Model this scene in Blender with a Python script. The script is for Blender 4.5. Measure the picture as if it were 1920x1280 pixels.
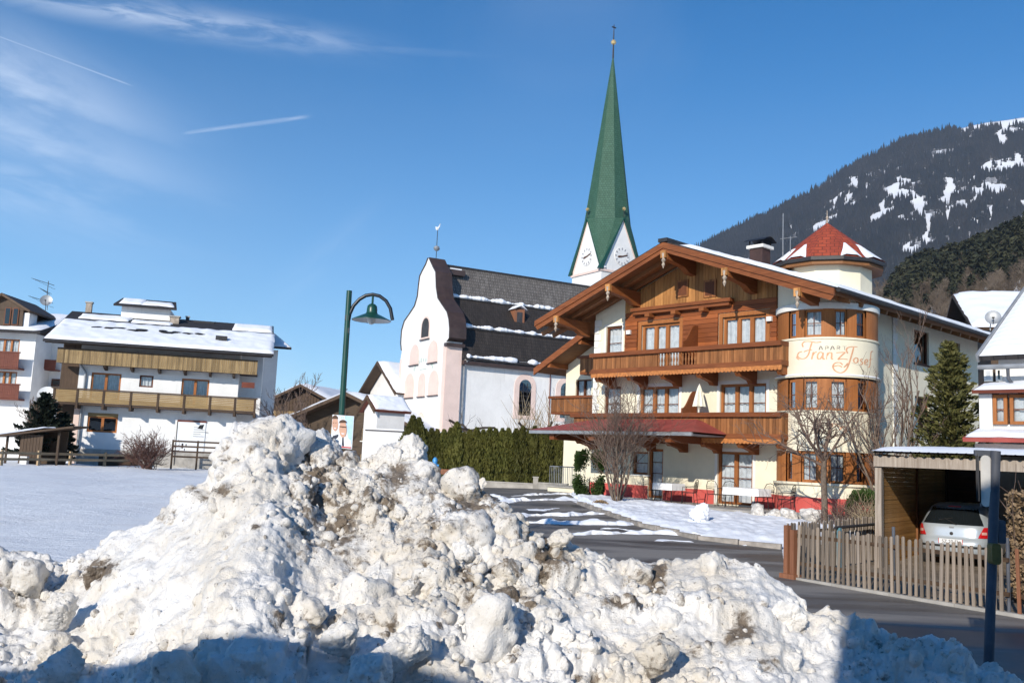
import bpy, bmesh, math, random
import numpy as np
from mathutils import Vector, Matrix
for o in list(bpy.data.objects): bpy.data.objects.remove(o)
SC = bpy.context.scene
COL = SC.collection
R_ = math.radians
rng = np.random.RandomState(7)
random.seed(7)

# ------------------------------------------------------------------ camera
F, PITCH, ROLL, EYE = 1725.0, .1254, .0446, 2.2
_cp, _sp = math.cos(PITCH), math.sin(PITCH)
FW = np.array([0, _cp, _sp]); _up = np.array([0, -_sp, _cp]); _rt = np.array([1., 0, 0])
RT = math.cos(ROLL)*_rt + math.sin(ROLL)*_up
UP = -math.sin(ROLL)*_rt + math.cos(ROLL)*_up
CAM = np.array([0, 0, EYE])
cd = bpy.data.cameras.new('camera'); co = bpy.data.objects.new('camera', cd); COL.objects.link(co)
cd.sensor_fit = 'HORIZONTAL'; cd.sensor_width = 36; cd.lens = F/1920*36
cd.clip_start = .1; cd.clip_end = 30000
co.matrix_world = Matrix([[RT[0], UP[0], -FW[0], 0], [RT[1], UP[1], -FW[1], 0], [RT[2], UP[2], -FW[2], EYE], [0, 0, 0, 1]])
SC.camera = co

# ------------------------------------------------------------------ light
SUN_AZ, SUN_EL = R_(205.5), R_(23)           # azimuth clockwise from +Y
SUNV = Vector((math.sin(SUN_AZ)*math.cos(SUN_EL), math.cos(SUN_AZ)*math.cos(SUN_EL), math.sin(SUN_EL)))
W = bpy.data.worlds.new('World'); SC.world = W; W.use_nodes = True
sl = bpy.data.lights.new('sun', 'SUN'); sl.energy = 3.8; sl.angle = R_(.5); sl.color = (1, .93, .82)
so = bpy.data.objects.new('sun', sl); COL.objects.link(so)
so.rotation_euler = SUNV.to_track_quat('Z', 'Y').to_euler(); so.location = (0, 0, 60)
SC.view_settings.view_transform = 'Standard'; SC.view_settings.look = 'None'
SC.view_settings.exposure = 0.32; SC.view_settings.gamma = 1; SC.view_settings.use_curve_mapping = False

def ray(px, py):
    d = FW*F + RT*(px-960) + UP*(640-py); return d
def atY(px, py, Y):
    d = ray(px, py); return CAM + d*(Y/d[1])
def sstep(a, b, x):
    t = np.clip((np.asarray(x, float)-a)/(b-a), 0, 1); return t*t*(3-2*t)
def zg(x, y):
    k = .42 + .33*sstep(-10, 4, x)
    return k*sstep(17, 40, y)
def gp(px, py, dz=0.):
    d = ray(px, py); z = 0.
    for _ in range(40):
        t = (z+dz-EYE)/d[2]; P = CAM + d*t; z = .5*z + .5*float(zg(P[0], P[1]))
    return P
def pix(P):
    d = np.asarray(P, float)-CAM; k = d@FW
    return 960+F*(d@RT)/k, 640-F*(d@UP)/k

# world: Nishita sky, cirrus veils and contrails given by their direction on the sky
nt = W.node_tree; N = nt.nodes; LK = nt.links
bg = N['Background']
sky = N.new('ShaderNodeTexSky'); sky.sky_type = 'NISHITA'; sky.sun_disc = False
sky.sun_elevation = SUN_EL; sky.sun_rotation = SUN_AZ; sky.altitude = 1500; sky.air_density = 1.0; sky.dust_density = .12; sky.ozone_density = 3.0
tc = N.new('ShaderNodeTexCoord')
def math_(op, a, b=None, c=None, nodes=None, links=None):
    n = (nodes or N).new('ShaderNodeMath'); n.operation = op
    for i, q in enumerate((a, b, c)):
        if q is None: continue
        if isinstance(q, (int, float)): n.inputs[i].default_value = q
        else: (links or LK).new(q, n.inputs[i])
    return n.outputs[0]
def dot_(v, vec):
    n = N.new('ShaderNodeVectorMath'); n.operation = 'DOT_PRODUCT'; LK.new(v, n.inputs[0]); n.inputs[1].default_value = vec
    return n.outputs['Value']
def mrange(x, a, b, c, d, sm=True):
    n = N.new('ShaderNodeMapRange'); n.interpolation_type = 'SMOOTHSTEP' if sm else 'LINEAR'
    LK.new(x, n.inputs['Value'])
    for k, q in zip(('From Min', 'From Max', 'To Min', 'To Max'), (a, b, c, d)): n.inputs[k].default_value = q
    return n.outputs[0]
DIR = tc.outputs['Generated']
def streak(p, q, wid, amt, soft0=.08, soft1=.2, nscale=None, nstr=1.0, detail=8):
    a = Vector(ray(*p)).normalized(); b = Vector(ray(*q)).normalized()
    n = a.cross(b).normalized(); t = (b-a).normalized(); L = (b-a).length; off = a.dot(t)
    s = math_('MULTIPLY_ADD', dot_(DIR, t), 1/L, -off/L)
    dist = math_('ABSOLUTE', dot_(DIR, n))
    if nscale:
        # noise stretched along the streak
        cx = N.new('ShaderNodeCombineXYZ')
        LK.new(math_('MULTIPLY', dot_(DIR, t), nscale*.22), cx.inputs[0]); LK.new(math_('MULTIPLY', dot_(DIR, n), nscale), cx.inputs[1])
        nz = N.new('ShaderNodeTexNoise'); nz.inputs['Scale'].default_value = 1; nz.inputs['Detail'].default_value = detail
        nz.inputs['Roughness'].default_value = .62; nz.inputs['Distortion'].default_value = .5
        LK.new(cx.outputs[0], nz.inputs['Vector']); nfac = mrange(nz.outputs['Fac'], .38, .72, 0, 1)
        dist = math_('ADD', dist, math_('MULTIPLY', math_('SUBTRACT', nz.outputs['Fac'], .5), wid*1.2))
    m = mrange(dist, 0, wid, 1, 0)
    m = math_('MULTIPLY', m, math_('MULTIPLY', mrange(s, -soft0, soft0, 0, 1), mrange(s, 1-soft1, 1+soft1*.3, 1, 0)))
    if nscale: m = math_('MULTIPLY', m, math_('ADD', math_('MULTIPLY', nfac, nstr), 1-nstr))
    return math_('MULTIPLY', m, amt)
masks = [streak((-120, 25), (258, 165), .0016, .3, .05, .1),
         streak((345, 250), (583, 218), .0034, .34, .06, .12, 150, .55),
         streak((20, -10), (720, 95), .026, .52, .25, .5, 60, .9),
         streak((500, 80), (960, 108), .006, .16, .3, .5, 60, .8),
         streak((-250, 60), (360, 320), .10, .72, .4, .75, 16, .85),
         streak((-250, 180), (420, 420), .11, .6, .4, .8, 14, .9),
         streak((-200, 300), (130, 350), .035, .3, .3, .35, 40, .8),
         streak((540, 540), (740, 380), .03, .10, .4, .5, 30, .95)]
tot = masks[0]
for m in masks[1:]: tot = math_('MAXIMUM', tot, m)
nz = N.new('ShaderNodeTexNoise'); nz.inputs['Scale'].default_value = 3.2; nz.inputs['Detail'].default_value = 7; nz.inputs['Distortion'].default_value = .8
LK.new(DIR, nz.inputs['Vector'])
tot = math_('MAXIMUM', tot, mrange(nz.outputs['Fac'], .55, .9, 0, .08))
sz = N.new('ShaderNodeSeparateXYZ'); LK.new(DIR, sz.inputs[0])
veil = mrange(sz.outputs[2], -.05, .48, .6, 0.)      # pale air low over the valley
hsv = N.new('ShaderNodeHueSaturation'); hsv.inputs['Saturation'].default_value = 1.4; hsv.inputs['Value'].default_value = 1.0
LK.new(sky.outputs[0], hsv.inputs['Color'])
mx = N.new('ShaderNodeMix'); mx.data_type = 'RGBA'
mv = N.new('ShaderNodeMix'); mv.data_type = 'RGBA'; LK.new(veil, mv.inputs[0]); LK.new(hsv.outputs[0], mv.inputs[6]); mv.inputs[7].default_value = (3.3, 5.3, 7.6, 1)
LK.new(tot, mx.inputs[0]); LK.new(mv.outputs[2], mx.inputs[6]); mx.inputs[7].default_value = (7.6, 8.3, 9.4, 1)
LK.new(mx.outputs[2], bg.inputs['Color']); bg.inputs['Strength'].default_value = .125

# ------------------------------------------------------------------ helpers
class Fr:
    """a building frame: u along its front (to the right), v inward"""
    def __init__(s, ox, oy, yaw):
        s.o = np.array([ox, oy, 0.]); s.yaw = yaw
        s.u = np.array([math.cos(yaw), -math.sin(yaw), 0]); s.v = np.array([math.sin(yaw), math.cos(yaw), 0])
    def h(s, px, py, v=0.):
        d = ray(px, py); t = (v-(CAM-s.o)@s.v)/(d@s.v); P = CAM+d*t
        return float((P-s.o)@s.u), float(P[2])
    def hu(s, px, py, u):
        d = ray(px, py); t = (u-(CAM-s.o)@s.u)/(d@s.u); P = CAM+d*t
        return float((P-s.o)@s.v), float(P[2])
    def w(s, u, v, z=0.):
        P = s.o+u*s.u+v*s.v; return np.array([P[0], P[1], z])
    def loc(s, P):
        d = np.asarray(P, float)-s.o; return float(d@s.u), float(d@s.v), float(P[2])

def tag(o, label, cat=None, group=None, kind=None):
    if label: o['label'] = label
    if cat: o['category'] = cat
    if group: o['group'] = group
    if kind: o['kind'] = kind
    return o
def thing(name, label, cat, loc=(0, 0, 0), rz=0, group=None):
    o = bpy.data.objects.new(name, None); COL.objects.link(o); o.empty_display_size = .2
    o.location = loc; o.rotation_euler = (0, 0, rz)
    return tag(o, label, cat, group)
def link(name, me, mat=None, parent=None, loc=None, rot=None, scale=None):
    o = bpy.data.objects.new(name, me); COL.objects.link(o)
    if mat is not None and not me.materials: me.materials.append(mat)
    if parent: o.parent = parent
    if loc is not None: o.location = loc
    if rot is not None: o.rotation_euler = rot
    if scale is not None: o.scale = scale
    return o
def autouv(me):
    n = len(me.loops)
    if n == 0: return
    co_ = np.empty(len(me.vertices)*3); me.vertices.foreach_get('co', co_); co_ = co_.reshape(-1, 3)
    li = np.empty(n, int); me.loops.foreach_get('vertex_index', li)
    nr = np.empty(len(me.polygons)*3); me.polygons.foreach_get('normal', nr); nr = nr.reshape(-1, 3)
    lt = np.empty(len(me.polygons), int); me.polygons.foreach_get('loop_total', lt)
    nr = np.repeat(nr, lt, 0)
    t = np.stack([-nr[:, 1], nr[:, 0], np.zeros(n)], 1); l = np.linalg.norm(t, axis=1)
    t[l < .05] = (1, 0, 0); t /= np.maximum(np.linalg.norm(t, axis=1, keepdims=True), 1e-6)
    b = np.cross(nr, t); p = co_[li]
    uv = np.stack([(p*t).sum(1), (p*b).sum(1)], 1)
    me.uv_layers.new(name='uv').data.foreach_set('uv', uv.ravel())
def npmesh(name, v, f, smooth=False, uv=False):
    me = bpy.data.meshes.new(name)
    v = np.asarray(v, float); f = np.asarray(f, int); k = f.shape[1]
    me.vertices.add(len(v)); me.vertices.foreach_set('co', v.ravel())
    me.loops.add(f.size); me.loops.foreach_set('vertex_index', f.ravel())
    me.polygons.add(len(f)); me.polygons.foreach_set('loop_start', np.arange(len(f))*k)
    me.update(calc_edges=True)
    if smooth: me.polygons.foreach_set('use_smooth', np.ones(len(f), bool))
    if uv: autouv(me)
    return me
class B:
    """collects shapes, then links them as one mesh"""
    def __init__(s, T=None): s.v = []; s.f = []; s.T = T
    def add(s, pts, faces):
        o = len(s.v)
        for p in pts: s.v.append(s.T(*p) if s.T else tuple(p))
        for f in faces: s.f.append([o+i for i in f])
        return s
    def poly(s, pts): return s.add(pts, [list(range(len(pts)))])
    def box(s, x0, x1, y0, y1, z0, z1):
        return s.add([(x0, y0, z0), (x1, y0, z0), (x1, y1, z0), (x0, y1, z0), (x0, y0, z1), (x1, y0, z1), (x1, y1, z1), (x0, y1, z1)],
                     [(0, 3, 2, 1), (4, 5, 6, 7), (0, 1, 5, 4), (1, 2, 6, 5), (2, 3, 7, 6), (3, 0, 4, 7)])
    def beam(s, p, q, w, h, up=(0, 0, 1)):
        p = Vector(p); q = Vector(q); d = (q-p).normalized(); u = Vector(up)
        sd = d.cross(u)
        if sd.length < 1e-4: sd = d.cross(Vector((1, 0, 0)))
        sd = sd.normalized()*(w/2); u = sd.cross(d).normalized()*(h/2)
        P = [p-sd-u, p+sd-u, p+sd+u, p-sd+u, q-sd-u, q+sd-u, q+sd+u, q-sd+u]
        return s.add([tuple(a) for a in P], [(0, 1, 2, 3), (7, 6, 5, 4), (0, 4, 5, 1), (1, 5, 6, 2), (2, 6, 7, 3), (3, 7, 4, 0)])
    def prism(s, poly, axis, a0, a1):
        def m(a, b, c):
            return {'y': (a, c, b), 'x': (c, a, b), 'z': (a, b, c)}[axis]
        n = len(poly)
        pts = [m(a, b, a0) for a, b in poly] + [m(a, b, a1) for a, b in poly]
        fs = [list(range(n)), list(range(2*n-1, n-1, -1))] + [(i, (i+1) % n, n+(i+1) % n, n+i) for i in range(n)]
        return s.add(pts, fs)
    def slab(s, quad, th):
        """a plate: quad of 3d points is its top face, th its thickness below"""
        q = [Vector(p) for p in quad]; n = (q[1]-q[0]).cross(q[-1]-q[0]).normalized()
        if n.z < 0: n = -n
        k = len(q)
        pts = [tuple(p) for p in q] + [tuple(p-n*th) for p in q]
        return s.add(pts, [list(range(k)), list(range(2*k-1, k-1, -1))] + [(i, k+i, k+(i+1) % k, (i+1) % k) for i in range(k)])
    def tube(s, pts, r, n=6, cap=True):
        pts = [Vector(p) for p in pts]; k = len(pts)
        rs = r if isinstance(r, (list, tuple)) else [r]*k
        base = []; prev = None
        for i, p in enumerate(pts):
            d = (pts[min(i+1, k-1)]-pts[max(i-1, 0)]).normalized()
            a = d.cross(Vector((0, 0, 1))) if prev is None else prev-d*prev.dot(d)
            if a.length < 1e-3: a = d.cross(Vector((1, 0, 0)))
            a.normalize(); prev = a; b = d.cross(a)
            for j in range(n):
                t = 2*math.pi*j/n; base.append(tuple(p+(a*math.cos(t)+b*math.sin(t))*rs[i]))
        fs = [(i*n+j, i*n+(j+1) % n, (i+1)*n+(j+1) % n, (i+1)*n+j) for i in range(k-1) for j in range(n)]
        if cap: fs += [list(range(n-1, -1, -1)), [(k-1)*n+j for j in range(n)]]
        return s.add(base, fs)
    def lathe(s, prof, n=16, c=(0, 0), a0=0., a1=2*math.pi, cap=False):
        full = abs(a1-a0-2*math.pi) < 1e-6; m = n if full else n+1
        pts = [(c[0]+r*math.cos(a0+(a1-a0)*j/n), c[1]+r*math.sin(a0+(a1-a0)*j/n), z) for r, z in prof for j in range(m)]
        fs = [(i*m+j, i*m+(j+1) % m, (i+1)*m+(j+1) % m, (i+1)*m+j) for i in range(len(prof)-1) for j in range(n)]
        if cap: fs += [list(range(m-1, -1, -1)), [(len(prof)-1)*m+j for j in range(m)]]
        return s.add(pts, fs)
    def mesh(s, name, smooth=False):
        me = bpy.data.meshes.new(name); me.from_pydata(s.v, [], s.f)
        bm = bmesh.new(); bm.from_mesh(me); bmesh.ops.recalc_face_normals(bm, faces=bm.faces); bm.to_mesh(me); bm.free()
        if smooth:
            me.polygons.foreach_set('use_smooth', np.ones(len(me.polygons), bool))
            try: me.set_sharp_from_angle(angle=R_(42))
            except Exception: pass
        autouv(me)
        return me
    def obj(s, name, mat, parent=None, smooth=False, kind=None, label=None):
        o = link(name, s.mesh(name, smooth), mat, parent)
        if kind: o['kind'] = kind
        if label: o['label'] = label
        return o

# numpy value noise
_P = rng.permutation(4096)
_G = rng.rand(4096)
def vnoise(p):
    p = np.asarray(p, float); i = np.floor(p).astype(int); f = p-i; f = f*f*f*(f*(f*6-15)+10)
    def hsh(a, b, c): return _G[_P[(_P[(_P[a & 4095]+b) & 4095]+c) & 4095]]
    x, y, z = i[..., 0], i[..., 1], i[..., 2]; fx, fy, fz = f[..., 0], f[..., 1], f[..., 2]
    r = 0
    for dx in (0, 1):
        for dy in (0, 1):
            for dz in (0, 1):
                r = r + hsh(x+dx, y+dy, z+dz)*(fx if dx else 1-fx)*(fy if dy else 1-fy)*(fz if dz else 1-fz)
    return r*2-1
def fbm(p, oct=4, gain=.5, lac=2.03, billow=False):
    p = np.asarray(p, float); a = 1.; r = 0; t = 0
    for k in range(oct):
        n = vnoise(p+k*17.3)
        r = r+a*((np.abs(n)*2-.6) if billow else n); t += a; a *= gain; p = p*lac
    return r/t

# ------------------------------------------------------------------ materials
class MT:
    def __init__(s, name):
        s.m = bpy.data.materials.new(name); s.m.use_nodes = True; s.nt = s.m.node_tree; s.n = s.nt.nodes; s.l = s.nt.links
        s.p = s.n['Principled BSDF']; s.out = s.n['Material Output']
    def new(s, t, **kw):
        n = s.n.new(t)
        for k, v in kw.items(): setattr(n, k, v)
        return n
    def setin(s, n, **kw):
        for k, v in kw.items():
            k = k.replace('_', ' ')
            if hasattr(v, 'is_output') : s.l.new(v, n.inputs[k])
            else: n.inputs[k].default_value = v
    def coord(s, kind):
        if kind == 'POS': return s.new('ShaderNodeNewGeometry').outputs['Position']
        return s.new('ShaderNodeTexCoord').outputs[{'OBJ': 'Object', 'UV': 'UV', 'GEN': 'Generated'}[kind]]
    def mapped(s, kind, scale):
        m = s.new('ShaderNodeMapping'); m.inputs['Scale'].default_value = scale; s.l.new(s.coord(kind), m.inputs['Vector']); return m.outputs[0]
    def noise(s, vec, scale, detail=5, rough=.6, dist=0.):
        n = s.new('ShaderNodeTexNoise'); s.setin(n, Vector=vec, Scale=scale, Detail=detail, Roughness=rough, Distortion=dist); return n.outputs['Fac']
    def mr(s, x, a, b, c=0., d=1., sm=True):
        n = s.new('ShaderNodeMapRange'); n.interpolation_type = 'SMOOTHSTEP' if sm else 'LINEAR'
        s.l.new(x, n.inputs['Value'])
        for k, q in zip(('From Min', 'From Max', 'To Min', 'To Max'), (a, b, c, d)): n.inputs[k].default_value = q
        return n.outputs[0]
    def mix(s, fac, a, b, blend='MIX'):
        n = s.new('ShaderNodeMix', data_type='RGBA', blend_type=blend)
        for i, q in ((0, fac), (6, a), (7, b)):
            if hasattr(q, 'is_output'): s.l.new(q, n.inputs[i])
            elif i == 0: n.inputs[0].default_value = q
            else: n.inputs[i].default_value = (*q[:3], 1)
        return n.outputs[2]
    def math(s, op, a, b=None):
        n = s.new('ShaderNodeMath', operation=op)
        for i, q in enumerate((a, b)):
            if q is None: continue
            if hasattr(q, 'is_output'): s.l.new(q, n.inputs[i])
            else: n.inputs[i].default_value = q
        return n.outputs[0]
    def bump(s, h, strength=.3, dist=.02):
        n = s.new('ShaderNodeBump'); s.setin(n, Height=h, Strength=strength, Distance=dist); s.l.new(n.outputs[0], s.p.inputs['Normal']); return n
    def fin(s, col, rough=.8, spec=.3, metal=0.):
        if hasattr(col, 'is_output'): s.l.new(col, s.p.inputs['Base Color'])
        else: s.p.inputs['Base Color'].default_value = (*col[:3], 1)
        if hasattr(rough, 'is_output'): s.l.new(rough, s.p.inputs['Roughness'])
        else: s.p.inputs['Roughness'].default_value = rough
        s.p.inputs['Specular IOR Level'].default_value = spec; s.p.inputs['Metallic'].default_value = metal
        return s.m
def mul(c, k): return tuple(min(1, x*k) for x in c)
def plain(name, c, rough=.7, var=.18, scale=3., bump=.15, bscale=60., spec=.3, metal=0., rnd=.0, c2=None):
    t = MT(name); pos = t.coord('OBJ')
    n1 = t.noise(pos, scale, 6)
    col = t.mix(t.mr(n1, .3, .7), mul(c, 1-var), c2 or mul(c, 1+var))
    if rnd:
        oi = t.new('ShaderNodeObjectInfo').outputs['Random']
        col = t.mix(1., col, t.mix(oi, (1-rnd,)*3, (1+rnd,)*3), 'MULTIPLY')
    if bump: t.bump(t.noise(pos, bscale, 4), bump, .01)
    return t.fin(col, rough, spec, metal)
def stucco(name, c, grime=(.35, .32, .27), g=.25):
    t = MT(name); pos = t.coord('OBJ')
    n1 = t.noise(pos, .9, 7, .65); st = t.noise(t.mapped('OBJ', (2.6, 2.6, .25)), 1.6, 6, .7)
    col = t.mix(t.mr(n1, .3, .75), mul(c, .93), mul(c, 1.05))
    col = t.mix(t.math('MULTIPLY', t.mr(st, .52, .85), g), col, grime)
    t.bump(t.noise(pos, 55, 4), .25, .012)
    return t.fin(col, .9, .2)
def wood(name, c1, c2, axis='x', board=0., spec=.25, rnd=.12, rough=.6, baxis='z', knots=True):
    """grain runs along axis; c1 to c2 between grain lines"""
    t = MT(name); sc = {'x': (.5, 9, 9), 'y': (9, .5, 9), 'z': (9, 9, .5)}[axis]
    v = t.mapped('OBJ', sc)
    n1 = t.noise(v, 2.2, 7, .65, .6); n2 = t.noise(t.coord('OBJ'), .7, 5)
    col = t.mix(t.mr(n1, .28, .72), c1, c2)
    col = t.mix(t.mr(n2, .35, .7, 0, .45), col, mul(c1, .72))
    if knots: col = t.mix(t.mr(t.noise(t.mapped('OBJ', tuple(x**.35*2 for x in sc)), 2.6, 2), .70, .80, 0, .6), col, mul(c1, .45))
    if board:
        sx = t.new('ShaderNodeSeparateXYZ'); t.l.new(t.coord('OBJ'), sx.inputs[0])
        if axis == 'x': iv = t.math('FLOOR', t.math('DIVIDE', sx.outputs[2], board))
        else: iv = t.math('ADD', t.math('FLOOR', t.math('DIVIDE', sx.outputs[0], board)), t.math('MULTIPLY', t.math('FLOOR', t.math('DIVIDE', sx.outputs[1], board)), 7.3))
        wn = t.new('ShaderNodeTexWhiteNoise', noise_dimensions='1D'); t.l.new(iv, wn.inputs['W'])
        col = t.mix(1., col, t.mix(wn.outputs['Value'], (.66, .64, .62), (1.3, 1.3, 1.28)), 'MULTIPLY')
    oi = t.new('ShaderNodeObjectInfo').outputs['Random']
    col = t.mix(1., col, t.mix(oi, (1-rnd,)*3, (1+rnd,)*3), 'MULTIPLY')
    t.bump(n1, .35, .006)
    return t.fin(col, rough, spec)
def shingle(name, c1, c2, mortar, bw=.18, bh=.12, rough=.7, spec=.3, bump=.5, var=None, big=None):
    t = MT(name); uv = t.coord('UV')
    b = t.new('ShaderNodeTexBrick'); b.offset = .5
    t.setin(b, Vector=uv, Scale=1., Mortar_Size=bh*.07, Brick_Width=bw, Row_Height=bh, Mortar_Smooth=.3, Bias=0.)
    b.inputs['Color1'].default_value = (*c1, 1); b.inputs['Color2'].default_value = (*c2, 1); b.inputs['Mortar'].default_value = (*mortar, 1)
    col = b.outputs['Color']
    col = t.mix(t.mr(t.noise(t.coord('OBJ'), .35, 6, .65), .3, .7, 0, .5), col, big or mul(c1, .6))
    col = t.mix(t.mr(t.noise(t.mapped('UV', (3, .4, 1)), 1.5, 6, .7), .45, .75, 0, .4), col, var or mul(c2, 1.5))
    t.bump(t.math('SUBTRACT', 1., b.outputs['Fac']), bump, .02)
    return t.fin(col, rough, spec)
def leafmat(name, c1, c2, rough=.6, trans=.25, scale=1.2):
    t = MT(name); oi = t.new('ShaderNodeObjectInfo').outputs['Random']
    n1 = t.noise(t.coord('POS'), scale, 4); n2 = t.noise(t.coord('POS'), 23., 2)
    col = t.mix(t.mr(n1, .35, .65), c1, c2); col = t.mix(t.mr(n2, .4, .65), col, mul(c2, 1.35))
    col = t.mix(1., col, t.mix(oi, (.66,)*3, (1.3,)*3), 'MULTIPLY')
    t.fin(col, rough, .25)
    d = t.new('ShaderNodeBsdfTranslucent'); t.l.new(col, d.inputs['Color'])
    ms = t.new('ShaderNodeMixShader'); ms.inputs[0].default_value = trans
    t.l.new(t.p.outputs[0], ms.inputs[1]); t.l.new(d.outputs[0], ms.inputs[2]); t.l.new(ms.outputs[0], t.out.inputs['Surface'])
    return t.m
def glassmat(name, tint=(.9, .92, .93), fac=.07):
    t = MT(name); t.n.remove(t.p)
    tr = t.new('ShaderNodeBsdfTransparent'); tr.inputs[0].default_value = (*tint, 1)
    gl = t.new('ShaderNodeBsdfGlossy'); gl.inputs['Roughness'].default_value = .02
    b = t.new('ShaderNodeBump'); t.setin(b, Height=t.noise(t.coord('OBJ'), 1.2, 1), Strength=.12, Distance=.05); t.l.new(b.outputs[0], gl.inputs['Normal'])
    fr = t.new('ShaderNodeFresnel'); fr.inputs[0].default_value = 1.5
    f = t.math('ADD', fr.outputs[0], fac-.04)
    ms = t.new('ShaderNodeMixShader'); t.l.new(f, ms.inputs[0]); t.l.new(tr.outputs[0], ms.inputs[1]); t.l.new(gl.outputs[0], ms.inputs[2])
    t.l.new(ms.outputs[0], t.out.inputs['Surface'])
    return t.m
def snowmat(name, dirt=0., c=(.86, .88, .92), sub=True):
    t = MT(name); pos = t.coord('POS')
    n1 = t.noise(pos, 1.3, 6); col = t.mix(t.mr(n1, .3, .7), mul(c, .95), c)
    h = t.math('ADD', t.math('MULTIPLY', t.noise(pos, 9., 6, .65), .7), t.math('MULTIPLY', t.noise(pos, 55., 4), .18))
    t.bump(h, .5, .03)
    if dirt: col = t.mix(t.mr(t.noise(pos, .8, 8, .7), .5, .75, 0, dirt), col, (.42, .36, .29))
    return t.fin(col, .7, .25)

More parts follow.
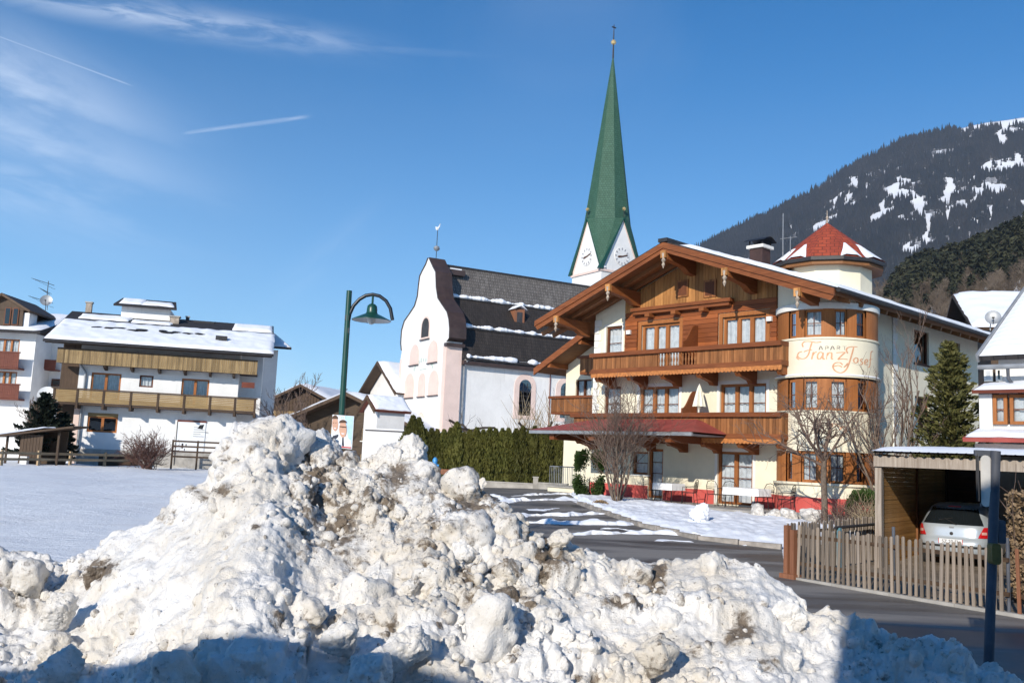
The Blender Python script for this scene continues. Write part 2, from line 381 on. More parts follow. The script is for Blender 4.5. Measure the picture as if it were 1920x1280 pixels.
MAT = dict(
    cream=stucco('cream_stucco', (.80, .735, .565)), white=stucco('white_stucco', (.77, .75, .72), g=.4), hwhite=stucco('house_white', (.80, .79, .77), g=.35),
    trimwhite=stucco('trim_white', (.80, .78, .72), g=.1), pink=stucco('pink_stucco', (.76, .585, .51), g=.25), plinth=stucco('red_plinth', (.55, .10, .085), g=.3),
    honey=wood('honey_wood_x', (.165, .050, .017), (.285, .095, .032), 'x'), honeyz=wood('honey_wood_z', (.205, .078, .026), (.35, .15, .055), 'z', board=.13),
    honeyy=wood('honey_wood_y', (.22, .068, .02), (.32, .115, .036), 'y'), dhoney=wood('dark_honey_wood', (.15, .045, .015), (.24, .075, .024), 'x'),
    gablewood=wood('pale_gable_wood', (.36, .155, .048), (.52, .26, .09), 'z', board=.21), logwood=wood('log_wood', (.20, .056, .017), (.34, .105, .032), 'x', board=.19),
    frame=wood('window_frame_wood', (.30, .105, .03), (.42, .16, .05), 'z', knots=False), dframe=wood('dark_frame_wood', (.11, .035, .015), (.17, .06, .025), 'z', knots=False),
    soffit=wood('soffit_wood', (.20, .085, .033), (.29, .13, .05), 'y'),
    ochre=wood('weathered_balcony_boards_z', (.21, .14, .065), (.36, .255, .13), 'z', board=.15), ochrex=wood('weathered_balcony_boards_x', (.27, .17, .07), (.40, .28, .13), 'x'),
    brownx=wood('brown_wood', (.060, .038, .024), (.115, .07, .042), 'x'), brownz=wood('brown_wood_z', (.055, .034, .021), (.10, .062, .038), 'z'),
    redwood=wood('red_brown_wood', (.13, .035, .022), (.20, .06, .035), 'x'),
    picket=wood('grey_picket_wood', (.19, .15, .115), (.36, .295, .235), 'z', rnd=.42), railwood=wood('pale_rail_wood', (.34, .24, .14), (.50, .37, .23), 'x', rnd=.15),
    rust=wood('rusty_post_wood', (.20, .085, .045), (.30, .13, .07), 'z'), cboard=wood('carport_boards', (.30, .155, .05), (.46, .25, .09), 'y', rnd=.2),
    greywood=wood('silver_wood', (.24, .19, .15), (.42, .36, .30), 'z'), cladx=wood('old_farm_boards', (.05, .034, .022), (.10, .066, .040), 'x'),
    orange=plain('orange_scallop', (.45, .17, .05), .6, .25, 9),
    redroof=plain('red_sheet_roof', (.34, .075, .06), .5, .15, 2, .1, 30),
    redtile=shingle('red_roof_tiles', (.40, .075, .035), (.30, .055, .03), (.09, .03, .02), .28, .22),
    darkroof=shingle('dark_roof_tiles', (.050, .045, .045), (.034, .032, .034), (.015, .015, .015), .33, .28),
    spire=shingle('green_spire_shingles', (.040, .098, .064), (.056, .128, .088), (.018, .045, .03), .26, .24, .6, .2, .4, var=(.06, .135, .092), big=(.03, .080, .050)),
    greyshingle=shingle('grey_wood_shingles', (.21, .19, .175), (.135, .12, .11), (.04, .036, .033), .17, .3, .85, .2, .7, var=(.30, .27, .24), big=(.09, .08, .075)),
    dkshingle=shingle('dark_wood_shingles', (.052, .042, .037), (.034, .028, .025), (.012, .011, .01), .17, .3, .7, .3, .7, var=(.085, .07, .062), big=(.026, .021, .019)),
    copper=plain('brown_copper_sheet', (.055, .034, .028), .45, .25, 1.5, .1, 8, .5),
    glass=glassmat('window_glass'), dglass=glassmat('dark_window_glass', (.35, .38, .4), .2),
    curtain=plain('white_curtain', (.56, .58, .60), .9, .14, 5, 0), roomshade=plain('painted_room_shade', (.05, .05, .055), .9, .2, 2, 0),  # second colour is near-black, painted as the unlit inside of openings
    dark=plain('dark_metal', (.035, .033, .034), .5, .2, 5, .05), black=plain('black_iron', (.016, .016, .017), .5, .2, 6, .05), zinc=plain('zinc_sheet', (.30, .31, .32), .45, .15, 3, .05, 30, .5, .3),
    lgreen=plain('dark_green_paint', (.010, .060, .042), .35, .15, 4, .03, 40, .5), lblack=plain('blue_black_paint', (.012, .016, .022), .35, .15, 4, .03, 40, .5),
    lampwhite=plain('white_enamel', (.72, .72, .70), .35, .05, 4, 0), opal=plain('opal_bulb', (.75, .74, .68), .2, .04, 4, 0, spec=.6),
    gold=plain('gilded_ball', (.75, .55, .26), .35, .1, 5, 0, metal=.6), clock=plain('clock_face', (.74, .72, .69), .7, .05, 4, 0), clockink=plain('clock_grey', (.30, .29, .30), .6, .1, 4, 0),
    hand=plain('clock_hand_brown', (.10, .045, .025), .5, .1, 4, 0), letter=plain('faded_orange_paint', (.64, .34, .20), .8, .15, 8, 0), letterg=plain('grey_letter_paint', (.25, .22, .20), .8, .1, 8, 0),
    greenink=plain('faded_green_fresco', (.48, .56, .50), .9, .1, 6, 0),
    concrete=plain('concrete', (.36, .34, .31), .9, .22, 1.7, .4, 45), kerb=plain('kerb_concrete', (.30, .27, .24), .9, .25, 4, .5, 60, rnd=.12),
    boulder=plain('pale_limestone', (.56, .53, .49), .9, .3, 3.5, .9, 9, rnd=.12), chimney=plain('chimney_render', (.36, .30, .24), .9, .25, 3, .4, 40),
    brchim=plain('brown_chimney_sheet', (.055, .03, .026), .6, .2, 3, .1), bark=plain('bark', (.15, .115, .088), .9, .35, 7, .7, 50), twig=plain('brown_twigs', (.16, .11, .085), .85, .3, 6, .2, 60),
    paletwig=plain('straw_twigs', (.36, .28, .18), .85, .25, 6, .2, 60), redtwig=plain('red_brown_twigs', (.12, .062, .05), .85, .25, 5, .2, 60), darkbark=plain('dark_bark', (.06, .045, .036), .9, .3, 7, .6, 50),
    thuja=leafmat('thuja_leaf', (.050, .060, .013), (.108, .104, .025), trans=.2), box=leafmat('box_leaf', (.022, .045, .014), (.045, .075, .02)),
    conif=leafmat('conifer_needles', (.035, .045, .016), (.115, .108, .036), trans=.2, scale=2.5), dconif=leafmat('dark_conifer', (.012, .020, .013), (.025, .034, .02), trans=.1),
    beech=leafmat('dry_beech_leaf', (.17, .12, .07), (.30, .21, .125), trans=.2),
    cloth=plain('white_tablecloth', (.80, .80, .80), .85, .04, 4, .1), parasol=plain('cream_parasol', (.78, .74, .60), .85, .06, 4, .1),
    hydrant=plain('blue_hydrant_paint', (.05, .27, .60), .4, .12, 8, .05, 30, .5), snow=snowmat('snow'), roofsnow=snowmat('roof_snow', 0., (.87, .88, .91)), lotsnow=snowmat('trodden_snow', .45),
    silver=plain('silver_car_paint', (.50, .55, .59), .28, .05, 2, 0, spec=.6, metal=.35), carglass=plain('car_glass', (.010, .013, .015), .05, .1, 2, 0, spec=.8),
    tail=plain('red_tail_lamp', (.50, .012, .015), .15, .1, 20, .05, 120, .7), tail2=plain('pale_lamp_lens', (.62, .35, .30), .15, .1, 20, .05, 120, .7), rubber=plain('rubber', (.018, .018, .018), .7, .2, 6, .1), plate=plain('white_plate', (.75, .75, .75), .4, .03, 5, 0),
    ink=plain('black_ink', (.02, .02, .022), .6, .05, 5, 0), navy=plain('dark_car_paint', (.016, .020, .035), .25, .1, 2, 0, spec=.6), polegrey=plain('galvanised_blue_grey', (.085, .092, .11), .6, .25, 3, .08, 25, .3),
    signback=plain('grey_sign_back', (.58, .55, .50), .55, .12, 3, .05, 20, .4), mustard=plain('mustard_paint', (.22, .145, .035), .55, .2, 7, .1), teal=plain('teal_paint', (.10, .22, .27), .5, .15, 6, .05),
    skin=plain('printed_skin', (.62, .36, .25), .5, .06, 4, 0), hair=plain('printed_hair', (.09, .045, .025), .5, .1, 9, 0), pblue=plain('printed_sky', (.45, .66, .84), .45, .12, 4, 0), pwhite=plain('printed_white', (.78, .80, .82), .45, .03, 4, 0), pnavy=plain('printed_suit', (.03, .035, .055), .45, .1, 4, 0), pred=plain('printed_red', (.6, .03, .03), .45, .1, 4, 0),
    dropwood=plain('bleached_carving', (.40, .33, .26), .8, .3, 9, .2),
    room=plain('painted_room_dark', (.02, .02, .022), .9, .1, 2, 0),
)
# ------------------------------------------------------------------ the setting
def strip_mesh(ys, xl, xr, dz, nx=14, noise=None):
    v = []; f = []
    for j, y in enumerate(ys):
        a, b = xl(y), xr(y)
        for i in range(nx+1):
            x = a+(b-a)*i/nx; v.append((x, y, float(zg(x, y))+dz+(noise(x, y) if noise else 0)))
    for j in range(len(ys)-1):
        for i in range(nx): k = j*(nx+1)+i; f.append((k, k+1, k+nx+2, k+nx+1))
    return v, f
_far = [70, 80, 95, 120, 160, 230, 350, 550, 900, 1500, 2600, 4500, 8000, 14000]
gx = np.array([-q for q in _far[::-1]] + list(np.arange(-66, 66, .55)) + _far)
gy = np.array([-q for q in _far[::-1]] + list(np.arange(-66, -2, 4)) + list(np.arange(-2, 69, .45)) + _far)
X, Y = np.meshgrid(gx, gy); Z = zg(X, Y)
PP = np.stack([X, Y, X*0], -1)
Z = Z + sstep(-3.5, -7, X)*sstep(6, 10, Y)*(fbm(PP*[.5, .22, 1], 4)*.11 + fbm(PP*[1.6, 1.1, 1]+9, 3)*.035)*(np.abs(X) < 69)*(Y < 69)
Z = Z - sstep(90, 300, np.hypot(X, Y))*2.0
n1, n2 = X.shape; idx = np.arange(n1*n2).reshape(n1, n2)
fc = np.stack([idx[:-1, :-1], idx[:-1, 1:], idx[1:, 1:], idx[1:, :-1]], -1).reshape(-1, 4)
t = MT('field_snow'); pos = t.coord('POS')
mp = t.new('ShaderNodeMapping'); mp.inputs['Scale'].default_value = (.35, 1.2, 1); t.l.new(pos, mp.inputs['Vector'])
c = t.mix(t.mr(t.noise(mp.outputs[0], .9, 8, .65), .3, .7), (.86, .87, .89), (.94, .945, .95))
c = t.mix(t.mr(t.noise(mp.outputs[0], .35, 7, .7), .48, .72, 0, .35), c, (.74, .70, .68))
t.bump(t.math('ADD', t.math('MULTIPLY', t.noise(mp.outputs[0], 2.4, 9, .7), .8), t.math('MULTIPLY', t.noise(pos, 16, 5), .2)), .7, .22)
t.fin(c, .6, .3)
tag(link('ground', npmesh('ground', np.stack([X, Y, Z], -1).reshape(-1, 3), fc, True), t.m), None, kind='structure')

# asphalt: road and forecourt
FG0, FG1 = gp(1474, 1083), gp(1920, 1160)             # foot of the picket fence
fd = (FG1-FG0)/np.linalg.norm((FG1-FG0)[:2])
RB = [FG1+fd*30, FG1, FG0, gp(1466, 1030), gp(1310, 1012), gp(1200, 987), gp(1110, 955), gp(1062, 936), np.array([4.6, 44., 0])]
_ry = np.array([p[1] for p in RB]); _rx = np.array([p[0] for p in RB])
def road_xr(y): return float(np.interp(y, _ry, _rx))
ys = np.concatenate([np.arange(-30, 4, 2), np.arange(4, 49, .4)])
v, f = strip_mesh(ys, lambda y: -3.2 if y > 6 else -40, road_xr, .012)
t = MT('wet_asphalt'); pos = t.coord('POS')
mp = t.new('ShaderNodeMapping'); mp.inputs['Scale'].default_value = (.22, 1.0, 1); mp.inputs['Rotation'].default_value = (0, 0, .25); t.l.new(pos, mp.inputs['Vector'])
big = t.noise(mp.outputs[0], .75, 8, .62, .5); fine = t.noise(pos, 90, 3)
c = t.mix(t.mr(fine, .3, .7), (.050, .048, .047), (.095, .09, .086))
wet = t.mr(big, .40, .60)
c = t.mix(wet, t.mix(t.mr(fine, .3, .7), (.20, .18, .16), (.29, .265, .24)), c)
t.bump(fine, .25, .004)
t.fin(c, t.mr(wet, 0, 1, .85, .42), .35)
tag(link('road', npmesh('road', v, f), t.m), None, kind='structure')
# yard behind the picket fence
v, f = strip_mesh(np.arange(6, 30, .4), lambda y: float(np.interp(y, [FG1[1]-9, FG0[1], 24.5, 30], [FG1[0]+7-.0, FG0[0], 7.4, 9.5])) if y > 9 else 14.5, lambda y: 34, .008)
t = MT('yard_earth'); pos = t.coord('POS')
c = t.mix(t.mr(t.noise(pos, 1.1, 7, .65), .35, .65), (.17, .13, .095), (.28, .225, .17)); c = t.mix(t.mr(t.noise(pos, 14, 4), .5, .7, 0, .6), c, (.10, .09, .05))
t.bump(t.noise(pos, 18, 6), .8, .05); t.fin(c, .95, .2)
tag(link('yard', npmesh('yard', v, f), t.m), None, kind='structure')

# the big mountain: a slope from the valley floor up to its crest, real distance 1.6 to 3.4 km
def azel(px, py):
    d = ray(px, py); return math.atan2(d[0], d[1]), d[2]/math.hypot(d[0], d[1])
sil = [azel(*p) for p in ((700, 840), (960, 760), (1150, 560), (1300, 468), (1390, 424), (1450, 396), (1520, 358), (1562, 330), (1625, 297), (1690, 262), (1745, 250), (1800, 240), (1850, 228), (1920, 219), (2150, 190), (2500, 130), (3200, 150))]
az_s = np.array([a for a, b in sil]); el_s = np.array([b for a, b in sil])
nA, nR = 560, 190
AZ = np.linspace(az_s[0], 1.1, nA)[None, :]; TT = np.linspace(0, 1.18, nR)[:, None]
r0, r1 = 1500., 3400.
RR = r0+(r1-r0)*TT
el = np.interp(AZ[0], az_s, el_s)[None, :]
hh = np.where(TT < 1, np.abs(TT)**1.12, 1-(TT-1)*1.8)
MX, MY = RR*np.sin(AZ), RR*np.cos(AZ)
Q = np.stack([MX, MY, MX*0], -1)
gul = fbm(Q/420., 5, .5)
fade = np.sin(np.clip(TT, 0, 1)*math.pi)
MZ = el*r1*hh*(1+.0*AZ) + gul*46*fade + fbm(Q/60., 3)*5*np.clip(TT*3, 0, 1)
def pixv(P):
    d = P-CAM; k = d@FW
    return np.stack([960+F*(d@RT)/k, 640-F*(d@UP)/k], -1)
PAT = [(850, 520, 34, 26, 0), (745, 618, 50, 22, 0), (845, 597, 25, 24, 0), (775, 570, 28, 11, 0), (960, 508, 14, 18, 0), (905, 535, 20, 16, 0), (1140, 482, 26, 40, 0), (1090, 560, 80, 34, 0), (1170, 556, 45, 26, 0), (1235, 622, 52, 52, 0),
       (1042, 660, 30, 78, 0), (1010, 690, 26, 26, 0), (1175, 705, 70, 20, 0), (1405, 530, 36, 62, 0), (1375, 600, 28, 34, 0), (1490, 622, 46, 32, 0), (1560, 582, 28, 22, 0), (1645, 537, 50, 34, 0), (1655, 408, 44, 44, 0),
       (1735, 392, 42, 46, 0), (1795, 372, 30, 50, 0), (1276, 745, 18, 70, 0), (1283, 820, 34, 24, 0), (690, 735, 60, 22, 1), (640, 770, 40, 20, 1), (1195, 870, 44, 12, 0), (1412, 670, 10, 60, 0), (1705, 235, 22, 60, 0), (1330, 330, 12, 16, 0), (1560, 690, 10, 16, 0), (1810, 600, 45, 22, 0), (490, 745, 14, 8, 0), (1550, 490, 14, 26, 0), (1640, 670, 30, 8, 1)]
def snowmask(P):
    q = pixv(P); q = q + np.stack([fbm(P/70., 4)*26, fbm(P/55.+31, 4)*22], -1)
    m = np.zeros(q.shape[:-1])
    for zx, zy, rx, ry, sl_ in PAT:
        cx, cy = 1320+.328*zx, 180+.328*zy; dx = q[..., 0]-cx; dy = q[..., 1]-cy
        if sl_: dy = dy+dx*.75
        m = np.maximum(m, 1-np.hypot(dx/(rx*.328+3), dy/(ry*.328+3)))
    top = np.interp(q[..., 0], [1770, 1800, 1850, 1920, 2400], [-60, 3, 12, 14, 40])       # bare snowy summit
    crest = np.interp(q[..., 0], [1690, 1745, 1800, 1850, 1920, 2400], [262, 250, 240, 228, 219, 150])
    m = np.maximum(m, (crest+top+8-q[..., 1])/14.)
    return m
MV = np.stack([MX, MY, MZ], -1)
idx = np.arange(nA*nR).reshape(nR, nA)
fc = np.stack([idx[:-1, :-1], idx[:-1, 1:], idx[1:, 1:], idx[1:, :-1]], -1).reshape(-1, 4)
me = npmesh('mountain', MV.reshape(-1, 3), fc, True)
at = me.attributes.new('snow', 'FLOAT', 'POINT'); at.data.foreach_set('value', np.clip(snowmask(MV)*3, 0, 1).ravel())
t = MT('mountain_ground'); pos = t.coord('POS')
a = t.new('ShaderNodeAttribute', attribute_name='snow').outputs['Fac']
fl = t.mix(t.mr(t.noise(pos, .025, 8, .75), .42, .60), (.06, .056, .056), (.46, .46, .48))
t.fin(t.mix(t.mr(t.math('ADD', a, t.math('MULTIPLY', t.math('SUBTRACT', t.noise(pos, .03, 6, .7), .5), .8)), .2, .45), fl, (.86, .87, .90)), .9, .2)
tag(link('mountain', me, t.m), None, kind='structure')
# its forest: single small spruces standing outside the clearings
nT = 90000
ta = rng.rand(nT)*(.66-.10)+.10; tt = rng.rand(nT)**.8*1.03; rr = r0+(r1-r0)*tt
ia = (ta-az_s[0])/(1.1-az_s[0])*(nA-1); ir = tt/1.18*(nR-1)
i0 = np.clip(ia.astype(int), 0, nA-2); j0 = np.clip(ir.astype(int), 0, nR-2); fa = ia-i0; fr = ir-j0
tz = (MZ[j0, i0]*(1-fa)+MZ[j0, i0+1]*fa)*(1-fr)+(MZ[j0+1, i0]*(1-fa)+MZ[j0+1, i0+1]*fa)*fr
TP = np.stack([rr*np.sin(ta), rr*np.cos(ta), tz], -1)
keep = (snowmask(TP) < .06+rng.rand(nT)*.12) & (fbm(TP/80., 4)+rng.rand(nT)*.6 > .03)
TP = TP[keep]; nT = len(TP)
hgt = (13+rng.rand(nT)*15)*(.8+.4*rng.rand(nT)); wd = hgt*(.15+.09*rng.rand(nT)); an = rng.rand(nT)*6.28
pts = [TP+np.stack([0*hgt, 0*hgt, hgt], -1)]
for k in range(4): pts.append(TP+np.stack([np.cos(an+k*math.pi/2)*wd, np.sin(an+k*math.pi/2)*wd, -2+0*hgt], -1))
VV = np.stack(pts, 1).reshape(-1, 3); b0 = np.arange(nT)*5
FF = np.concatenate([np.stack([b0, b0+1+k, b0+1+(k+1) % 4], -1) for k in range(4)])
t = MT('mountain_spruce'); pos = t.coord('POS')
c = t.mix(t.mr(t.noise(pos, .012, 6, .65), .35, .65), (.017, .020, .020), (.038, .036, .034)); c = t.mix(t.mr(t.noise(pos, .15, 2), .5, .7, 0, .6), c, (.06, .055, .055)); t.fin(c, .9, .1)
tag(link('mountain_forest', npmesh('mountain_forest', VV, FF), t.m), 'dark spruce forest covering the mountain slope behind the turret', 'forest', kind='stuff')

# near wooded hill, 260 to 640 m away
silh = [azel(*p) for p in ((1380, 850), (1560, 640), (1640, 556), (1690, 530), (1730, 512), (1760, 506), (1800, 490), (1850, 468), (1920, 436), (2200, 330), (2700, 220), (3600, 180))]
az2 = np.array([a for a, b in silh]); el2 = np.array([b for a, b in silh])
nA2, nR2 = 160, 60
AZ = np.linspace(az2[0], az2[-1], nA2)[None, :]; TT = np.linspace(0, 1.3, nR2)[:, None]; q0, q1 = 240., 620.
RR = q0+(q1-q0)*TT; HX, HY = RR*np.sin(AZ), RR*np.cos(AZ)
HZ = np.interp(AZ[0], az2, el2)[None, :]*q1*np.where(TT < 1, TT**1.05, 1-(TT-1)*.5)+fbm(np.stack([HX, HY, HX*0], -1)/60., 4)*4*np.clip(TT*2, 0, 1)
idx = np.arange(nA2*nR2).reshape(nR2, nA2)
fc = np.stack([idx[:-1, :-1], idx[:-1, 1:], idx[1:, 1:], idx[1:, :-1]], -1).reshape(-1, 4)
t = MT('hill_floor'); pos = t.coord('POS')
t.fin(t.mix(t.mr(t.noise(pos, .05, 7, .7), .42, .6), (.09, .075, .06), (.72, .73, .76)), .95, .2)
tag(link('hill', npmesh('hill', np.stack([HX, HY, HZ], -1).reshape(-1, 3), fc, True), t.m), None, kind='structure')
def hill_z(ta, tt):
    ia = np.clip((ta-az2[0])/(az2[-1]-az2[0])*(nA2-1), 0, nA2-2.001); ir = np.clip(tt/1.3*(nR2-1), 0, nR2-2.001)
    i0 = ia.astype(int); j0 = ir.astype(int); fa = ia-i0; fr = ir-j0
    return (HZ[j0, i0]*(1-fa)+HZ[j0, i0+1]*fa)*(1-fr)+(HZ[j0+1, i0]*(1-fa)+HZ[j0+1, i0+1]*fa)*fr
def spruce_arr(h, seed, tiers=11, n=9):
    r = np.random.RandomState(seed); v = []; f = []
    for k in range(tiers):
        a = k/tiers; z0 = h*(.08+.90*a); R0 = h*.15*(1-a)**.85*(.85+.3*r.rand())+.15; o = len(v); v.append((0, 0, min(h, z0+h*.15)))
        for j in range(2*n):
            th = math.pi*j/n+r.rand()*.3; q = R0*((.75+.5*r.rand()) if j % 2 == 0 else .42); v.append((q*math.cos(th), q*math.sin(th), z0-(.35*q if j % 2 == 0 else 0)+r.rand()*.2))
        f += [(o, o+1+j, o+1+(j+1) % (2*n)) for j in range(2*n)]
    return np.array(v), np.array(f)
def bare_arr(h, seed, nb=46):
    r = np.random.RandomState(seed); v = []; f = []
    def blade(p, q, w):
        p, q = np.array(p), np.array(q); s = np.cross(q-p, r.randn(3)); s = s/np.linalg.norm(s)*w; o = len(v); v.extend([p-s, p+s, q]); f.append((o, o+1, o+2))
        s2 = np.cross(q-p, s); s2 = s2/np.linalg.norm(s2)*w; o = len(v); v.extend([p-s2, p+s2, q]); f.append((o, o+1, o+2))
    blade((0, 0, 0), (r.randn()*.5, r.randn()*.5, h), .28)
    for k in range(nb):
        z = h*(.25+.7*r.rand()); th = r.rand()*6.28; L = h*.28*(1.1-z/h)+.8; e = (L*math.cos(th), L*math.sin(th), z+L*(.7+.8*r.rand())); blade((0, 0, z), e, .10)
        for _ in range(5):
            a = r.rand()*.7+.25; p = (e[0]*a, e[1]*a, z+(e[2]-z)*a); blade(p, (p[0]+r.randn()*L*.25, p[1]+r.randn()*L*.25, p[2]+L*.4*r.rand()+.4), .07)
    return np.array(v), np.array(f)
def scatter(name, protos, P, sc, mat, label):
    vs = []; fs = []; o = 0
    for p, s_ in zip(P, sc):
        v, f = protos[rng.randint(len(protos))]; th = rng.rand()*6.28; c_, n_ = math.cos(th), math.sin(th)
        w = v*s_; w = np.stack([w[:, 0]*c_-w[:, 1]*n_, w[:, 0]*n_+w[:, 1]*c_, w[:, 2]], -1)+p; vs.append(w); fs.append(f+o); o += len(v)
    return tag(link(name, npmesh(name, np.concatenate(vs), np.concatenate(fs)), mat), label, 'forest', kind='stuff')
def hillpts(n, lo, hi, test):
    out = []
    ta = lo[0]+rng.rand(n*6)*(hi[0]-lo[0]); tt = lo[1]+rng.rand(n*6)*(hi[1]-lo[1])
    z = hill_z(ta, tt); rr = q0+(q1-q0)*tt; P = np.stack([rr*np.sin(ta), rr*np.cos(ta), z-.3], -1); q = pixv(P)
    return P[test(q, tt)][:n]
t = MT('hill_spruce'); pos = t.coord('POS')
c = t.mix(t.mr(t.noise(pos, .06, 4), .35, .65), (.022, .028, .016), (.058, .058, .030)); c = t.mix(t.mr(t.noise(pos, .9, 3), .5, .7, 0, .7), c, (.085, .080, .045)); t.fin(c, .9, .1)
line = lambda x: np.interp(x, [1600, 1650, 1700, 1760, 1840, 1920, 2100], [640, 575, 590, 570, 545, 520, 480])
P = hillpts(1700, (.38, .1), (.66, 1.06), lambda q, tt: (q[:, 1] < line(q[:, 0])-10+rng.randn(len(q))*16) & (q[:, 0] > 1738-.85*(q[:, 1]-486)) & (q[:, 0] < 2150))
scatter('hill_forest', [spruce_arr(1, k) for k in range(6)], P, 8.5+rng.rand(len(P))*9, t.m, 'dark green conifer wood on the near hill at the right edge')
t = MT('hill_bare_trees'); pos = t.coord('POS')
t.fin(t.mix(t.mr(t.noise(pos, .07, 4), .35, .65), (.10, .075, .055), (.22, .175, .135)), .9, .1)
P = hillpts(650, (.30, 0.), (.66, .95), lambda q, tt: (q[:, 1] > line(q[:, 0])-35+rng.randn(len(q))*14) & (q[:, 0] > 1640) & (q[:, 0] < 2100))
scatter('bare_wood', [bare_arr(1, k) for k in range(0)] or [(v/12., f) for v, f in (bare_arr(12, k) for k in range(5))], P, 8+rng.rand(len(P))*6, t.m, 'brown leafless wood at the foot of the near hill')

# two houses across the street, behind the camera: their shadows fall on the snow heap and the road
def street_house(x0, x1, y0, y1, ze, zr, label, name):
    h = thing(name, label, 'house', ((x0+x1)/2, y1, 0)); w = (x1-x0)/2; d = y1-y0
    b = B(); b.box(-w, w, -d, 0, 0, ze-.4); b.obj('wall', MAT['hwhite'], h)
    b = B(); b.slab([(-w-.5, .8, ze), (w+.5, .8, ze), (w+.5, -d/2, zr), (-w-.5, -d/2, zr)], .35); b.slab([(-w-.5, -d/2, zr), (w+.5, -d/2, zr), (w+.5, -d-.8, ze), (-w-.5, -d-.8, ze)], .35); b.obj('roof', MAT['darkroof'], h)
    for k in range(max(2, int(2*w//4))):
        for q in range(int(ze//3)):
            x = -w+2+k*3.9
            if x+1.2 > w: continue
            b = B(); b.box(x, x+1.2, .002, .06, 1+q*2.9, 2.4+q*2.9); wn = b.obj('window', MAT['frame'], h)
            b = B(); b.box(x+.1, x+1.1, .062, .07, 1.1+q*2.9, 2.3+q*2.9); b.obj('pane', MAT['carglass'], wn)
    return h
def shade_z(px, py, Yr, Yb):
    P = atY(px, py, Yr); t_ = (Yr-Yb)/-SUNV.y; return P[0]+SUNV.x*t_, P[2]+SUNV.z*t_
xs_, zs_ = shade_z(640, 1192, 6.4, -2.2)
street_house(-30, xs_-.55, -13, -3.0, zs_, zs_+2.0, 'white two storey house across the street behind the viewer', 'street_house')
P = gp(1700, 1168); tq = (P[1]+2.2)/-SUNV.y
P2 = atY(1552, 1150, 8.)
x2 = P2[0]+SUNV.x*(8+2.2)/-SUNV.y
street_house(x2-.25, x2+18, -14, -3.0, SUNV.z*tq, SUNV.z*tq+1.5, 'tall white house across the street behind the viewer', 'street_house')
# ------------------------------------------------------------------ ploughed snow heap
CR = [(-260, 1040, 10.), (-100, 1035, 9.8), (0, 1034, 9.6), (50, 1046, 9.6), (105, 1064, 9.5), (150, 1040, 9.5), (205, 1008, 9.5), (270, 985, 9.4), (310, 955, 9.4), (350, 925, 9.3), (393, 898, 9.3), (408, 858, 9.2), (422, 822, 9.2), (450, 815, 9.2),
      (490, 812, 9.2), (528, 822, 9.3), (548, 848, 9.4), (566, 842, 9.5), (600, 832, 9.6), (640, 858, 9.6), (690, 862, 9.6), (725, 848, 9.5), (765, 842, 9.5), (786, 862, 9.4), (800, 900, 9.3), (830, 914, 9.2), (875, 912, 9.1), (905, 925, 9.0), (935, 948, 8.9),
      (965, 972, 8.8), (985, 1008, 8.7), (1012, 1016, 8.7), (1050, 1014, 8.6), (1090, 1036, 8.6), (1150, 1050, 8.6), (1210, 1060, 8.6), (1260, 1062, 8.6), (1300, 1052, 8.6), (1340, 1042, 8.6), (1380, 1050, 8.5), (1430, 1074, 8.4), (1480, 1104, 8.3), (1540, 1136, 8.2),
      (1600, 1170, 8.1), (1700, 1190, 8.0), (1800, 1218, 7.9), (1850, 1242, 7.8), (1920, 1276, 7.7), (2050, 1330, 7.5), (2300, 1450, 7.2)]
cra, crY, crz = [], [], []
for px, py, Yc in CR:
    P = atY(px, py, Yc); cra.append(P[0]/Yc); crY.append(Yc); crz.append(max(.12, P[2]))
nA, nY = 1000, 430
aa = np.linspace(-.68, .66, nA)[None, :]; yy = (4.2*(13./4.2)**np.linspace(0, 1, nY))[:, None]
Yc = np.interp(aa[0], cra, crY)[None, :]; zc = np.interp(aa[0], cra, crz)[None, :]
zs_s = np.convolve(np.pad(zc[0], 40, 'edge'), np.ones(81)/81, 'valid')[None, :]     # smoothed foot widths
tf = yy-Yc
wf = zs_s*1.62+.45; wb = zs_s*1.05+.25
pf = np.where(tf < 0, 1-np.clip(-tf/wf, 0, 1)**1.12, 1-np.clip(tf/wb, 0, 1)**1.35)
# crest bumps die out a little below the crest
zz = (zs_s+(zc-zs_s)*np.exp(-np.abs(tf)/.55))*pf
XX = aa*yy; YY = yy+0*aa
foot = .30*np.clip(1-np.clip(tf/1.5, 0, 1), 0, 1)*sstep(3.8, 5.2, YY)
foot = foot*np.interp(aa, cra, np.interp(np.array([c_[0] for c_ in CR]), [-300, 1500, 1800, 2300], [1, 1, .5, .2]))
zz = np.sqrt(zz**2+foot**2)
P0 = np.stack([XX, YY, zz], -1)
gu = np.gradient(P0, axis=1); gv = np.gradient(P0, axis=0); nn = np.cross(gu, gv); nn /= np.linalg.norm(nn, axis=-1, keepdims=True)
q = pixv(P0)
def blob(q, lst):
    m = np.zeros(q.shape[:-1])
    for cx, cy, rx, ry, a in lst: m = np.maximum(m, a*np.clip(1.35-np.hypot((q[..., 0]-cx)/rx, (q[..., 1]-cy)/ry), 0, 1))
    return m
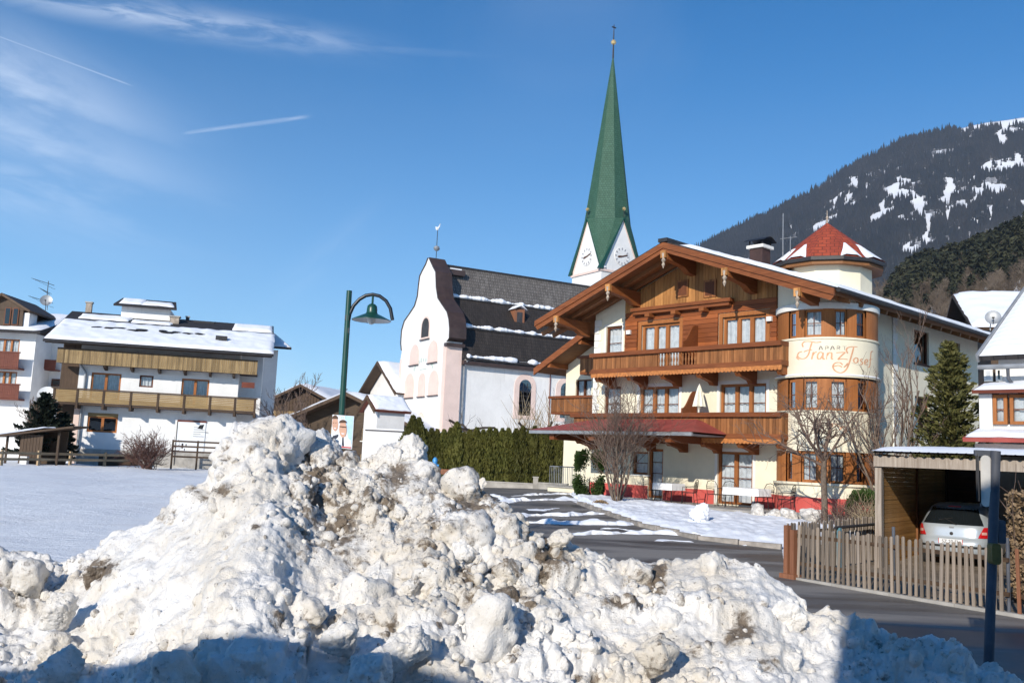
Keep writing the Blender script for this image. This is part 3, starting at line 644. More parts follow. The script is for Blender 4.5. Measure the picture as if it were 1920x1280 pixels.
def worley_planes(P, cell, tilt, seed):
    # every point takes the height of its nearest seed's tilted facet: broken slabs
    Q = P/cell; I = np.floor(Q).astype(int); best = np.full(Q.shape[:-1], 9.); val = np.zeros(Q.shape[:-1])
    def rn(a, b_, c_, k): return _G[_P[(_P[(_P[(a+seed*13+k*57) & 4095]+b_) & 4095]+c_) & 4095]]
    for dx in (-1, 0, 1):
        for dy in (-1, 0, 1):
            for dz in (-1, 0, 1):
                a, b_, c_ = I[..., 0]+dx, I[..., 1]+dy, I[..., 2]+dz
                D = [Q[..., i]-((a, b_, c_)[i]+rn(a, b_, c_, i)) for i in range(3)]; d2 = D[0]**2+D[1]**2+D[2]**2
                h_ = rn(a, b_, c_, 5)-.5+sum(D[i]*(rn(a, b_, c_, 6+i)-.5)*2*tilt for i in range(3)); m = d2 < best; best = np.where(m, d2, best); val = np.where(m, h_, val)
    return val
smoothz = blob(q, [(330, 1040, 250, 130, 1.), (470, 950, 90, 90, .8), (1400, 1120, 150, 60, .7), (1500, 1200, 160, 70, .5), (480, 830, 60, 40, .5)])
rough = (1-.72*np.clip(smoothz, 0, 1))*(.30+.70*sstep(-.28, .22, fbm(P0/.75+40, 3)))
warp = P0+np.stack([fbm(P0/.2+k*9, 2) for k in range(3)], -1)*.05
def soft(a, k):
    for _ in range(k):
        p = np.pad(a, 1, 'edge'); a = (p[:-2, 1:-1]+p[2:, 1:-1]+2*p[1:-1, 1:-1]+p[1:-1, :-2]+p[1:-1, 2:])/6
    return a
sl1 = soft(worley_planes(warp, .34, .9, 1), 7); sl2 = soft(worley_planes(warp, .14, .9, 2), 3)
lump = fbm(P0/.85+3, 3, .5); b1 = fbm(P0/.42, 3, .5, billow=True); b2 = fbm(P0/.17+7, 3, .55, billow=True); b3 = fbm(P0/.06+11, 2)
# plough furrows running down to the right across the middle of the heap
fur = vnoise(np.stack([(XX*.80+zz*.75)*2.1, (YY)*.25, XX*.12], -1))
mid = blob(q, [(700, 1000, 240, 150, 1.), (900, 960, 130, 120, .8)])
b0 = fbm(P0/.55+21, 4, .6, billow=True); b4 = fbm(P0/.10+5, 3, .6, billow=True)
disp = .12*lump + rough*(.07*b0*.6 + .10*(.5-b1)*.5 + .035*b2 + .032*b4 + .035*b3 + .12*sl1 + .065*sl2) + (1-rough)*(.03*b2+.012*b3) - .09*mid*np.abs(fur)
edge = sstep(0, .25, zz)*sstep(4.2, 4.6, YY)*sstep(13, 12.2, YY)
P1 = P0+nn*(disp*edge)[..., None]
P1[..., 2] = np.where(zz < .02, -.06, P1[..., 2])
DIRT = [(600, 880, 60, 70, .9), (650, 965, 110, 55, .75), (735, 905, 70, 45, .6), (880, 940, 60, 60, .75), (620, 1000, 90, 60, .65), (1018, 1040, 24, 75, 1.3), (1040, 1060, 60, 40, .7), (885, 1085, 55, 45, .7), (400, 925, 55, 16, .9), (195, 1066, 42, 26, 1.), (160, 1080, 60, 20, .5),
        (1175, 1132, 48, 16, 1.2), (1232, 1085, 22, 42, .9), (1388, 1190, 34, 34, .95), (1110, 1265, 40, 12, .7), (1260, 1240, 70, 32, .5), (1640, 1230, 90, 40, .35), (960, 1110, 60, 60, .35), (545, 845, 24, 34, .8), (590, 830, 55, 28, .8), (845, 915, 42, 40, .8), (950, 985, 50, 50, .6),
        (1440, 1250, 40, 22, .7), (790, 990, 60, 80, .45), (300, 960, 30, 12, .6), (30, 1120, 40, 30, .4), (480, 990, 12, 10, 1.), (520, 1170, 20, 25, .7), (700, 1165, 40, 20, .5), (1310, 960, 0.1, 0.1, 0)]
dirt = blob(q, DIRT)
idx = np.arange(nA*nY).reshape(nY, nA)
fc = np.stack([idx[:-1, :-1], idx[:-1, 1:], idx[1:, 1:], idx[1:, :-1]], -1).reshape(-1, 4)
kp = (zz.reshape(-1)[fc].max(1) > .012)
me = npmesh('snow_body', P1.reshape(-1, 3), fc[kp], True)
at = me.attributes.new('dirt', 'FLOAT', 'POINT'); at.data.foreach_set('value', dirt.ravel())
t = MT('ploughed_snow'); pos = t.coord('POS')
A_ = t.new('ShaderNodeAttribute', attribute_name='dirt').outputs['Fac']
A2 = t.new('ShaderNodeAttribute', attribute_name='grime', attribute_type='OBJECT').outputs['Fac']
Wt = t.math('ADD', A_, A2)
c = t.mix(t.mr(t.noise(pos, 2.2, 5), .3, .7), (.76, .745, .72), (.86, .85, .835))
film = t.math('MULTIPLY', t.mr(t.noise(pos, 1.5, 9, .68, .4), .38, .64), .72)
film = t.math('ADD', film, t.math('MULTIPLY', Wt, .42))
c = t.mix(film, c, (.63, .575, .49))
d1 = t.math('ADD', t.noise(pos, 4.2, 9, .72, .3), t.math('MULTIPLY', Wt, .25))
c = t.mix(t.mr(d1, .585, .72, 0, .92), c, (.145, .105, .068))
d2 = t.math('ADD', t.noise(pos, 26, 5, .7), t.math('MULTIPLY', Wt, .10))
c = t.mix(t.mr(d2, .62, .70, 0, .85), c, (.10, .075, .052))
h = t.math('ADD', t.math('MULTIPLY', t.noise(pos, 13., 7, .68), .8), t.math('MULTIPLY', t.noise(pos, 70., 4, .6), .22))
t.bump(h, .8, .045)
t.fin(c, .55, .35)
t.p.inputs['Subsurface Weight'].default_value = .0
heapM = t.m
heap = thing('snow_heap', 'huge dirty heap of ploughed snow filling the foreground', 'snow heap', (-2.4, 9.2, 0))
hb = link('snow_body', me, heapM, heap, loc=(2.4, -9.2, 0))
# clods: shared lumpy meshes, each clod a piece of its own
def clod(seed, sub, facets=12):
    bm = bmesh.new(); bmesh.ops.create_icosphere(bm, subdivisions=sub, radius=1); v = np.array([x.co[:] for x in bm.verts]); f = np.array([[w.index for w in fa_.verts] for fa_ in bm.faces]); bm.free()
    r = np.random.RandomState(seed); rad = np.ones(len(v))*1.15
    for k in range(facets):
        n = r.randn(3); n /= np.linalg.norm(n); d = .55+.40*r.rand(); cs = v@n; rad = np.where(cs > .05, np.minimum(rad, d/np.maximum(cs, .05)), rad)
    rad = .9*rad+.1
    if sub >= 2: rad = rad*(1+.32*fbm(v*1.25+seed*5, 4, .55)+.16*fbm(v*2.6+seed, 4, .6, billow=True)+(.06*fbm(v*7+seed, 4, .62)+.03*fbm(v*20+seed, 2) if sub > 3 else 0))
    v = v*rad[:, None]*np.array([1, .8+.3*r.rand(), .7+.25*r.rand()])
    return v, f
clodM = []
for k in range(9):
    v, f = clod(k, 5 if k < 5 else 4); m_ = npmesh('clod', v, f, True); m_.materials.append(heapM); clodM.append(m_)
front = (tf < .55)
def place_clods(n, regions, rmin, rmax, name='clod'):
    w = blob(q, regions)*front*(zz > .1)*(rough > .3); w = (w*np.abs(yy)*1.0).ravel(); w /= w.sum()
    for i in rng.choice(len(w), n, p=w):
        j, k = divmod(i, nA); r = rmin*(rmax/rmin)**(rng.rand()**1.5)
        p = P1[j, k]-nn[j, k]*r*(.30+.35*rng.rand())
        o = link(name, clodM[rng.randint(len(clodM))], None, heap, loc=(p[0]+2.4, p[1]-9.2, p[2]), rot=tuple(rng.rand(3)*6.28), scale=(r, r, r))
        o['grime'] = float(max(0, dirt[j, k]*.9+rng.rand()**2*.5-.1))
REG = [(700, 930, 260, 130, 1.), (820, 1130, 250, 120, .9), (600, 850, 80, 40, 1.), (780, 860, 60, 50, 1.), (880, 930, 70, 70, 1.), (120, 1080, 160, 60, .7), (250, 1240, 350, 40, .5), (1150, 1150, 230, 100, .6), (1250, 1240, 250, 50, .7), (1700, 1240, 200, 60, .35), (300, 1000, 120, 40, .15), (470, 810, 60, 30, .4)]
place_clods(45, REG, .11, .22)
place_clods(240, REG, .035, .11)
for (px, py, Yq, r, g) in [(487, 838, 9.05, .40, .1), (452, 840, 9.1, .26, .1), (528, 838, 9.1, .26, .2), (520, 850, 9.05, .2, .25), (445, 850, 9.0, .18, .15), (600, 850, 9.45, .27, .4), (650, 872, 9.5, .20, .5), (735, 860, 9.4, .26, .15), (768, 850, 9.35, .20, .1), (872, 915, 8.95, .21, .45), (902, 905, 8.95, .075, .1), (1045, 1012, 8.45, .125, .05), (1000, 1010, 8.6, .11, .2),
                           (940, 990, 8.5, .24, .5), (870, 1000, 8.3, .30, .3), (925, 1160, 7.05, .25, .1), (770, 1210, 6.5, .18, .0), (690, 1250, 6.2, .17, 0), (640, 1190, 6.6, .15, .1), (60, 1085, 8.9, .2, .2), (20, 1075, 9.0, .2, .4), (110, 1140, 8.1, .17, .0), (180, 1080, 8.9, .16, .8),
                           (790, 885, 9.2, .2, .25), (560, 990, 8.4, .15, .2), (830, 1060, 8.0, .17, .2), (700, 930, 8.9, .19, .15), (760, 930, 8.9, .17, .3), (640, 930, 8.9, .17, .7), (1340, 1060, 8.4, .16, 0), (1195, 1070, 8.3, .13, .3), (1480, 1155, 7.8, .15, .05), (530, 1190, 6.9, .2, .1), (1230, 1225, 6.9, .16, .4), (330, 1250, 6.1, .16, 0), (120, 1240, 6.3, .15, 0), (470, 1235, 6.3, .14, 0)]:
    p = atY(px, py, Yq)
    o = link('clod', clodM[rng.randint(len(clodM))], None, heap, loc=(p[0]+2.4, p[1]-9.2, p[2]-r*.15), rot=tuple(rng.rand(3)*6.28), scale=(r, r, r*.9)); o['grime'] = float(g)
# crumbs too small to pick apart
vs, fs, o_ = [], [], 0
protos = [clod(50+k, 2, 8) for k in range(6)]
w = ((blob(q, REG)*.9+.12)*front*(zz > .06)*(.25+rough)).ravel()*np.repeat(yy[:, 0], nA); w /= w.sum()
for i in rng.choice(len(w), 2000, p=w):
    j, k = divmod(i, nA); r = .012*(5.5)**(rng.rand()**1.4); v, f = protos[rng.randint(6)]
    th = rng.rand()*6.28; c_, n_ = math.cos(th), math.sin(th); u = v*r
    if rng.rand() < .5: u = u[:, [2, 0, 1]]
    u = np.stack([u[:, 0]*c_-u[:, 1]*n_, u[:, 0]*n_+u[:, 1]*c_, u[:, 2]], -1)+P1[j, k]-nn[j, k]*r*.2; vs.append(u); fs.append(f+o_); o_ += len(v)
o = link('crumbs', npmesh('crumbs', np.concatenate(vs), np.concatenate(fs), False), heapM, heap, loc=(2.4, -9.2, 0)); o['kind'] = 'stuff'; o['grime'] = .25
# ------------------------------------------------------------------ building parts
def wallgrid(b, x0, x1, z0, z1, y, holes, depth):
    """front face at y with rectangular openings and their reveals (a, d, z)"""
    xs = sorted({x0, x1, *[min(max(q, x0), x1) for h in holes for q in h[:2]]}); zs = sorted({z0, z1, *[min(max(q, z0), z1) for h in holes for q in h[2:4]]})
    for i in range(len(xs)-1):
        for j in range(len(zs)-1):
            cx, cz = (xs[i]+xs[i+1])/2, (zs[j]+zs[j+1])/2
            if any(h[0] < cx < h[1] and h[2] < cz < h[3] for h in holes): continue
            b.poly([(xs[i], y, zs[j]), (xs[i+1], y, zs[j]), (xs[i+1], y, zs[j+1]), (xs[i], y, zs[j+1])])
    for h in holes:
        a, c, e, g = h[:4]
        b.poly([(a, y, e), (a, y+depth, e), (a, y+depth, g), (a, y, g)]); b.poly([(c, y, e), (c, y, g), (c, y+depth, g), (c, y+depth, e)])
        b.poly([(a, y, g), (a, y+depth, g), (c, y+depth, g), (c, y, g)]); b.poly([(a, y, e), (c, y, e), (c, y+depth, e), (a, y+depth, e)])
def window(par, T, x0, x1, z0, z1, n=2, fr=.09, y=.12, mat='frame', bars=1, curtain=True, sill=None, trim=None, glass='glass', vbar=False, name='window'):
    """frame with n sashes set y into the wall; panes and curtains are its pieces"""
    b = B(T); d0, d1 = y-.05, y+.05
    b.box(x0, x0+fr, d0, d1, z0, z1); b.box(x1-fr, x1, d0, d1, z0, z1); b.box(x0+fr, x1-fr, d0, d1, z1-fr, z1); b.box(x0+fr, x1-fr, d0, d1, z0, z0+fr)
    w = (x1-x0-2*fr)/n
    for k in range(1, n): xx = x0+fr+k*w; b.box(xx-fr*.75, xx+fr*.75, d0-.015, d1, z0+fr, z1-fr)
    if trim:
        b.box(x0-trim, x0, -.05, .05, z0, z1+trim); b.box(x1, x1+trim, -.05, .05, z0, z1+trim); b.box(x0, x1, -.05, .05, z1, z1+trim)
    wn = b.obj(name, MAT[mat], par)
    for k in range(n):
        a = x0+fr+k*w+(fr*.75 if k else 0); c = x0+fr+(k+1)*w-(fr*.75 if k < n-1 else 0)
        b = B(T); b.poly([(a, y, z0+fr), (c, y, z0+fr), (c, y, z1-fr), (a, y, z1-fr)]); b.obj('pane', MAT[glass], wn)
        if bars:
            b = B(T)
            for q in range(1, bars+1): zz_ = z0+fr+(z1-z0-2*fr)*q/(bars+1); b.box(a, c, y-.022, y-.009, zz_-.018, zz_+.018)
            if vbar: b.box((a+c)/2-.012, (a+c)/2+.012, y-.026, y-.0225, z0+fr, z1-fr)
            b.obj('glazing_bar', MAT['dframe'], wn)
    if curtain:
        b = B(T); m = max(6, int((x1-x0)/.045)); pts = []
        for k in range(m+1):
            xx = x0+fr*.3+(x1-x0-fr*.6)*k/m; dd = y+.075+.03*math.sin(k*1.15+x0)+.012*math.sin(k*2.9)
            pts.append((xx, dd))
        for k in range(m):
            (a, d), (c, e) = pts[k], pts[k+1]; b.poly([(a, d, z0), (c, e, z0), (c, e, z1), (a, d, z1)])
        b.obj('curtain', MAT['curtain'], wn)
    if sill:
        b = B(T); b.box(x0-.08, x1+.08, -sill, y-.052, z0-.07, z0-.003); b.obj('window_sill', MAT['trimwhite'] if mat != 'dframe' else MAT['dframe'], wn)
    return wn
def snow_slab(quad, th, n, m, seed=0, rag=.15, lump=.06):
    """snow lying on a roof plane: quad corners p00,p10,p11,p01 (3d), ragged rim, rounded edge"""
    p00, p10, p11, p01 = [np.array(p, float) for p in quad]
    nr = np.cross(p10-p00, p01-p00); nr /= np.linalg.norm(nr)
    if nr[2] < 0: nr = -nr
    S, Tt = np.meshgrid(np.linspace(0, 1, n+1), np.linspace(0, 1, m+1))
    base = (p00*(1-S[..., None])+p10*S[..., None])*(1-Tt[..., None])+(p01*(1-S[..., None])+p11*S[..., None])*Tt[..., None]
    L1 = np.linalg.norm(p10-p00); L2 = np.linalg.norm(p01-p00)
    # ragged shrinkage at the rims
    j1 = (fbm(base*1.1+seed, 3)+.3)*rag; s2 = np.clip(S, 0, 1)
    ed = np.minimum(np.minimum(S*L1, (1-S)*L1), np.minimum(Tt*L2, (1-Tt)*L2))
    h = th*(1-np.exp(-ed/(.35*th+.05)))*(1+lump/th*fbm(base*1.7+seed*3, 3))+.012
    top = base+nr*np.maximum(h, .01)[..., None]
    rim = (ed < 1e-6)
    ctr = base.reshape(-1, 3).mean(0); dirv = ctr-base; dirv /= np.linalg.norm(dirv, axis=-1, keepdims=True)+1e-9
    top = np.where(rim[..., None], base+nr*.006+dirv*np.abs(j1)[..., None]*.6, top)
    idx = np.arange((n+1)*(m+1)).reshape(m+1, n+1)
    fc = np.stack([idx[:-1, :-1], idx[:-1, 1:], idx[1:, 1:], idx[1:, :-1]], -1).reshape(-1, 4)
    return npmesh('snow', top.reshape(-1, 3), fc, True)
def put_snow(par, quad, th, n, m, seed=0, rag=.15, lump=.06, name='roof_snow', mat='roofsnow'):
    return link(name, snow_slab(quad, th, n, m, seed, rag, lump), MAT[mat], par)
def snow_roll(par, p, q_, r, seed, name='snow_ledge', n=60, gap=.0, mat='roofsnow'):
    """a ragged ridge of snow along an eave or snow guard"""
    p, q_ = np.array(p, float), np.array(q_, float); L = np.linalg.norm(q_-p); v = []; f = []; k = 8
    d = (q_-p)/L; sd = np.cross(d, [0, 0, 1.]); sd /= np.linalg.norm(sd)
    s_ = np.linspace(0, 1, n+1)
    rad = r*(.8+1.0*fbm(np.stack([s_*L*1.7, s_*0+seed, s_*0], -1), 5, .65))
    if gap: rad = np.where(fbm(np.stack([s_*L*.25, s_*0+seed+40, s_*0], -1), 2) < -gap, r*.12, rad)
    rad[0] = rad[-1] = r*.3; rad = np.clip(rad, r*.12, 3)
    for i in range(n+1):
        c_ = p+(q_-p)*s_[i]
        for j in range(k):
            th = 2*math.pi*j/k; v.append(c_+sd*math.cos(th)*rad[i]*1.5+np.array([0, 0, 1])*(math.sin(th)*rad[i]*.9+.15*rad[i]))
    for i in range(n):
        for j in range(k): f.append((i*k+j, i*k+(j+1) % k, (i+1)*k+(j+1) % k, (i+1)*k+j))
    return link(name, npmesh(name, v, f, True), MAT[mat], par)
def groove_boards(b, x0, x1, z0, z1, y0, y1, w, vert=True, gap=.008, jit=.006):
    """a panel of single boards with open joints"""
    n = max(1, round(((x1-x0) if vert else (z1-z0))/w)); st = ((x1-x0) if vert else (z1-z0))/n
    for k in range(n):
        j = random.random()*jit
        if vert: b.box(x0+k*st+gap/2, x0+(k+1)*st-gap/2, y0-j, y1, z0, z1)
        else: b.box(x0, x1, y0-j, y1, z0+k*st+gap/2, z0+(k+1)*st-gap/2)

# ------------------------------------------------------------------ the guest house with the turret
A = Fr(5.43, 39.85, .831)
hotel = thing('guest_house', 'cream guest house with timber gable, carved balconies and round corner turret', 'building', (5.43, 39.85, 0), -A.yaw)
z1x = lambda zx, zy: (960+.270833*zx, 420+.270833*zy)
z2x = lambda zx, zy: (1400+.270833*zx, 400+.270833*zy)
z3x = lambda zx, zy: (960+.270833*zx, 700+.270833*zy)
z4x = lambda zx, zy: (1400+.270833*zx, 700+.270833*zy)
UL, UR, UC, VC, RTUR = -2.44, 8.95, 8.50, .86, 1.80          # left corner, right corner, turret centre, radius
VO = -2.05; UG, ZRI = A.h(1245, 452, VO); ER, zer = A.h(1566, 532, VO); EL, zel = A.h(1005, 604, VO); SLP = (ZRI-(zer+zel)/2)/((ER-EL)/2)  # ridge and eaves
UG = (ER+EL)/2*.5+UG*.5
ZB = .35; VB = 14.0
def zroof(u): return ZRI-SLP*abs(u-UG)
ID = lambda x, y, z: (x, y, z)
H = lambda zz, v=0.: A.h(*zz, v)
# openings of the front, read off the photograph on the wall plane
def rect(za, zb, v=0.):
    u0, zt = H(za, v); u1, zb_ = H(zb, v); return [u0, u1, zb_, zt]
w2L = rect(z1x(900, 700), z1x(1162, 852)); w2R = rect(z1x(1462, 650), z1x(1762, 815))
w1L = rect(z3x(888, 97), z3x(1155, 265)); w1R = rect(z3x(1442, 74), z3x(1760, 265))
zw1 = (w1L[3]+w1R[3])/2; zw2 = (w2L[3]+w2R[3])/2
w1L[3] = w1R[3] = zw1; w2L[3] = w2R[3] = zw2
w1L[2] = w1R[2] = zw1-2.15; w2L[2] = w2R[2] = zw2-2.15          # French windows down to the balcony floors
ZF1, ZF2 = zw1-2.2, zw2-2.2
gd = rect(z3x(1425, 538), z3x(1665, 800)); gd[2] = .78
wn2 = rect(z1x(655, 712), z1x(760, 880)); wn2[2] = ZF2+.1
wn1 = rect(z3x(643, 92), z3x(750, 265)); wn1[2] = ZF1+.1
gw = rect(z3x(838, 540), z3x(940, 700)); gdo = rect(z3x(948, 520), z3x(1040, 850)); gdo[2] = .8
holes = [w2L, w2R, w1L, w1R, gd, wn2, wn1, gw, gdo]
b = B(); wallgrid(b, UL, UR, ZB, 8.9, 0, holes, .2)
# gable triangle above, then sides and back
b.poly([(UL, 0, 8.9), (UR, 0, 8.9), (UR, 0, zroof(UR)-.2), (UG, 0, ZRI-.2), (UL, 0, zroof(UL)-.2)])
b.poly([(UL, 0, ZB), (UL, 0, zroof(UL)-.2), (UL, VB, zroof(UL)-.2), (UL, VB, ZB)])
b.poly([(UL, VB, ZB), (UR, VB, ZB), (UR, VB, zroof(UR)-.2), (UG, VB, ZRI-.2), (UL, VB, zroof(UL)-.2)])
b.obj('front_wall', MAT['cream'], hotel)
TS = lambda a, d, z: (UR-d, a, z)
sw = []
for za, zb in (((1160, 795), (1262, 975)), ((1388, 872), (1480, 1040))):
    v0, zt = A.hu(*z2x(*za), UR); v1, zb_ = A.hu(*z2x(*zb), UR); sw.append([v0, v1, zt-1.45, zt-.02])
for k in range(2):
    s_ = list(sw[k]); s_[2] -= 2.8; s_[3] -= 2.8; sw.append(s_)
b = B(TS); wallgrid(b, 0, VB, ZB, zroof(UR)-.2, 0, sw, .2); b.obj('side_wall', MAT['cream'], hotel)
if True:
  for s_ in sw: window(hotel, TS, *s_, n=1, fr=.07, y=.14, mat='dframe', bars=0, curtain=False, glass='dglass', sill=.08)
# near-black sheets just inside the panes, painted for unlit rooms
b = B(); b.box(UL+.2, UR-.5, .9, 1.0, ZB, 9.0); b.box(UR-1.0, UR-.9, 1., VB-.2, ZB, 8.6); b.obj('dark_backing', MAT['room'], hotel)
# front windows
for h_ in (w2L, w2R): window(hotel, ID, *h_, n=3, fr=.11, y=.13, bars=1, trim=.16)
for h_ in (w1L, w1R): window(hotel, ID, *h_, n=3, fr=.10, y=.13, bars=2)
window(hotel, ID, *gd, n=2, fr=.10, y=.13, bars=3, name='terrace_door'); window(hotel, ID, *gdo, n=1, fr=.10, y=.13, bars=3, name='terrace_door')
window(hotel, ID, *gw, n=1, fr=.08, y=.13, bars=1, sill=.06); window(hotel, ID, *wn2, n=1, fr=.09, y=.13, bars=2, mat='dframe'); window(hotel, ID, *wn1, n=1, fr=.09, y=.13, bars=2, mat='dframe')
# white painted surrounds
for h_, w_ in ((w1L, .14), (w1R, .14), (gd, .13), (wn2, .1)):
    b = B(); b.box(h_[0]-w_, h_[0]-.002, -.022, 0, h_[2], h_[3]+w_); b.box(h_[1]+.002, h_[1]+w_, -.022, 0, h_[2], h_[3]+w_); b.box(h_[0]-.002, h_[1]+.002, -.022, 0, h_[3]+.002, h_[3]+w_); b.obj('window_surround', MAT['trimwhite'], hotel)
# red plinth
b = B(); 
for p_, q_ in ((UL, gdo[0]-.02), (gdo[1]+.05, gd[0]-.15), (gd[1]+.15, UC-RTUR+.25)): b = B(); b.box(p_, q_, -.05, 0, ZB, 1.28); b.obj('plinth', MAT['plinth'], hotel)
b = B(TS); b.box(1.6, VB, -.05, 0, ZB, 1.1); b.obj('plinth', MAT['plinth'], hotel)
# timber front of the top storey: logs below, pale upright boards in the gable
uc0 = H(z1x(790, 760))[0]; uc1 = H(z1x(1840, 700))[0]; zbm = H(z1x(1205, 560))[1]
b = B()
lg = [(w2L[0]-.2, w2L[1]+.2), (w2R[0]-.2, w2R[1]+.2)]
for x0, x1 in ((uc0, lg[0][0]), (lg[0][1], lg[1][0]), (lg[1][1], uc1)): groove_boards(b, x0, x1, ZF2-.05, zw2+.18, -.09, -.004, .19, False, .014, .012)
groove_boards(b, uc0, uc1, zw2+.18, zbm-.1, -.09, -.004, .19, False, .014, .012); b.obj('log_siding', MAT['logwood'], hotel, kind='stuff')
b = B(); n = 46
for k in range(n):
    x0 = uc0+(uc1-uc0)*k/n; x1 = uc0+(uc1-uc0)*(k+1)/n
    for a0, a1 in ((x0, x1),):
        b.prism([(a0+.006, zbm-.1), (a1-.006, zbm-.1), (a1-.006, zroof(a1)-.38), (a0+.006, zroof(a0)-.38)], 'y', -.11-random.random()*.012, -.003)
b.obj('gable_boards', MAT['gablewood'], hotel, kind='stuff')
mu0 = H(z1x(862, 600))[0]; mu1 = H(z1x(1550, 530))[0]
b = B(); b.box(mu0, mu1, -.42, -.112, zbm-.12, zbm+.02); b.box(mu0+.1, mu1-.1, -.34, -.112, zbm-.26, zbm-.12); b.obj('cornice_beam', MAT['honey'], hotel)
for zx in (985, 1165, 1360):
    u = H(z1x(zx, 590))[0]; b = B(); b.box(u-.12, u+.12, -.50, -.112, zbm-.42, zbm-.27); b.obj('beam_end', MAT['honeyy'], hotel)
for zx in (1195, 1385):       # small gable windows, dark panels stand in for their dark openings
    u, z = H(z1x(zx, 450)); b = B(); b.box(u-.30, u+.30, -.17, -.13, z-.36, z+.36); w_ = b.obj('window', MAT['honeyz'], hotel); b = B(); b.box(u-.22, u+.22, -.178, -.172, z-.28, z+.28); b.obj('opening_panel', MAT['dframe'], w_); b = B(); b.box(u-.22, u+.22, -.16, -.15, z-.28, z+.28)
for (zx, zy) in ((822, 752), (1797, 660)):
    u, z = H(z1x(zx, zy)); b = B(); b.box(u-.11, u+.11, -.20, -.10, z-.09, z+.09); b.obj('wall_lamp', MAT['lampwhite'], hotel)
# main roof with deep boarded eaves
V0, V1 = VO, VB+1.2
def roofq(ua, ub, va, vb, dz=0.): return [(ua, va, zroof(ua)+dz), (ub, va, zroof(ub)+dz), (ub, vb, zroof(ub)+dz), (ua, vb, zroof(ua)+dz)]
b = B(); b.slab(roofq(EL, UG, V0-.05, V1), .10); b.slab(roofq(UG, ER, V0-.05, V1), .10); roof = b.obj('roof', MAT['darkroof'], hotel)
b = B(); b.slab(roofq(EL+.1, UG, V0+.02, V1-.1, -.115), .16); b.slab(roofq(UG, ER-.1, V0+.02, V1-.1, -.115), .16); b.obj('soffit_boarding', MAT['soffit'], hotel)
for sgn, ue in ((-1, EL), (1, ER)):
    b = B(); b.prism([(UG, ZRI-.06), (ue, zroof(ue)-.06), (ue, zroof(ue)-.30), (UG, ZRI-.30)], 'y', V0-.10, V0-.0); b.prism([(UG, ZRI-.30), (ue, zroof(ue)-.30), (ue+sgn*-.15, zroof(ue)-.46), (UG, ZRI-.46)], 'y', V0-.05, V0+.03); b.obj('fascia_board', MAT['dhoney' if sgn > 5 else 'honey'], hotel)
b = B(); b.box(UG-.22, UG+.22, V0-.15, V0+6, ZRI-.06, ZRI+.09); b.obj('ridge_cap', MAT['dark'], hotel)
b = B(); b.tube([(ER+.06, V0+.1, zroof(ER)-.08), (ER+.06, V1, zroof(ER)-.08)], .09, 8); b.tube([(EL-.06, V0+.1, zroof(EL)-.08), (EL-.06, V1, zroof(EL)-.08)], .09, 8); b.obj('gutter', MAT['dark'], hotel)
for va in np.arange(V0+1.2, V1, .95):
    b = B(); b.beam((UR, va, zroof(UR)-.36), (ER-.1, va, zroof(ER-.1)-.36), .12, .16); b.obj('rafter', MAT['soffit'], hotel)
for va in (-1.2, -.5):
    b = B(); b.beam((UL-2.2, va, zroof(UL-2.2)-.36), (UG-.2, va, zroof(UG-.2)-.36), .14, .18); b.obj('rafter', MAT['soffit'], hotel)
    b = B(); b.beam((UG+.2, va, zroof(UG+.2)-.36), (ER-.4, va, zroof(ER-.4)-.36), .14, .18); b.obj('rafter', MAT['soffit'], hotel)
put_snow(roof, roofq(UG+.7, ER-.02, V0+.02, V1-.2), .14, 60, 50, 3, .4, .05); put_snow(roof, roofq(EL+.1, UG-.8, V0+5, V1-.2), .12, 20, 20, 4, .4, .05)
# purlins with carved drops under the verge
for zz_ in (z1x(318, 640), z1x(678, 425), z1x(1062, 205), z1x(1485, 305), z2x(363, 500)):
    u, z = A.h(*zz_, V0+.05); zt = zroof(u)-.46
    b = B(); b.prism([(V0+.02, zt), (V0+.02, zt-.28), (-.9, zt-.42), (-.55, zt-.62), (.0, zt-.66), (.0, zt)], 'x', u-.14, u+.14); pu = b.obj('purlin', MAT['honeyy'], hotel)
    b = B(); b.lathe([(.0, zt-.02), (.08, zt-.06), (.05, zt-.26), (.095, zt-.34), (.035, zt-.44), (.075, zt-.52), (.015, zt-.66), (0, zt-.68)], 8, (u, V0-.06)); b.obj('carved_drop', MAT['dropwood'], pu, True)
    b = B(); b.box(u-.13, u+.13, V0-.105, V0+.015, zt-.24, zt+.05); b.obj('purlin_end', MAT['gablewood'], pu)
# white corner stones
def quoins(T, x0, z0, z1, m, sgn=1):
    n = int((z1-z0)/.30)
    for k in range(n):
        w_ = .40 if k % 2 else .26; b = B(T); zq = z0+k*(z1-z0)/n
        b.box(min(x0, x0+sgn*w_), max(x0, x0+sgn*w_), -.04, -.002, zq+.012, zq+(z1-z0)/n-.012); b.obj('quoin', MAT['trimwhite'], hotel)
quoins(ID, UL, 2.9, zroof(UL)-.55, hotel)
quoins(TS, A.hu(*z2x(1008, 900), UR)[0], 1.15, zroof(UR)-.45, hotel)
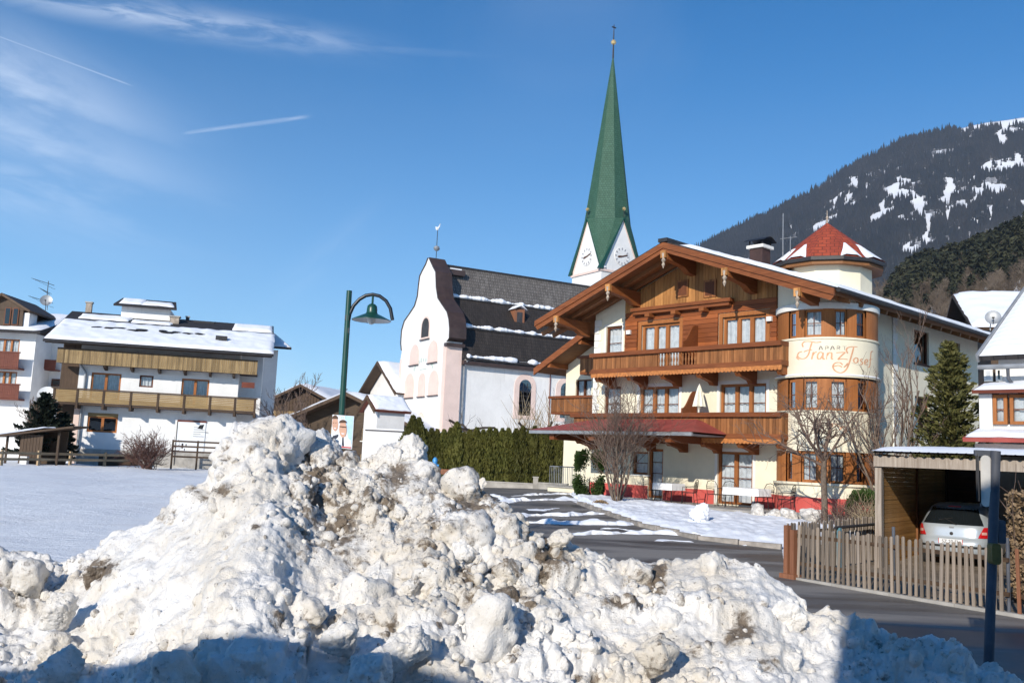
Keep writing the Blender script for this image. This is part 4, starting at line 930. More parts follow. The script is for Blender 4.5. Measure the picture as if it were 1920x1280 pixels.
# balconies
def balcony(u0, u1, zt, zfl, proj=1.25, left_return=True, right_return=False, split=None):
    o = None; y = -proj
    b = B(); b.box(u0-.12, u1, y-.16, y+.10, zt-.17, zt); b.box(u0-.12, u0+.12, y+.10, -.01, zt-.17, zt); b.box(u1-.15, u1, y+.10, -.01, zt-.17, zt); b.obj('balcony_rail', MAT['dhoney'], hotel)
    b = B()
    segs = [(u0, split[0]), (split[1], u1)] if split else [(u0, u1)]
    for a, c_ in segs: groove_boards(b, a, c_, zfl+.28, zt-.17, y-.02, y+.02, .13, True, .009, .008)
    bb = B(lambda x, y_, z: (u0+y_, x, z)); groove_boards(bb, y+.03, -.02, zfl+.28, zt-.17, -.02, .02, .13, True, .009, .005)
    if True: bq = B(lambda x, y_, z: (u1-.03+y_, x, z)); groove_boards(bq, y+.03, -.02, zfl+.28, zt-.17, -.02, .02, .13, True, .009, .005); b.f += [[i+len(b.v) for i in f_] for f_ in bq.f]; b.v += bq.v
    b.v += bb.v; off = len(b.v)-len(bb.v); b.f += [[i+off for i in f_] for f_ in bb.f]
    b.obj('balcony_boards', MAT['honeyz'], hotel, kind='stuff')
    if split:
        n = max(3, int((split[1]-split[0])/.14))
        for k in range(n):
            x = split[0]+(split[1]-split[0])*(k+.5)/n; h0 = zfl+.28; h1 = zt-.17; hh_ = h1-h0
            b = B(); b.lathe([(.025, h0), (.035, h0+.1*hh_), (.02, h0+.2*hh_), (.045, h0+.45*hh_), (.02, h0+.75*hh_), (.035, h0+.88*hh_), (.025, h1)], 8, (x, y)); b.obj('baluster', MAT['honeyz'], hotel, True)
    b = B(); b.box(u0-.06, u1, y-.10, 0-.01, zfl+.10, zfl+.28); b.obj('balcony_floor', MAT['honey'], hotel)
    # scalloped orange valance
    b = B(); x = u0-.06; n = int((u1-u0)/.16); st = (u1-u0+.06)/n
    for k in range(n):
        c0 = x+k*st; pl = [(c0, zfl+.098), (c0, zfl-.02)]+[(c0+st*(.5-.5*math.cos(math.pi*j/6)), zfl-.02-.07*math.sin(math.pi*j/6)) for j in range(1, 6)]+[(c0+st, zfl-.02), (c0+st, zfl+.098)]
        b.prism(pl, 'y', y-.085-.004*(k % 2), y-.05)
    b.obj('scalloped_valance', MAT['orange'], hotel, kind='stuff')
    n = max(2, round((u1-u0)/1.75))
    for k in range(n+1):
        x = u0+.18+(u1-u0-.36)*k/n; b = B(); b.prism([(y+.02, zfl+.098), (y+.02, zfl-.12), (y+.15, zfl-.24), (y+.30, zfl-.22), (-.42, zfl-.34), (-.3, zfl-.46), (0, zfl-.46), (0, zfl+.098)], 'x', x-.11, x+.11); b.obj('bracket', MAT['honeyy'], hotel)
ut0 = H(z1x(555, 885), -1.25)[0]; utr = A.h(1468, 650, -1.25)[0]
zr2 = A.h(1290, 651, -1.25)[1]; zr1 = A.h(1380, 773, -1.25)[1]
balcony(ut0+.1, utr, zr2, ZF2-.08, split=(H(z1x(1010, 900), -1.25)[0], H(z1x(1280, 880), -1.25)[0]))
u1l = A.h(1074, 777, -1.25)[0]
balcony(u1l+.1, utr, zr1, ZF1-.08)
# S-curved privacy screens between the apartments
for zx, zf, z_ in ((1285, ZF2, z1x), (1280, ZF1, z3x)):
    u = H(z_(zx, 760 if z_ is z1x else 190), -.1)[0]
    pl = [(-1.1, zf+.3), (-.12, zf+.3), (-.12, zf+1.95), (-.30, zf+1.93)]+[(-.30-.75*k/8, zf+1.2+.73*(.5+.5*math.cos(math.pi*k/8))) for k in range(1, 9)]+[(-1.1, zf+1.2)]
    b = B(); b.prism(pl, 'x', u-.03, u+.03); b.obj('privacy_screen', MAT['dhoney'], hotel)
# recessed left wing with its own lower gable
vw = 3.0; uw = A.h(1060, 750, vw)[0]
ww = rect(z1x(443, 1078), z1x(548, 1190), vw); ww[2] = ww[3]-1.3
b = B(); wallgrid(b, uw, UL, ZB, 7.6, vw, [ww], .2)
b.poly([(uw, vw, ZB), (uw, vw+6, ZB), (uw, vw+6, 7.6), (uw, vw, 7.6)]); b.poly([(uw, vw, 7.6), (UL, vw, 7.6), (UL, vw, 9.2)]); b.obj('wing_wall', MAT['cream'], hotel)
window(hotel, lambda x, y, z: (x, y+vw, z), *ww, n=2, fr=.06, y=.13, mat='dframe', bars=0)
wl, wz = A.h(1003, 690, vw-1.3); wr, wz2 = A.h(1092, 622, vw-1.3)
sl2 = (wz2-wz)/(wr-wl); ur_ = UL-.02
b = B(); b.slab([(wl, vw-1.3, wz), (ur_, vw-1.3, wz+sl2*(ur_-wl)), (ur_, vw+6, wz+sl2*(ur_-wl)), (wl, vw+6, wz)], .14); wr_ = b.obj('wing_roof', MAT['darkroof'], hotel)
b = B(); b.prism([(wl, wz-.02), (ur_, wz+sl2*(ur_-wl)-.02), (ur_, wz+sl2*(ur_-wl)-.36), (wl, wz-.36)], 'y', vw-1.40, vw-1.31); b.obj('fascia_board', MAT['honey'], wr_)
b = B(); b.slab([(wl+.1, vw-1.3, wz-.15), (ur_, vw-1.3, wz+sl2*(ur_-wl)-.15), (ur_, vw+5.9, wz+sl2*(ur_-wl)-.15), (wl+.1, vw+5.9, wz-.15)], .1); b.obj('soffit_boarding', MAT['soffit'], wr_)
for k in (.18, .55):
    u = wl+(ur_-wl)*k; z = wz+sl2*(u-wl)-.27; b = B(); b.box(u-.1, u+.1, vw-1.3, vw, z-.25, z); b.obj('purlin', MAT['honeyy'], wr_)
for (p0, p1) in ((z3x(262, 158), z3x(556, 265)), (z1x(462, 915), z1x(562, 1022))):
    u0, zt = A.h(*p0, vw-1.2); u1, zb_ = A.h(*p1, vw-1.2); u1 = UL-.02 if u1 < UL else u1; u1 = min(max(u1, u0+.6), UL-.02)
    b = B(); groove_boards(b, u0+.12, u1, zb_, zt-.12, vw-1.22, vw-1.18, .13, True, .009, .006); b.obj('balcony_boards', MAT['honeyz'], hotel, kind='stuff')
    b = B(); b.box(u0, u1, vw-1.32, vw-1.1, zt-.12, zt); b.box(u0+.1, u1, vw-1.19, vw-.01, zb_-.1, zb_-.003); b.box(u0+.1, u0+.16, vw-1.18, vw-.01, zb_, zt-.12); b.obj('balcony_rail', MAT['dhoney'], hotel)
# red sheet-metal canopy over the entrance
vc = -3.5; vt = -1.45
cl, cz = A.h(990, 804, vc); cr, cz2 = A.h(1298, 813, vc); ct = A.h(1200, 786, vt)[1]
cz = (cz+cz2)/2+.02; ct = max(ct, cz+.42)
b = B(); b.add([(cl, vc, cz), (cr, vc, cz), (cr, -.02, cz), (cl, vw-.1, cz), (cl+2.0, vt, ct), (cr-1.3, vt, ct), (cl+2.0, vw-.1, ct)], [(0, 1, 5, 4), (1, 2, 5), (0, 4, 6, 3), (2, 5, 4, 6, 3)]); b.obj('canopy_roof', MAT['redroof'], hotel)
b = B(); b.box(cl+.05, cr-.05, vc+.02, vc+.12, cz-.14, cz-.01); b.box(cl+.05, cl+.15, vc+.12, vw-.1, cz-.14, cz-.01); b.box(cl+.1, cr-.1, vc+.12, -.06, cz-.10, cz-.06); b.box(cl+.16, UL-.02, -.05, vw-.1, cz-.10, cz-.06); b.obj('canopy_frame', MAT['zinc'], hotel)
for k in (.14, .40, .62, .85):
    u = cl+(cr-cl)*k; b = B(); b.box(u-.13, u+.13, vc+.25, -.01 if u > UL else vw-.1, cz-.38, cz-.105); b.obj('canopy_beam', MAT['dhoney'], hotel)

# ------------------------------------------------------------------ turret on the corner
tc_ = A.w(UC, VC); phi0 = math.atan2(*(lambda d: (d@A.v, d@A.u))(CAM*[1, 1, 0]-tc_))     # local angle that faces the street
def cyl_hit(px, py, r):
    d = ray(px, py); o = CAM-tc_; o = np.array([o@A.u, o@A.v]); dd = np.array([d@A.u, d@A.v])
    a, bq, cc = dd@dd, 2*o@dd, o@o-r*r; t_ = (-bq-math.sqrt(max(0, bq*bq-4*a*cc)))/(2*a); p = o+dd*t_
    return math.atan2(p[1], p[0]), CAM[2]+d[2]*t_
zc_ = lambda py, r=RTUR, px=1554: cyl_hit(px, py, r)[1]
Zt = dict(head=zc_(578), w3b=zc_(633), band=zc_(633), bandb=zc_(706), w2t=zc_(709), w2b=zc_(769), w1t=zc_(846), w1b=zc_(906))
a0, a1 = phi0-2.2, phi0+2.2
cxy = (UC, VC)
def ring(name, prof, mat, n=72, par=hotel, aa0=None, aa1=None):
    b = B(); b.lathe(prof, n, cxy, a0 if aa0 is None else aa0, a1 if aa1 is None else aa1); return b.obj(name, mat, par, True)
rt = RTUR
ring('turret_band', [(rt-.5, Zt['band']+.03), (rt+.04, Zt['band']+.03), (rt+.04, Zt['band']-.04), (rt, Zt['band']-.05), (rt, Zt['bandb']+.12), (rt+.06, Zt['bandb']+.06), (rt+.06, Zt['bandb']), (rt-.5, Zt['bandb'])], MAT['cream'])
ring('turret_wall', [(rt-.5, Zt['w2b']), (rt+.03, Zt['w2b']), (rt+.03, Zt['w2b']-.05), (rt, Zt['w2b']-.06), (rt, Zt['w1t']), (rt-.5, Zt['w1t'])], MAT['cream'])
ring('turret_wall', [(rt-.5, Zt['w1b']), (rt+.10, Zt['w1b']), (rt+.10, Zt['w1b']-.08), (rt, Zt['w1b']-.09), (rt, 1.28)], MAT['cream'])
ring('plinth', [(rt, 1.28), (rt+.05, 1.28), (rt+.05, .3)], MAT['plinth'])
ring('turret_lintel', [(rt-.6, Zt['head']), (rt+.05, Zt['head']), (rt+.05, Zt['head']+.22), (rt-.02, Zt['head']+.25)], MAT['trimwhite'])
v = []; n = 72
for j in range(n+1):
    a = a0+(a1-a0)*j/n; x = UC+(rt-.02)*math.cos(a); y = VC+(rt-.02)*math.sin(a)
    v += [(x, y, Zt['head']+.24), (x, y, max(Zt['head']+.25, zroof(min(x, ER-.1))-.26))]
b = B(); b.add(v, [(2*j, 2*j+2, 2*j+3, 2*j+1) for j in range(n)]); b.obj('turret_wall', MAT['cream'], hotel, True)
ring('turret_snow_rim', [(rt+.02, Zt['bandb']+.12), (rt+.085, Zt['bandb']+.075), (rt+.085, Zt['bandb']+.055), (rt+.03, Zt['bandb']+.05)], MAT['roofsnow'])
def turret_windows(zb, zt, py, xs):
    """xs: photo columns where glass begins and ends, read along the curved front"""
    ri = rt-.16; edges = [cyl_hit(x, py, rt-.1)[0] for x in xs]
    edges = [e if e < 3.5 else e for e in np.unwrap(edges)]
    # order by angle
    spans = sorted([tuple(sorted(edges[i:i+2])) for i in range(0, len(edges), 2)])
    allp = []; lo = a0
    lo = min(a0, spans[0][0]-.3)
    k0 = lo
    base = spans[0][0]
    # shift unwrap to the local range of phi0
    sh = round((phi0-(spans[0][0]+spans[-1][1])/2)/(2*math.pi))*2*math.pi; spans = [(p+sh, q_+sh) for p, q_ in spans]
    cur = spans[0][0]-.75
    for p, q_ in spans+[(spans[-1][1]+.75, None)]:
        b = B(); b.lathe([(rt-.22, zb), (rt-.02, zb), (rt-.02, zt), (rt-.22, zt)], max(2, int((p-cur)*16)), cxy, cur, p); b.lathe([(rt-.22, zb), (rt-.22, zt)], max(2, int((p-cur)*16)), cxy, cur, p)
        b.obj('window_post', MAT['frame'], hotel)
        if q_ is None: break
        n = 4; b = B(); rr_ = rt-.12
        b.lathe([(rr_-.04, zb), (rr_+.03, zb), (rr_+.03, zb+.10), (rr_-.04, zb+.10)], n, cxy, p, q_); b.lathe([(rr_-.04, zt-.10), (rr_+.03, zt-.10), (rr_+.03, zt), (rr_-.04, zt)], n, cxy, p, q_)
        for e0, e1 in ((p, p+.035), (q_-.035, q_)): b.lathe([(rr_-.04, zb+.1), (rr_+.03, zb+.1), (rr_+.03, zt-.1), (rr_-.04, zt-.1)], 1, cxy, e0, e1)
        mdl = (p+q_)/2
        wn = b.obj('window', MAT['frame'], hotel)
        b = B(); b.lathe([(rr_, zb+.1), (rr_, zt-.1)], n, cxy, p+.035, q_-.035); b.obj('pane', MAT['glass'], wn)
        b = B(); zm = (zb+zt)/2; b.lathe([(rr_+.006, zm-.015), (rr_+.02, zm-.015), (rr_+.02, zm+.015), (rr_+.006, zm+.015)], n, cxy, p+.035, q_-.035)
        b.obj('glazing_bar', MAT['dframe'], wn); b = B(); b.lathe([(rr_+.022, zb+.1), (rr_+.03, zb+.1), (rr_+.03, zt-.1), (rr_+.022, zt-.1)], 1, cxy, mdl-.008, mdl+.008); b.obj('glazing_bar', MAT['dframe'], wn)
        b = B(); m = 14; b.add([(UC+(rr_-.12+.02*math.sin(j*2.1))*math.cos(p+(q_-p)*j/m), VC+(rr_-.12+.02*math.sin(j*2.1))*math.sin(p+(q_-p)*j/m), z_) for z_ in (zb, zt) for j in range(m+1)], [(j, j+1, m+2+j, m+1+j) for j in range(m)]); b.obj('curtain', MAT['curtain'], wn)
        cur = q_
X4 = lambda l: [1400+.270833*x for x in l]
turret_windows(Zt['w3b']+.03, Zt['head'], 605, X4([305, 350, 408, 528, 606, 690, 752, 815]))
turret_windows(Zt['w2b'], Zt['w2t']-.01, 740, X4([300, 345, 400, 500, 575, 685, 760, 812]))
turret_windows(Zt['w1b'], Zt['w1t'], 875, X4([285, 325, 385, 490, 570, 680, 752, 805]))
ring('turret_dark_backing', [(rt-.55, 1.2), (rt-.55, 8.0)], MAT['room'])  # near-black ring painted for the unlit room behind the turret panes
# upper drum, eaves and cone roof
zd0, zd1 = 8.3, zc_(487, 1.62)
b = B(); b.lathe([(1.62, zd0), (1.62, zd1+.3)], 12, cxy, phi0-.26, phi0-.26+2*math.pi); b.obj('turret_drum', MAT['cream'], hotel)
zap = A.hu(1557, 421, UC)[1]; re_ = 2.12; zev = zc_(486, re_)+.12
b = B(); b.lathe([(re_, zev), (re_*.62, zev+(zap-zev)*.40), (.03, zap)], 12, cxy, phi0-.26, phi0-.26+2*math.pi); tr = b.obj('turret_roof', MAT['redtile'], hotel)
b = B(); b.lathe([(re_+.02, zev+.02), (re_+.02, zev-.10), (re_-.02, zev-.12), (1.5, zev-.06)], 12, cxy, phi0-.26, phi0-.26+2*math.pi); b.obj('turret_eave', MAT['dark'], tr)
b = B(); b.lathe([(re_-.10, zev-.125), (re_-.10, zev-.24), (1.55, zev-.2)], 12, cxy, phi0-.26, phi0-.26+2*math.pi); b.obj('turret_eave_boards', MAT['soffit'], tr)
b = B(); b.lathe([(.04, zap-.05), (.03, zap+.15), (.06, zap+.21), (.02, zap+.27), (.009, zap+.5), (0, zap+.52)], 8, cxy); b.obj('finial', MAT['dropwood'], tr, True)
def cone_pt(f, a, dz=0.): 
    r1 = re_*(1-f)+.03*f; r = re_+(re_*.62-re_)*(f/.40) if f < .4 else re_*.62+(.03-re_*.62)*((f-.4)/.6)
    fa_ = ((a-(phi0-.26)) % (math.pi/6))-math.pi/12; r *= math.cos(math.pi/12)/math.cos(fa_)
    return np.array([UC+r*math.cos(a), VC+r*math.sin(a), zev+(zap-zev)*f+dz])
for (s0, s1, f1, sk) in ((-1.25, -.80, .34, .15), (-.74, -.36, .40, -.12), (.22, .62, .40, .12), (.70, 1.35, .40, -.2)):
    n, m = 12, 8; v = []
    for j in range(m+1):
        for i in range(n+1):
            f_ = f1*j/m; w_ = 1-(j/m)**1.5*.85; a = phi0+(s0+s1)/2+sk*(j/m)*.6+(s1-s0)/2*(2*i/n-1)*w_
            e = min(1, 4*min(i/n, 1-i/n)*w_+.02, 5*(1-j/m)+.02); v.append(cone_pt(f_, a, .008+.09*e))
    f = [(j*(n+1)+i, j*(n+1)+i+1, (j+1)*(n+1)+i+1, (j+1)*(n+1)+i) for j in range(m) for i in range(n)]
    link('roof_snow', npmesh('roof_snow', v, f, True), MAT['roofsnow'], tr)
# painted lettering on the band: strokes in the photograph laid on the curved wall
def stroke(pts, w, mat, name, par):
    P = []
    pts = [z2x(*p) for p in pts]
    if len(pts) > 2:   # Catmull-Rom
        out = []
        for i in range(len(pts)-1):
            p0, p1, p2, p3 = [np.array(pts[min(max(k, 0), len(pts)-1)]) for k in (i-1, i, i+1, i+2)]
            for s_ in np.linspace(0, 1, 5, endpoint=False): out.append(.5*((2*p1)+(p2-p0)*s_+(2*p0-5*p1+4*p2-p3)*s_**2+(3*p1-p0-3*p2+p3)*s_**3))
        pts = out+[np.array(pts[-1])]
    an = [cyl_hit(x, y, rt+.006) for x, y in pts]
    s2 = np.array([(a*rt, z) for a, z in an]); v = []; n = len(s2)
    for i in range(n):
        d = s2[min(i+1, n-1)]-s2[max(i-1, 0)]; d = d/(np.linalg.norm(d)+1e-9); pn = np.array([-d[1], d[0]]); ww_ = w*(.55+.75*abs(d[1]))*(.5 if i in (0, n-1) else 1)
        for s_ in (-1, 1): a, z = s2[i]+pn*ww_/2*s_; a /= rt; v.append((UC+(rt+.006)*math.cos(a), VC+(rt+.006)*math.sin(a), z))
    b = B(); b.add(v, [(2*i, 2*i+1, 2*i+3, 2*i+2) for i in range(n-1)]); return b.obj(name, mat, par)
let = MAT['letter']
band = [o for o in hotel.children if o.name.startswith('turret_band')][0]
S = [[(392, 925), (385, 905), (400, 888), (440, 886), (480, 893), (518, 888)], [(452, 892), (440, 930), (428, 975), (405, 1002), (375, 1004), (353, 988), (360, 965), (385, 955)], [(395, 958), (420, 948), (455, 944)],
     [(462, 958), (455, 985), (450, 1010)], [(456, 985), (468, 965), (487, 957)], [(528, 966), (508, 960), (492, 978), (492, 1003), (508, 1006), (524, 985)], [(530, 962), (526, 990), (532, 1008), (542, 1004)],
     [(558, 964), (552, 1010)], [(555, 985), (572, 964), (588, 968), (588, 1004), (600, 1008)], [(618, 964), (650, 962), (684, 960)], [(684, 960), (655, 985), (630, 1012)], [(630, 1012), (662, 1006), (700, 1010)],
     [(700, 968), (690, 945), (702, 928), (735, 922), (768, 924)], [(742, 924), (728, 975), (708, 1040), (685, 1085), (650, 1103), (612, 1088), (597, 1060), (612, 1036), (645, 1032), (665, 1048)], [(672, 1065), (690, 1050), (700, 1035)],
     [(757, 998), (742, 1010), (744, 1028), (758, 1034), (771, 1022), (768, 1004), (757, 998)], [(806, 1008), (792, 1010), (790, 1022), (802, 1030), (798, 1044), (784, 1046)], [(818, 1034), (838, 1024), (832, 1010), (818, 1022), (820, 1044), (840, 1044)],
     [(876, 955), (862, 960), (858, 1000), (852, 1056), (840, 1064)], [(846, 1014), (872, 1008)], [(352, 985), (348, 1000), (365, 1012)], [(600, 1060), (635, 1052), (662, 1064)]]
for s_ in S: stroke(s_, .046, let, 'lettering', band)
for s_ in ([(500, 946), (513, 918), (526, 944)], [(505, 936), (521, 935)], [(546, 945), (546, 919)], [(546, 919), (562, 921), (562, 932), (546, 933)], [(580, 946), (594, 918), (608, 943)], [(585, 936), (602, 934)], [(626, 944), (626, 918)], [(626, 918), (642, 920), (642, 930), (626, 931)], [(632, 931), (648, 944)], [(664, 920), (692, 920)], [(678, 920), (678, 945)]):
    stroke(s_, .030, MAT['letterg'], 'lettering', band)
tw = [o for o in hotel.children if o.name.startswith('turret_wall')][0]
for s_ in ([(600, 1465), (575, 1490), (570, 1530), (590, 1550), (615, 1535)], [(640, 1500), (665, 1475), (690, 1490), (680, 1520), (655, 1530), (690, 1545)], [(575, 1460), (610, 1455), (640, 1480)]):
    stroke(s_, .05, let, 'painted_scroll', tw)
# chimney
uch, vch = 7.0, 5.2; zc0 = zroof(uch); cx_ = A.hu(1425, 470, uch); vch = cx_[0]
b = B(); b.box(uch-.27, uch+.27, vch-.27, vch+.27, zc0-.4, cx_[1]+.05); ch = b.obj('chimney', MAT['brchim'], hotel)
zt = cx_[1]+.05; b = B(); b.box(uch-.36, uch+.36, vch-.36, vch+.36, zt, zt+.11); b.obj('chimney_cap', MAT['trimwhite'], ch)
b = B(); b.add([(uch+x, vch+y_*.42, zt+.24+.18*math.cos(y_*1.5)) for x in (-.45, .45) for y_ in np.linspace(-1, 1, 9)], [(j, j+1, 10+j, 9+j) for j in range(8)])
for sx in (-.27, .27):
    for sy in (-.27, .27): b.box(uch+sx-.02, uch+sx+.02, vch+sy-.02, vch+sy+.02, zt+.11, zt+.33)
b.obj('chimney_hood', MAT['black'], ch)
an = thing('roof_antenna', 'thin rod antenna beside the brown chimney on the guest house roof', 'antenna', tuple(A.w(uch+.6, vch+.6, zroof(uch+.6))), -A.yaw)
b = B(); b.tube([(0, 0, -.1), (0, 0, 2.3)], .018, 5); b.tube([(.25, .1, -.1), (.25, .1, 1.4)], .015, 5); b.tube([(-.15, .05, 1.35), (.5, .15, 1.35)], .012, 4); b.obj('rod', MAT['zinc'], an)
# ------------------------------------------------------------------ church
o_ = atY(838, 640, 70.); CH = Fr(o_[0], o_[1], 1.08)
church = thing('church', 'white baroque village church with curved gable, shingled nave and green needle spire', 'church', (o_[0], o_[1], 0), -CH.yaw)
z6 = lambda zx, zy: (640+.34375*zx, 420+.34375*zy)
HC = lambda p, v=0.: CH.h(*z6(*p), v)
ZCG = .5
right = [(578, 1110), (580, 640), (590, 622), (592, 570), (588, 520), (578, 480), (552, 442), (528, 405), (519, 345), (516, 262), (500, 232), (480, 186)]
left = [(475, 186), (462, 222), (444, 255), (430, 285), (424, 330), (417, 395), (402, 447), (372, 493), (346, 530), (331, 580), (326, 650), (330, 690), (322, 740), (306, 1000), (304, 1110)]
rp = [HC(p) for p in right]; lp = [HC(p) for p in left]
rp[0] = (0.0, ZCG); rp[1] = (0.0, rp[1][1]); ul = lp[-3][0]; lp[-1] = (ul, ZCG); lp[-2] = (ul, 4.); lp[-3] = (ul, lp[-3][1])
outline = rp+lp
D = 1.3
b = B(); b.prism(outline, 'y', 0, D); b.obj('gable_front', MAT['white'], church)
# dark sheet coping follows the gable edge
for side in (rp[1:], lp[:-3]):
    b = B(); n = len(side)
    for i in range(n-1):
        (u0, z0), (u1, z1) = side[i], side[i+1]; e = .03 if side is not lp[:-3] else .03
        sg = 1 if side[1][0] > rp[-1][0] else -1
        b.prism([(u0-sg*.02, z0), (u1-sg*.02, z1), (u1+sg*.10, z1+.05), (u0+sg*.10, z0+.05)], 'y', -.06, D+.06)
    b.obj('gable_coping', MAT['copper'], church)
b = B(); b.box(.002, .03, -.01, D+.01, ZCG, rp[1][1]-.1); b.obj('corner_pilaster', MAT['pink'], church)
b = B(); b.box(-.55, .0, -.03, -.002, ZCG, rp[1][1]-.3); b.obj('corner_pilaster', MAT['pink'], church)
b = B(); b.box(ul, ul+.35, -.03, -.002, ZCG, lp[-3][1]); b.obj('corner_pilaster', MAT['pink'], church)
b = B(); b.box(-.2, .35, -.15, D+.1, rp[1][1]-.35, rp[1][1]-.1); b.obj('cornice_block', MAT['copper'], church)
def arch(u0, u1, z0, z1, n=8):
    r = (u1-u0)/2; zs_ = z1-r; return [(u0, z0), (u1, z0)]+[((u0+u1)/2+r*math.cos(math.pi*k/n), zs_+r*math.sin(math.pi*k/n)) for k in range(n+1)]
for za, zb in (((444, 517), (478, 612)), ((383, 672), (418, 754)), ((482, 650), (520, 740)), ((355, 828), (390, 934)), ((428, 826), (452, 928)), ((485, 812), (524, 920))):
    u0, zt = HC(za); u1, zb_ = HC(zb); 
    b = B(); b.prism(arch(u0-.16, u1+.16, zb_-.16, zt+.16), 'y', -.05, -.002); wn = b.obj('niche', MAT['pink'], church)
    b = B(); b.prism(arch(u0, u1, zb_, zt), 'y', -.055, -.051); b.obj('niche_panel', MAT['pink' if za[0] != 444 else 'roomshade'], wn)
    b = B(); b.box(u0-.2, u1+.2, -.14, -.051, zb_-.24, zb_-.16); b.obj('niche_sill', MAT['copper'], wn)
u0, zt = HC((414, 1028)); u1, _ = HC((458, 1090))
for k, (e, m) in enumerate(((.0, 'pink'), (.25, 'white'), (.45, 'pink'), (.65, 'roomshade'))):
    b = B(); r = (u1-u0)/2-e*.9; cu = (u0+u1)/2; zz0 = zt-e; pts = [(cu-r, ZCG), (cu+r, ZCG), (cu+r, zz0-r*1.3)]+[(cu+r*math.cos(a)*.98, zz0-r*1.3+r*1.3*math.sin(a)) for a in np.linspace(.2, math.pi-.2, 7)]+[(cu-r, zz0-r*1.3)]
    b.prism(pts, 'y', -.20-.02*k+.05, -.004); b.obj('door_arch', MAT[m], church)
# faded fresco lettering above the niches (illegible arcs)
cu, cz0 = HC((447, 775))
for k in range(11):
    a = math.pi*(.12+.76*k/10); b = B(); x = cu+1.35*math.cos(a)*1.5; z = cz0-.5+1.0*math.sin(a); b.box(x-.11, x+.11, -.012, -.002, z-.14, z+.14 if k % 3 else z+.22); b.obj('fresco_mark', MAT['greenink'], church)
b = B(); b.box(cu-.7, cu+.7, -.012, -.002, cz0-.28, cz0-.22); b.obj('fresco_mark', MAT['greenink'], church)
# nave: cross section read behind the gable
r1_, r2_, r3_ = HC((578, 398), D), HC((637, 562), D), HC((640, 735), D)
rid = ((ul+0)/2+.2, HC((480, 190), 0)[1]-.35)
wallu = -.25; NL = 34.
sec = [(rid[0], rid[1]), (r1_[0], r1_[1]), (max(r2_[0], r1_[0]+1.2), r2_[1]), (.35, r3_[1])]
mir = lambda u: 2*rid[0]-u
b = B(); b.box(mir(wallu), wallu, D, NL, ZCG, r3_[1]+.3); b.obj('nave_wall', MAT['white'], church)
nm = ['greyshingle', 'dkshingle', 'dkshingle']
for k in range(3):
    (ua, za), (ub, zb) = sec[k], sec[k+1]
    for f_ in (lambda u: u, mir):
        b = B(); b.slab([(f_(ua), D+.05, za), (f_(ub), D+.05, zb), (f_(ub), NL+.5, zb), (f_(ua), NL+.5, za)], .12); b.obj('nave_roof', MAT[nm[k]], church)
    snow_roll(church, (ub-.12, D+.3, zb+.16), (ub-.12, NL, zb+.16), .22, k*7+1, n=330, gap=.75)
    b = B(); b.tube([(ub+.06, D+.1, zb-.02), (ub+.06, NL, zb-.02)], .07, 6); b.obj('snow_guard' if k < 2 else 'gutter', MAT['dark'], church)
b = B(); b.box(wallu+.003, .30, D+.05, NL, r3_[1]-.45, r3_[1]-.13); b.obj('eave_cornice', MAT['copper'], church)
b = B(); b.tube([(rid[0], D, rid[1]+.04), (rid[0], NL+.4, rid[1]+.04)], .12, 6); b.obj('ridge_cap', MAT['dark'], church)
b = B(); b.poly([(mir(.35), NL, r3_[1]), (.35, NL, r3_[1]), (sec[2][0], NL, sec[2][1]), (sec[1][0], NL, sec[1][1]), rid[:1]+(NL,)+rid[1:], (mir(sec[1][0]), NL, sec[1][1]), (mir(sec[2][0]), NL, sec[2][1])]); b.obj('choir_gable', MAT['white'], church)
def side_window(zx0, zx1, zt_, zb_):
    v0, za = CH.hu(*z6(zx0, zt_), wallu); v1, zb = CH.hu(*z6(zx1, zb_), wallu)
    T = lambda a, z, d: (wallu+d, a, z)
    def pr(p, d0, d1, m, nm_, par):
        b = B(lambda x, y, z: (wallu-y, x, z)); b.prism(p, 'y', -d1, -d0); return b.obj(nm_, MAT[m], par)
    w_ = pr(arch(v0-.45, v1+.45, zb-.3, za+.45), .002, .05, 'pink', 'arched_window', church)
    pr(arch(v0, v1, zb, za), .052, .058, 'dglass', 'pane', w_); pr(arch(v0, v1, zb, za), .051, .0515, 'roomshade', 'dark_inside', w_)
    for k in (1, 2): x = v0+(v1-v0)*k/3; b = B(lambda x_, y, z: (wallu-y, x_, z)); b.box(x-.03, x+.03, -.075, -.059, zb, za-.3); b.obj('glazing_bar', MAT['dark'], w_)
    for k in range(1, 7): z = zb+(za-zb)*k/7.5; b = B(lambda x_, y, z_: (wallu-y, x_, z_)); b.box(v0, v1, -.072, -.0595, z-.02, z+.02); b.obj('glazing_bar', MAT['dark'], w_)
side_window(972, 1028, 845, 1045); side_window(1197, 1252, 862, 1060)
vd, zd = CH.hu(*z6(635, 800), wallu); b = B(); b.tube([(wallu+.12, D+.35, ZCG), (wallu+.12, D+.35, r3_[1]-.6), (.35, D+.35, r3_[1]-.15)], .08, 6); b.obj('downpipe', MAT['zinc'], church)
vv = CH.hu(*z6(1135, 900), wallu)[0]; b = B(); b.tube([(wallu+.08, vv, ZCG), (wallu+.08, vv, r3_[1]-.4)], .04, 5); b.obj('lightning_wire', MAT['redwood'], church)
b = B(); b.box(wallu+.002, wallu+.10, D+.6, NL, ZCG, 2.6); b.obj('nave_plinth', MAT['white'], church)
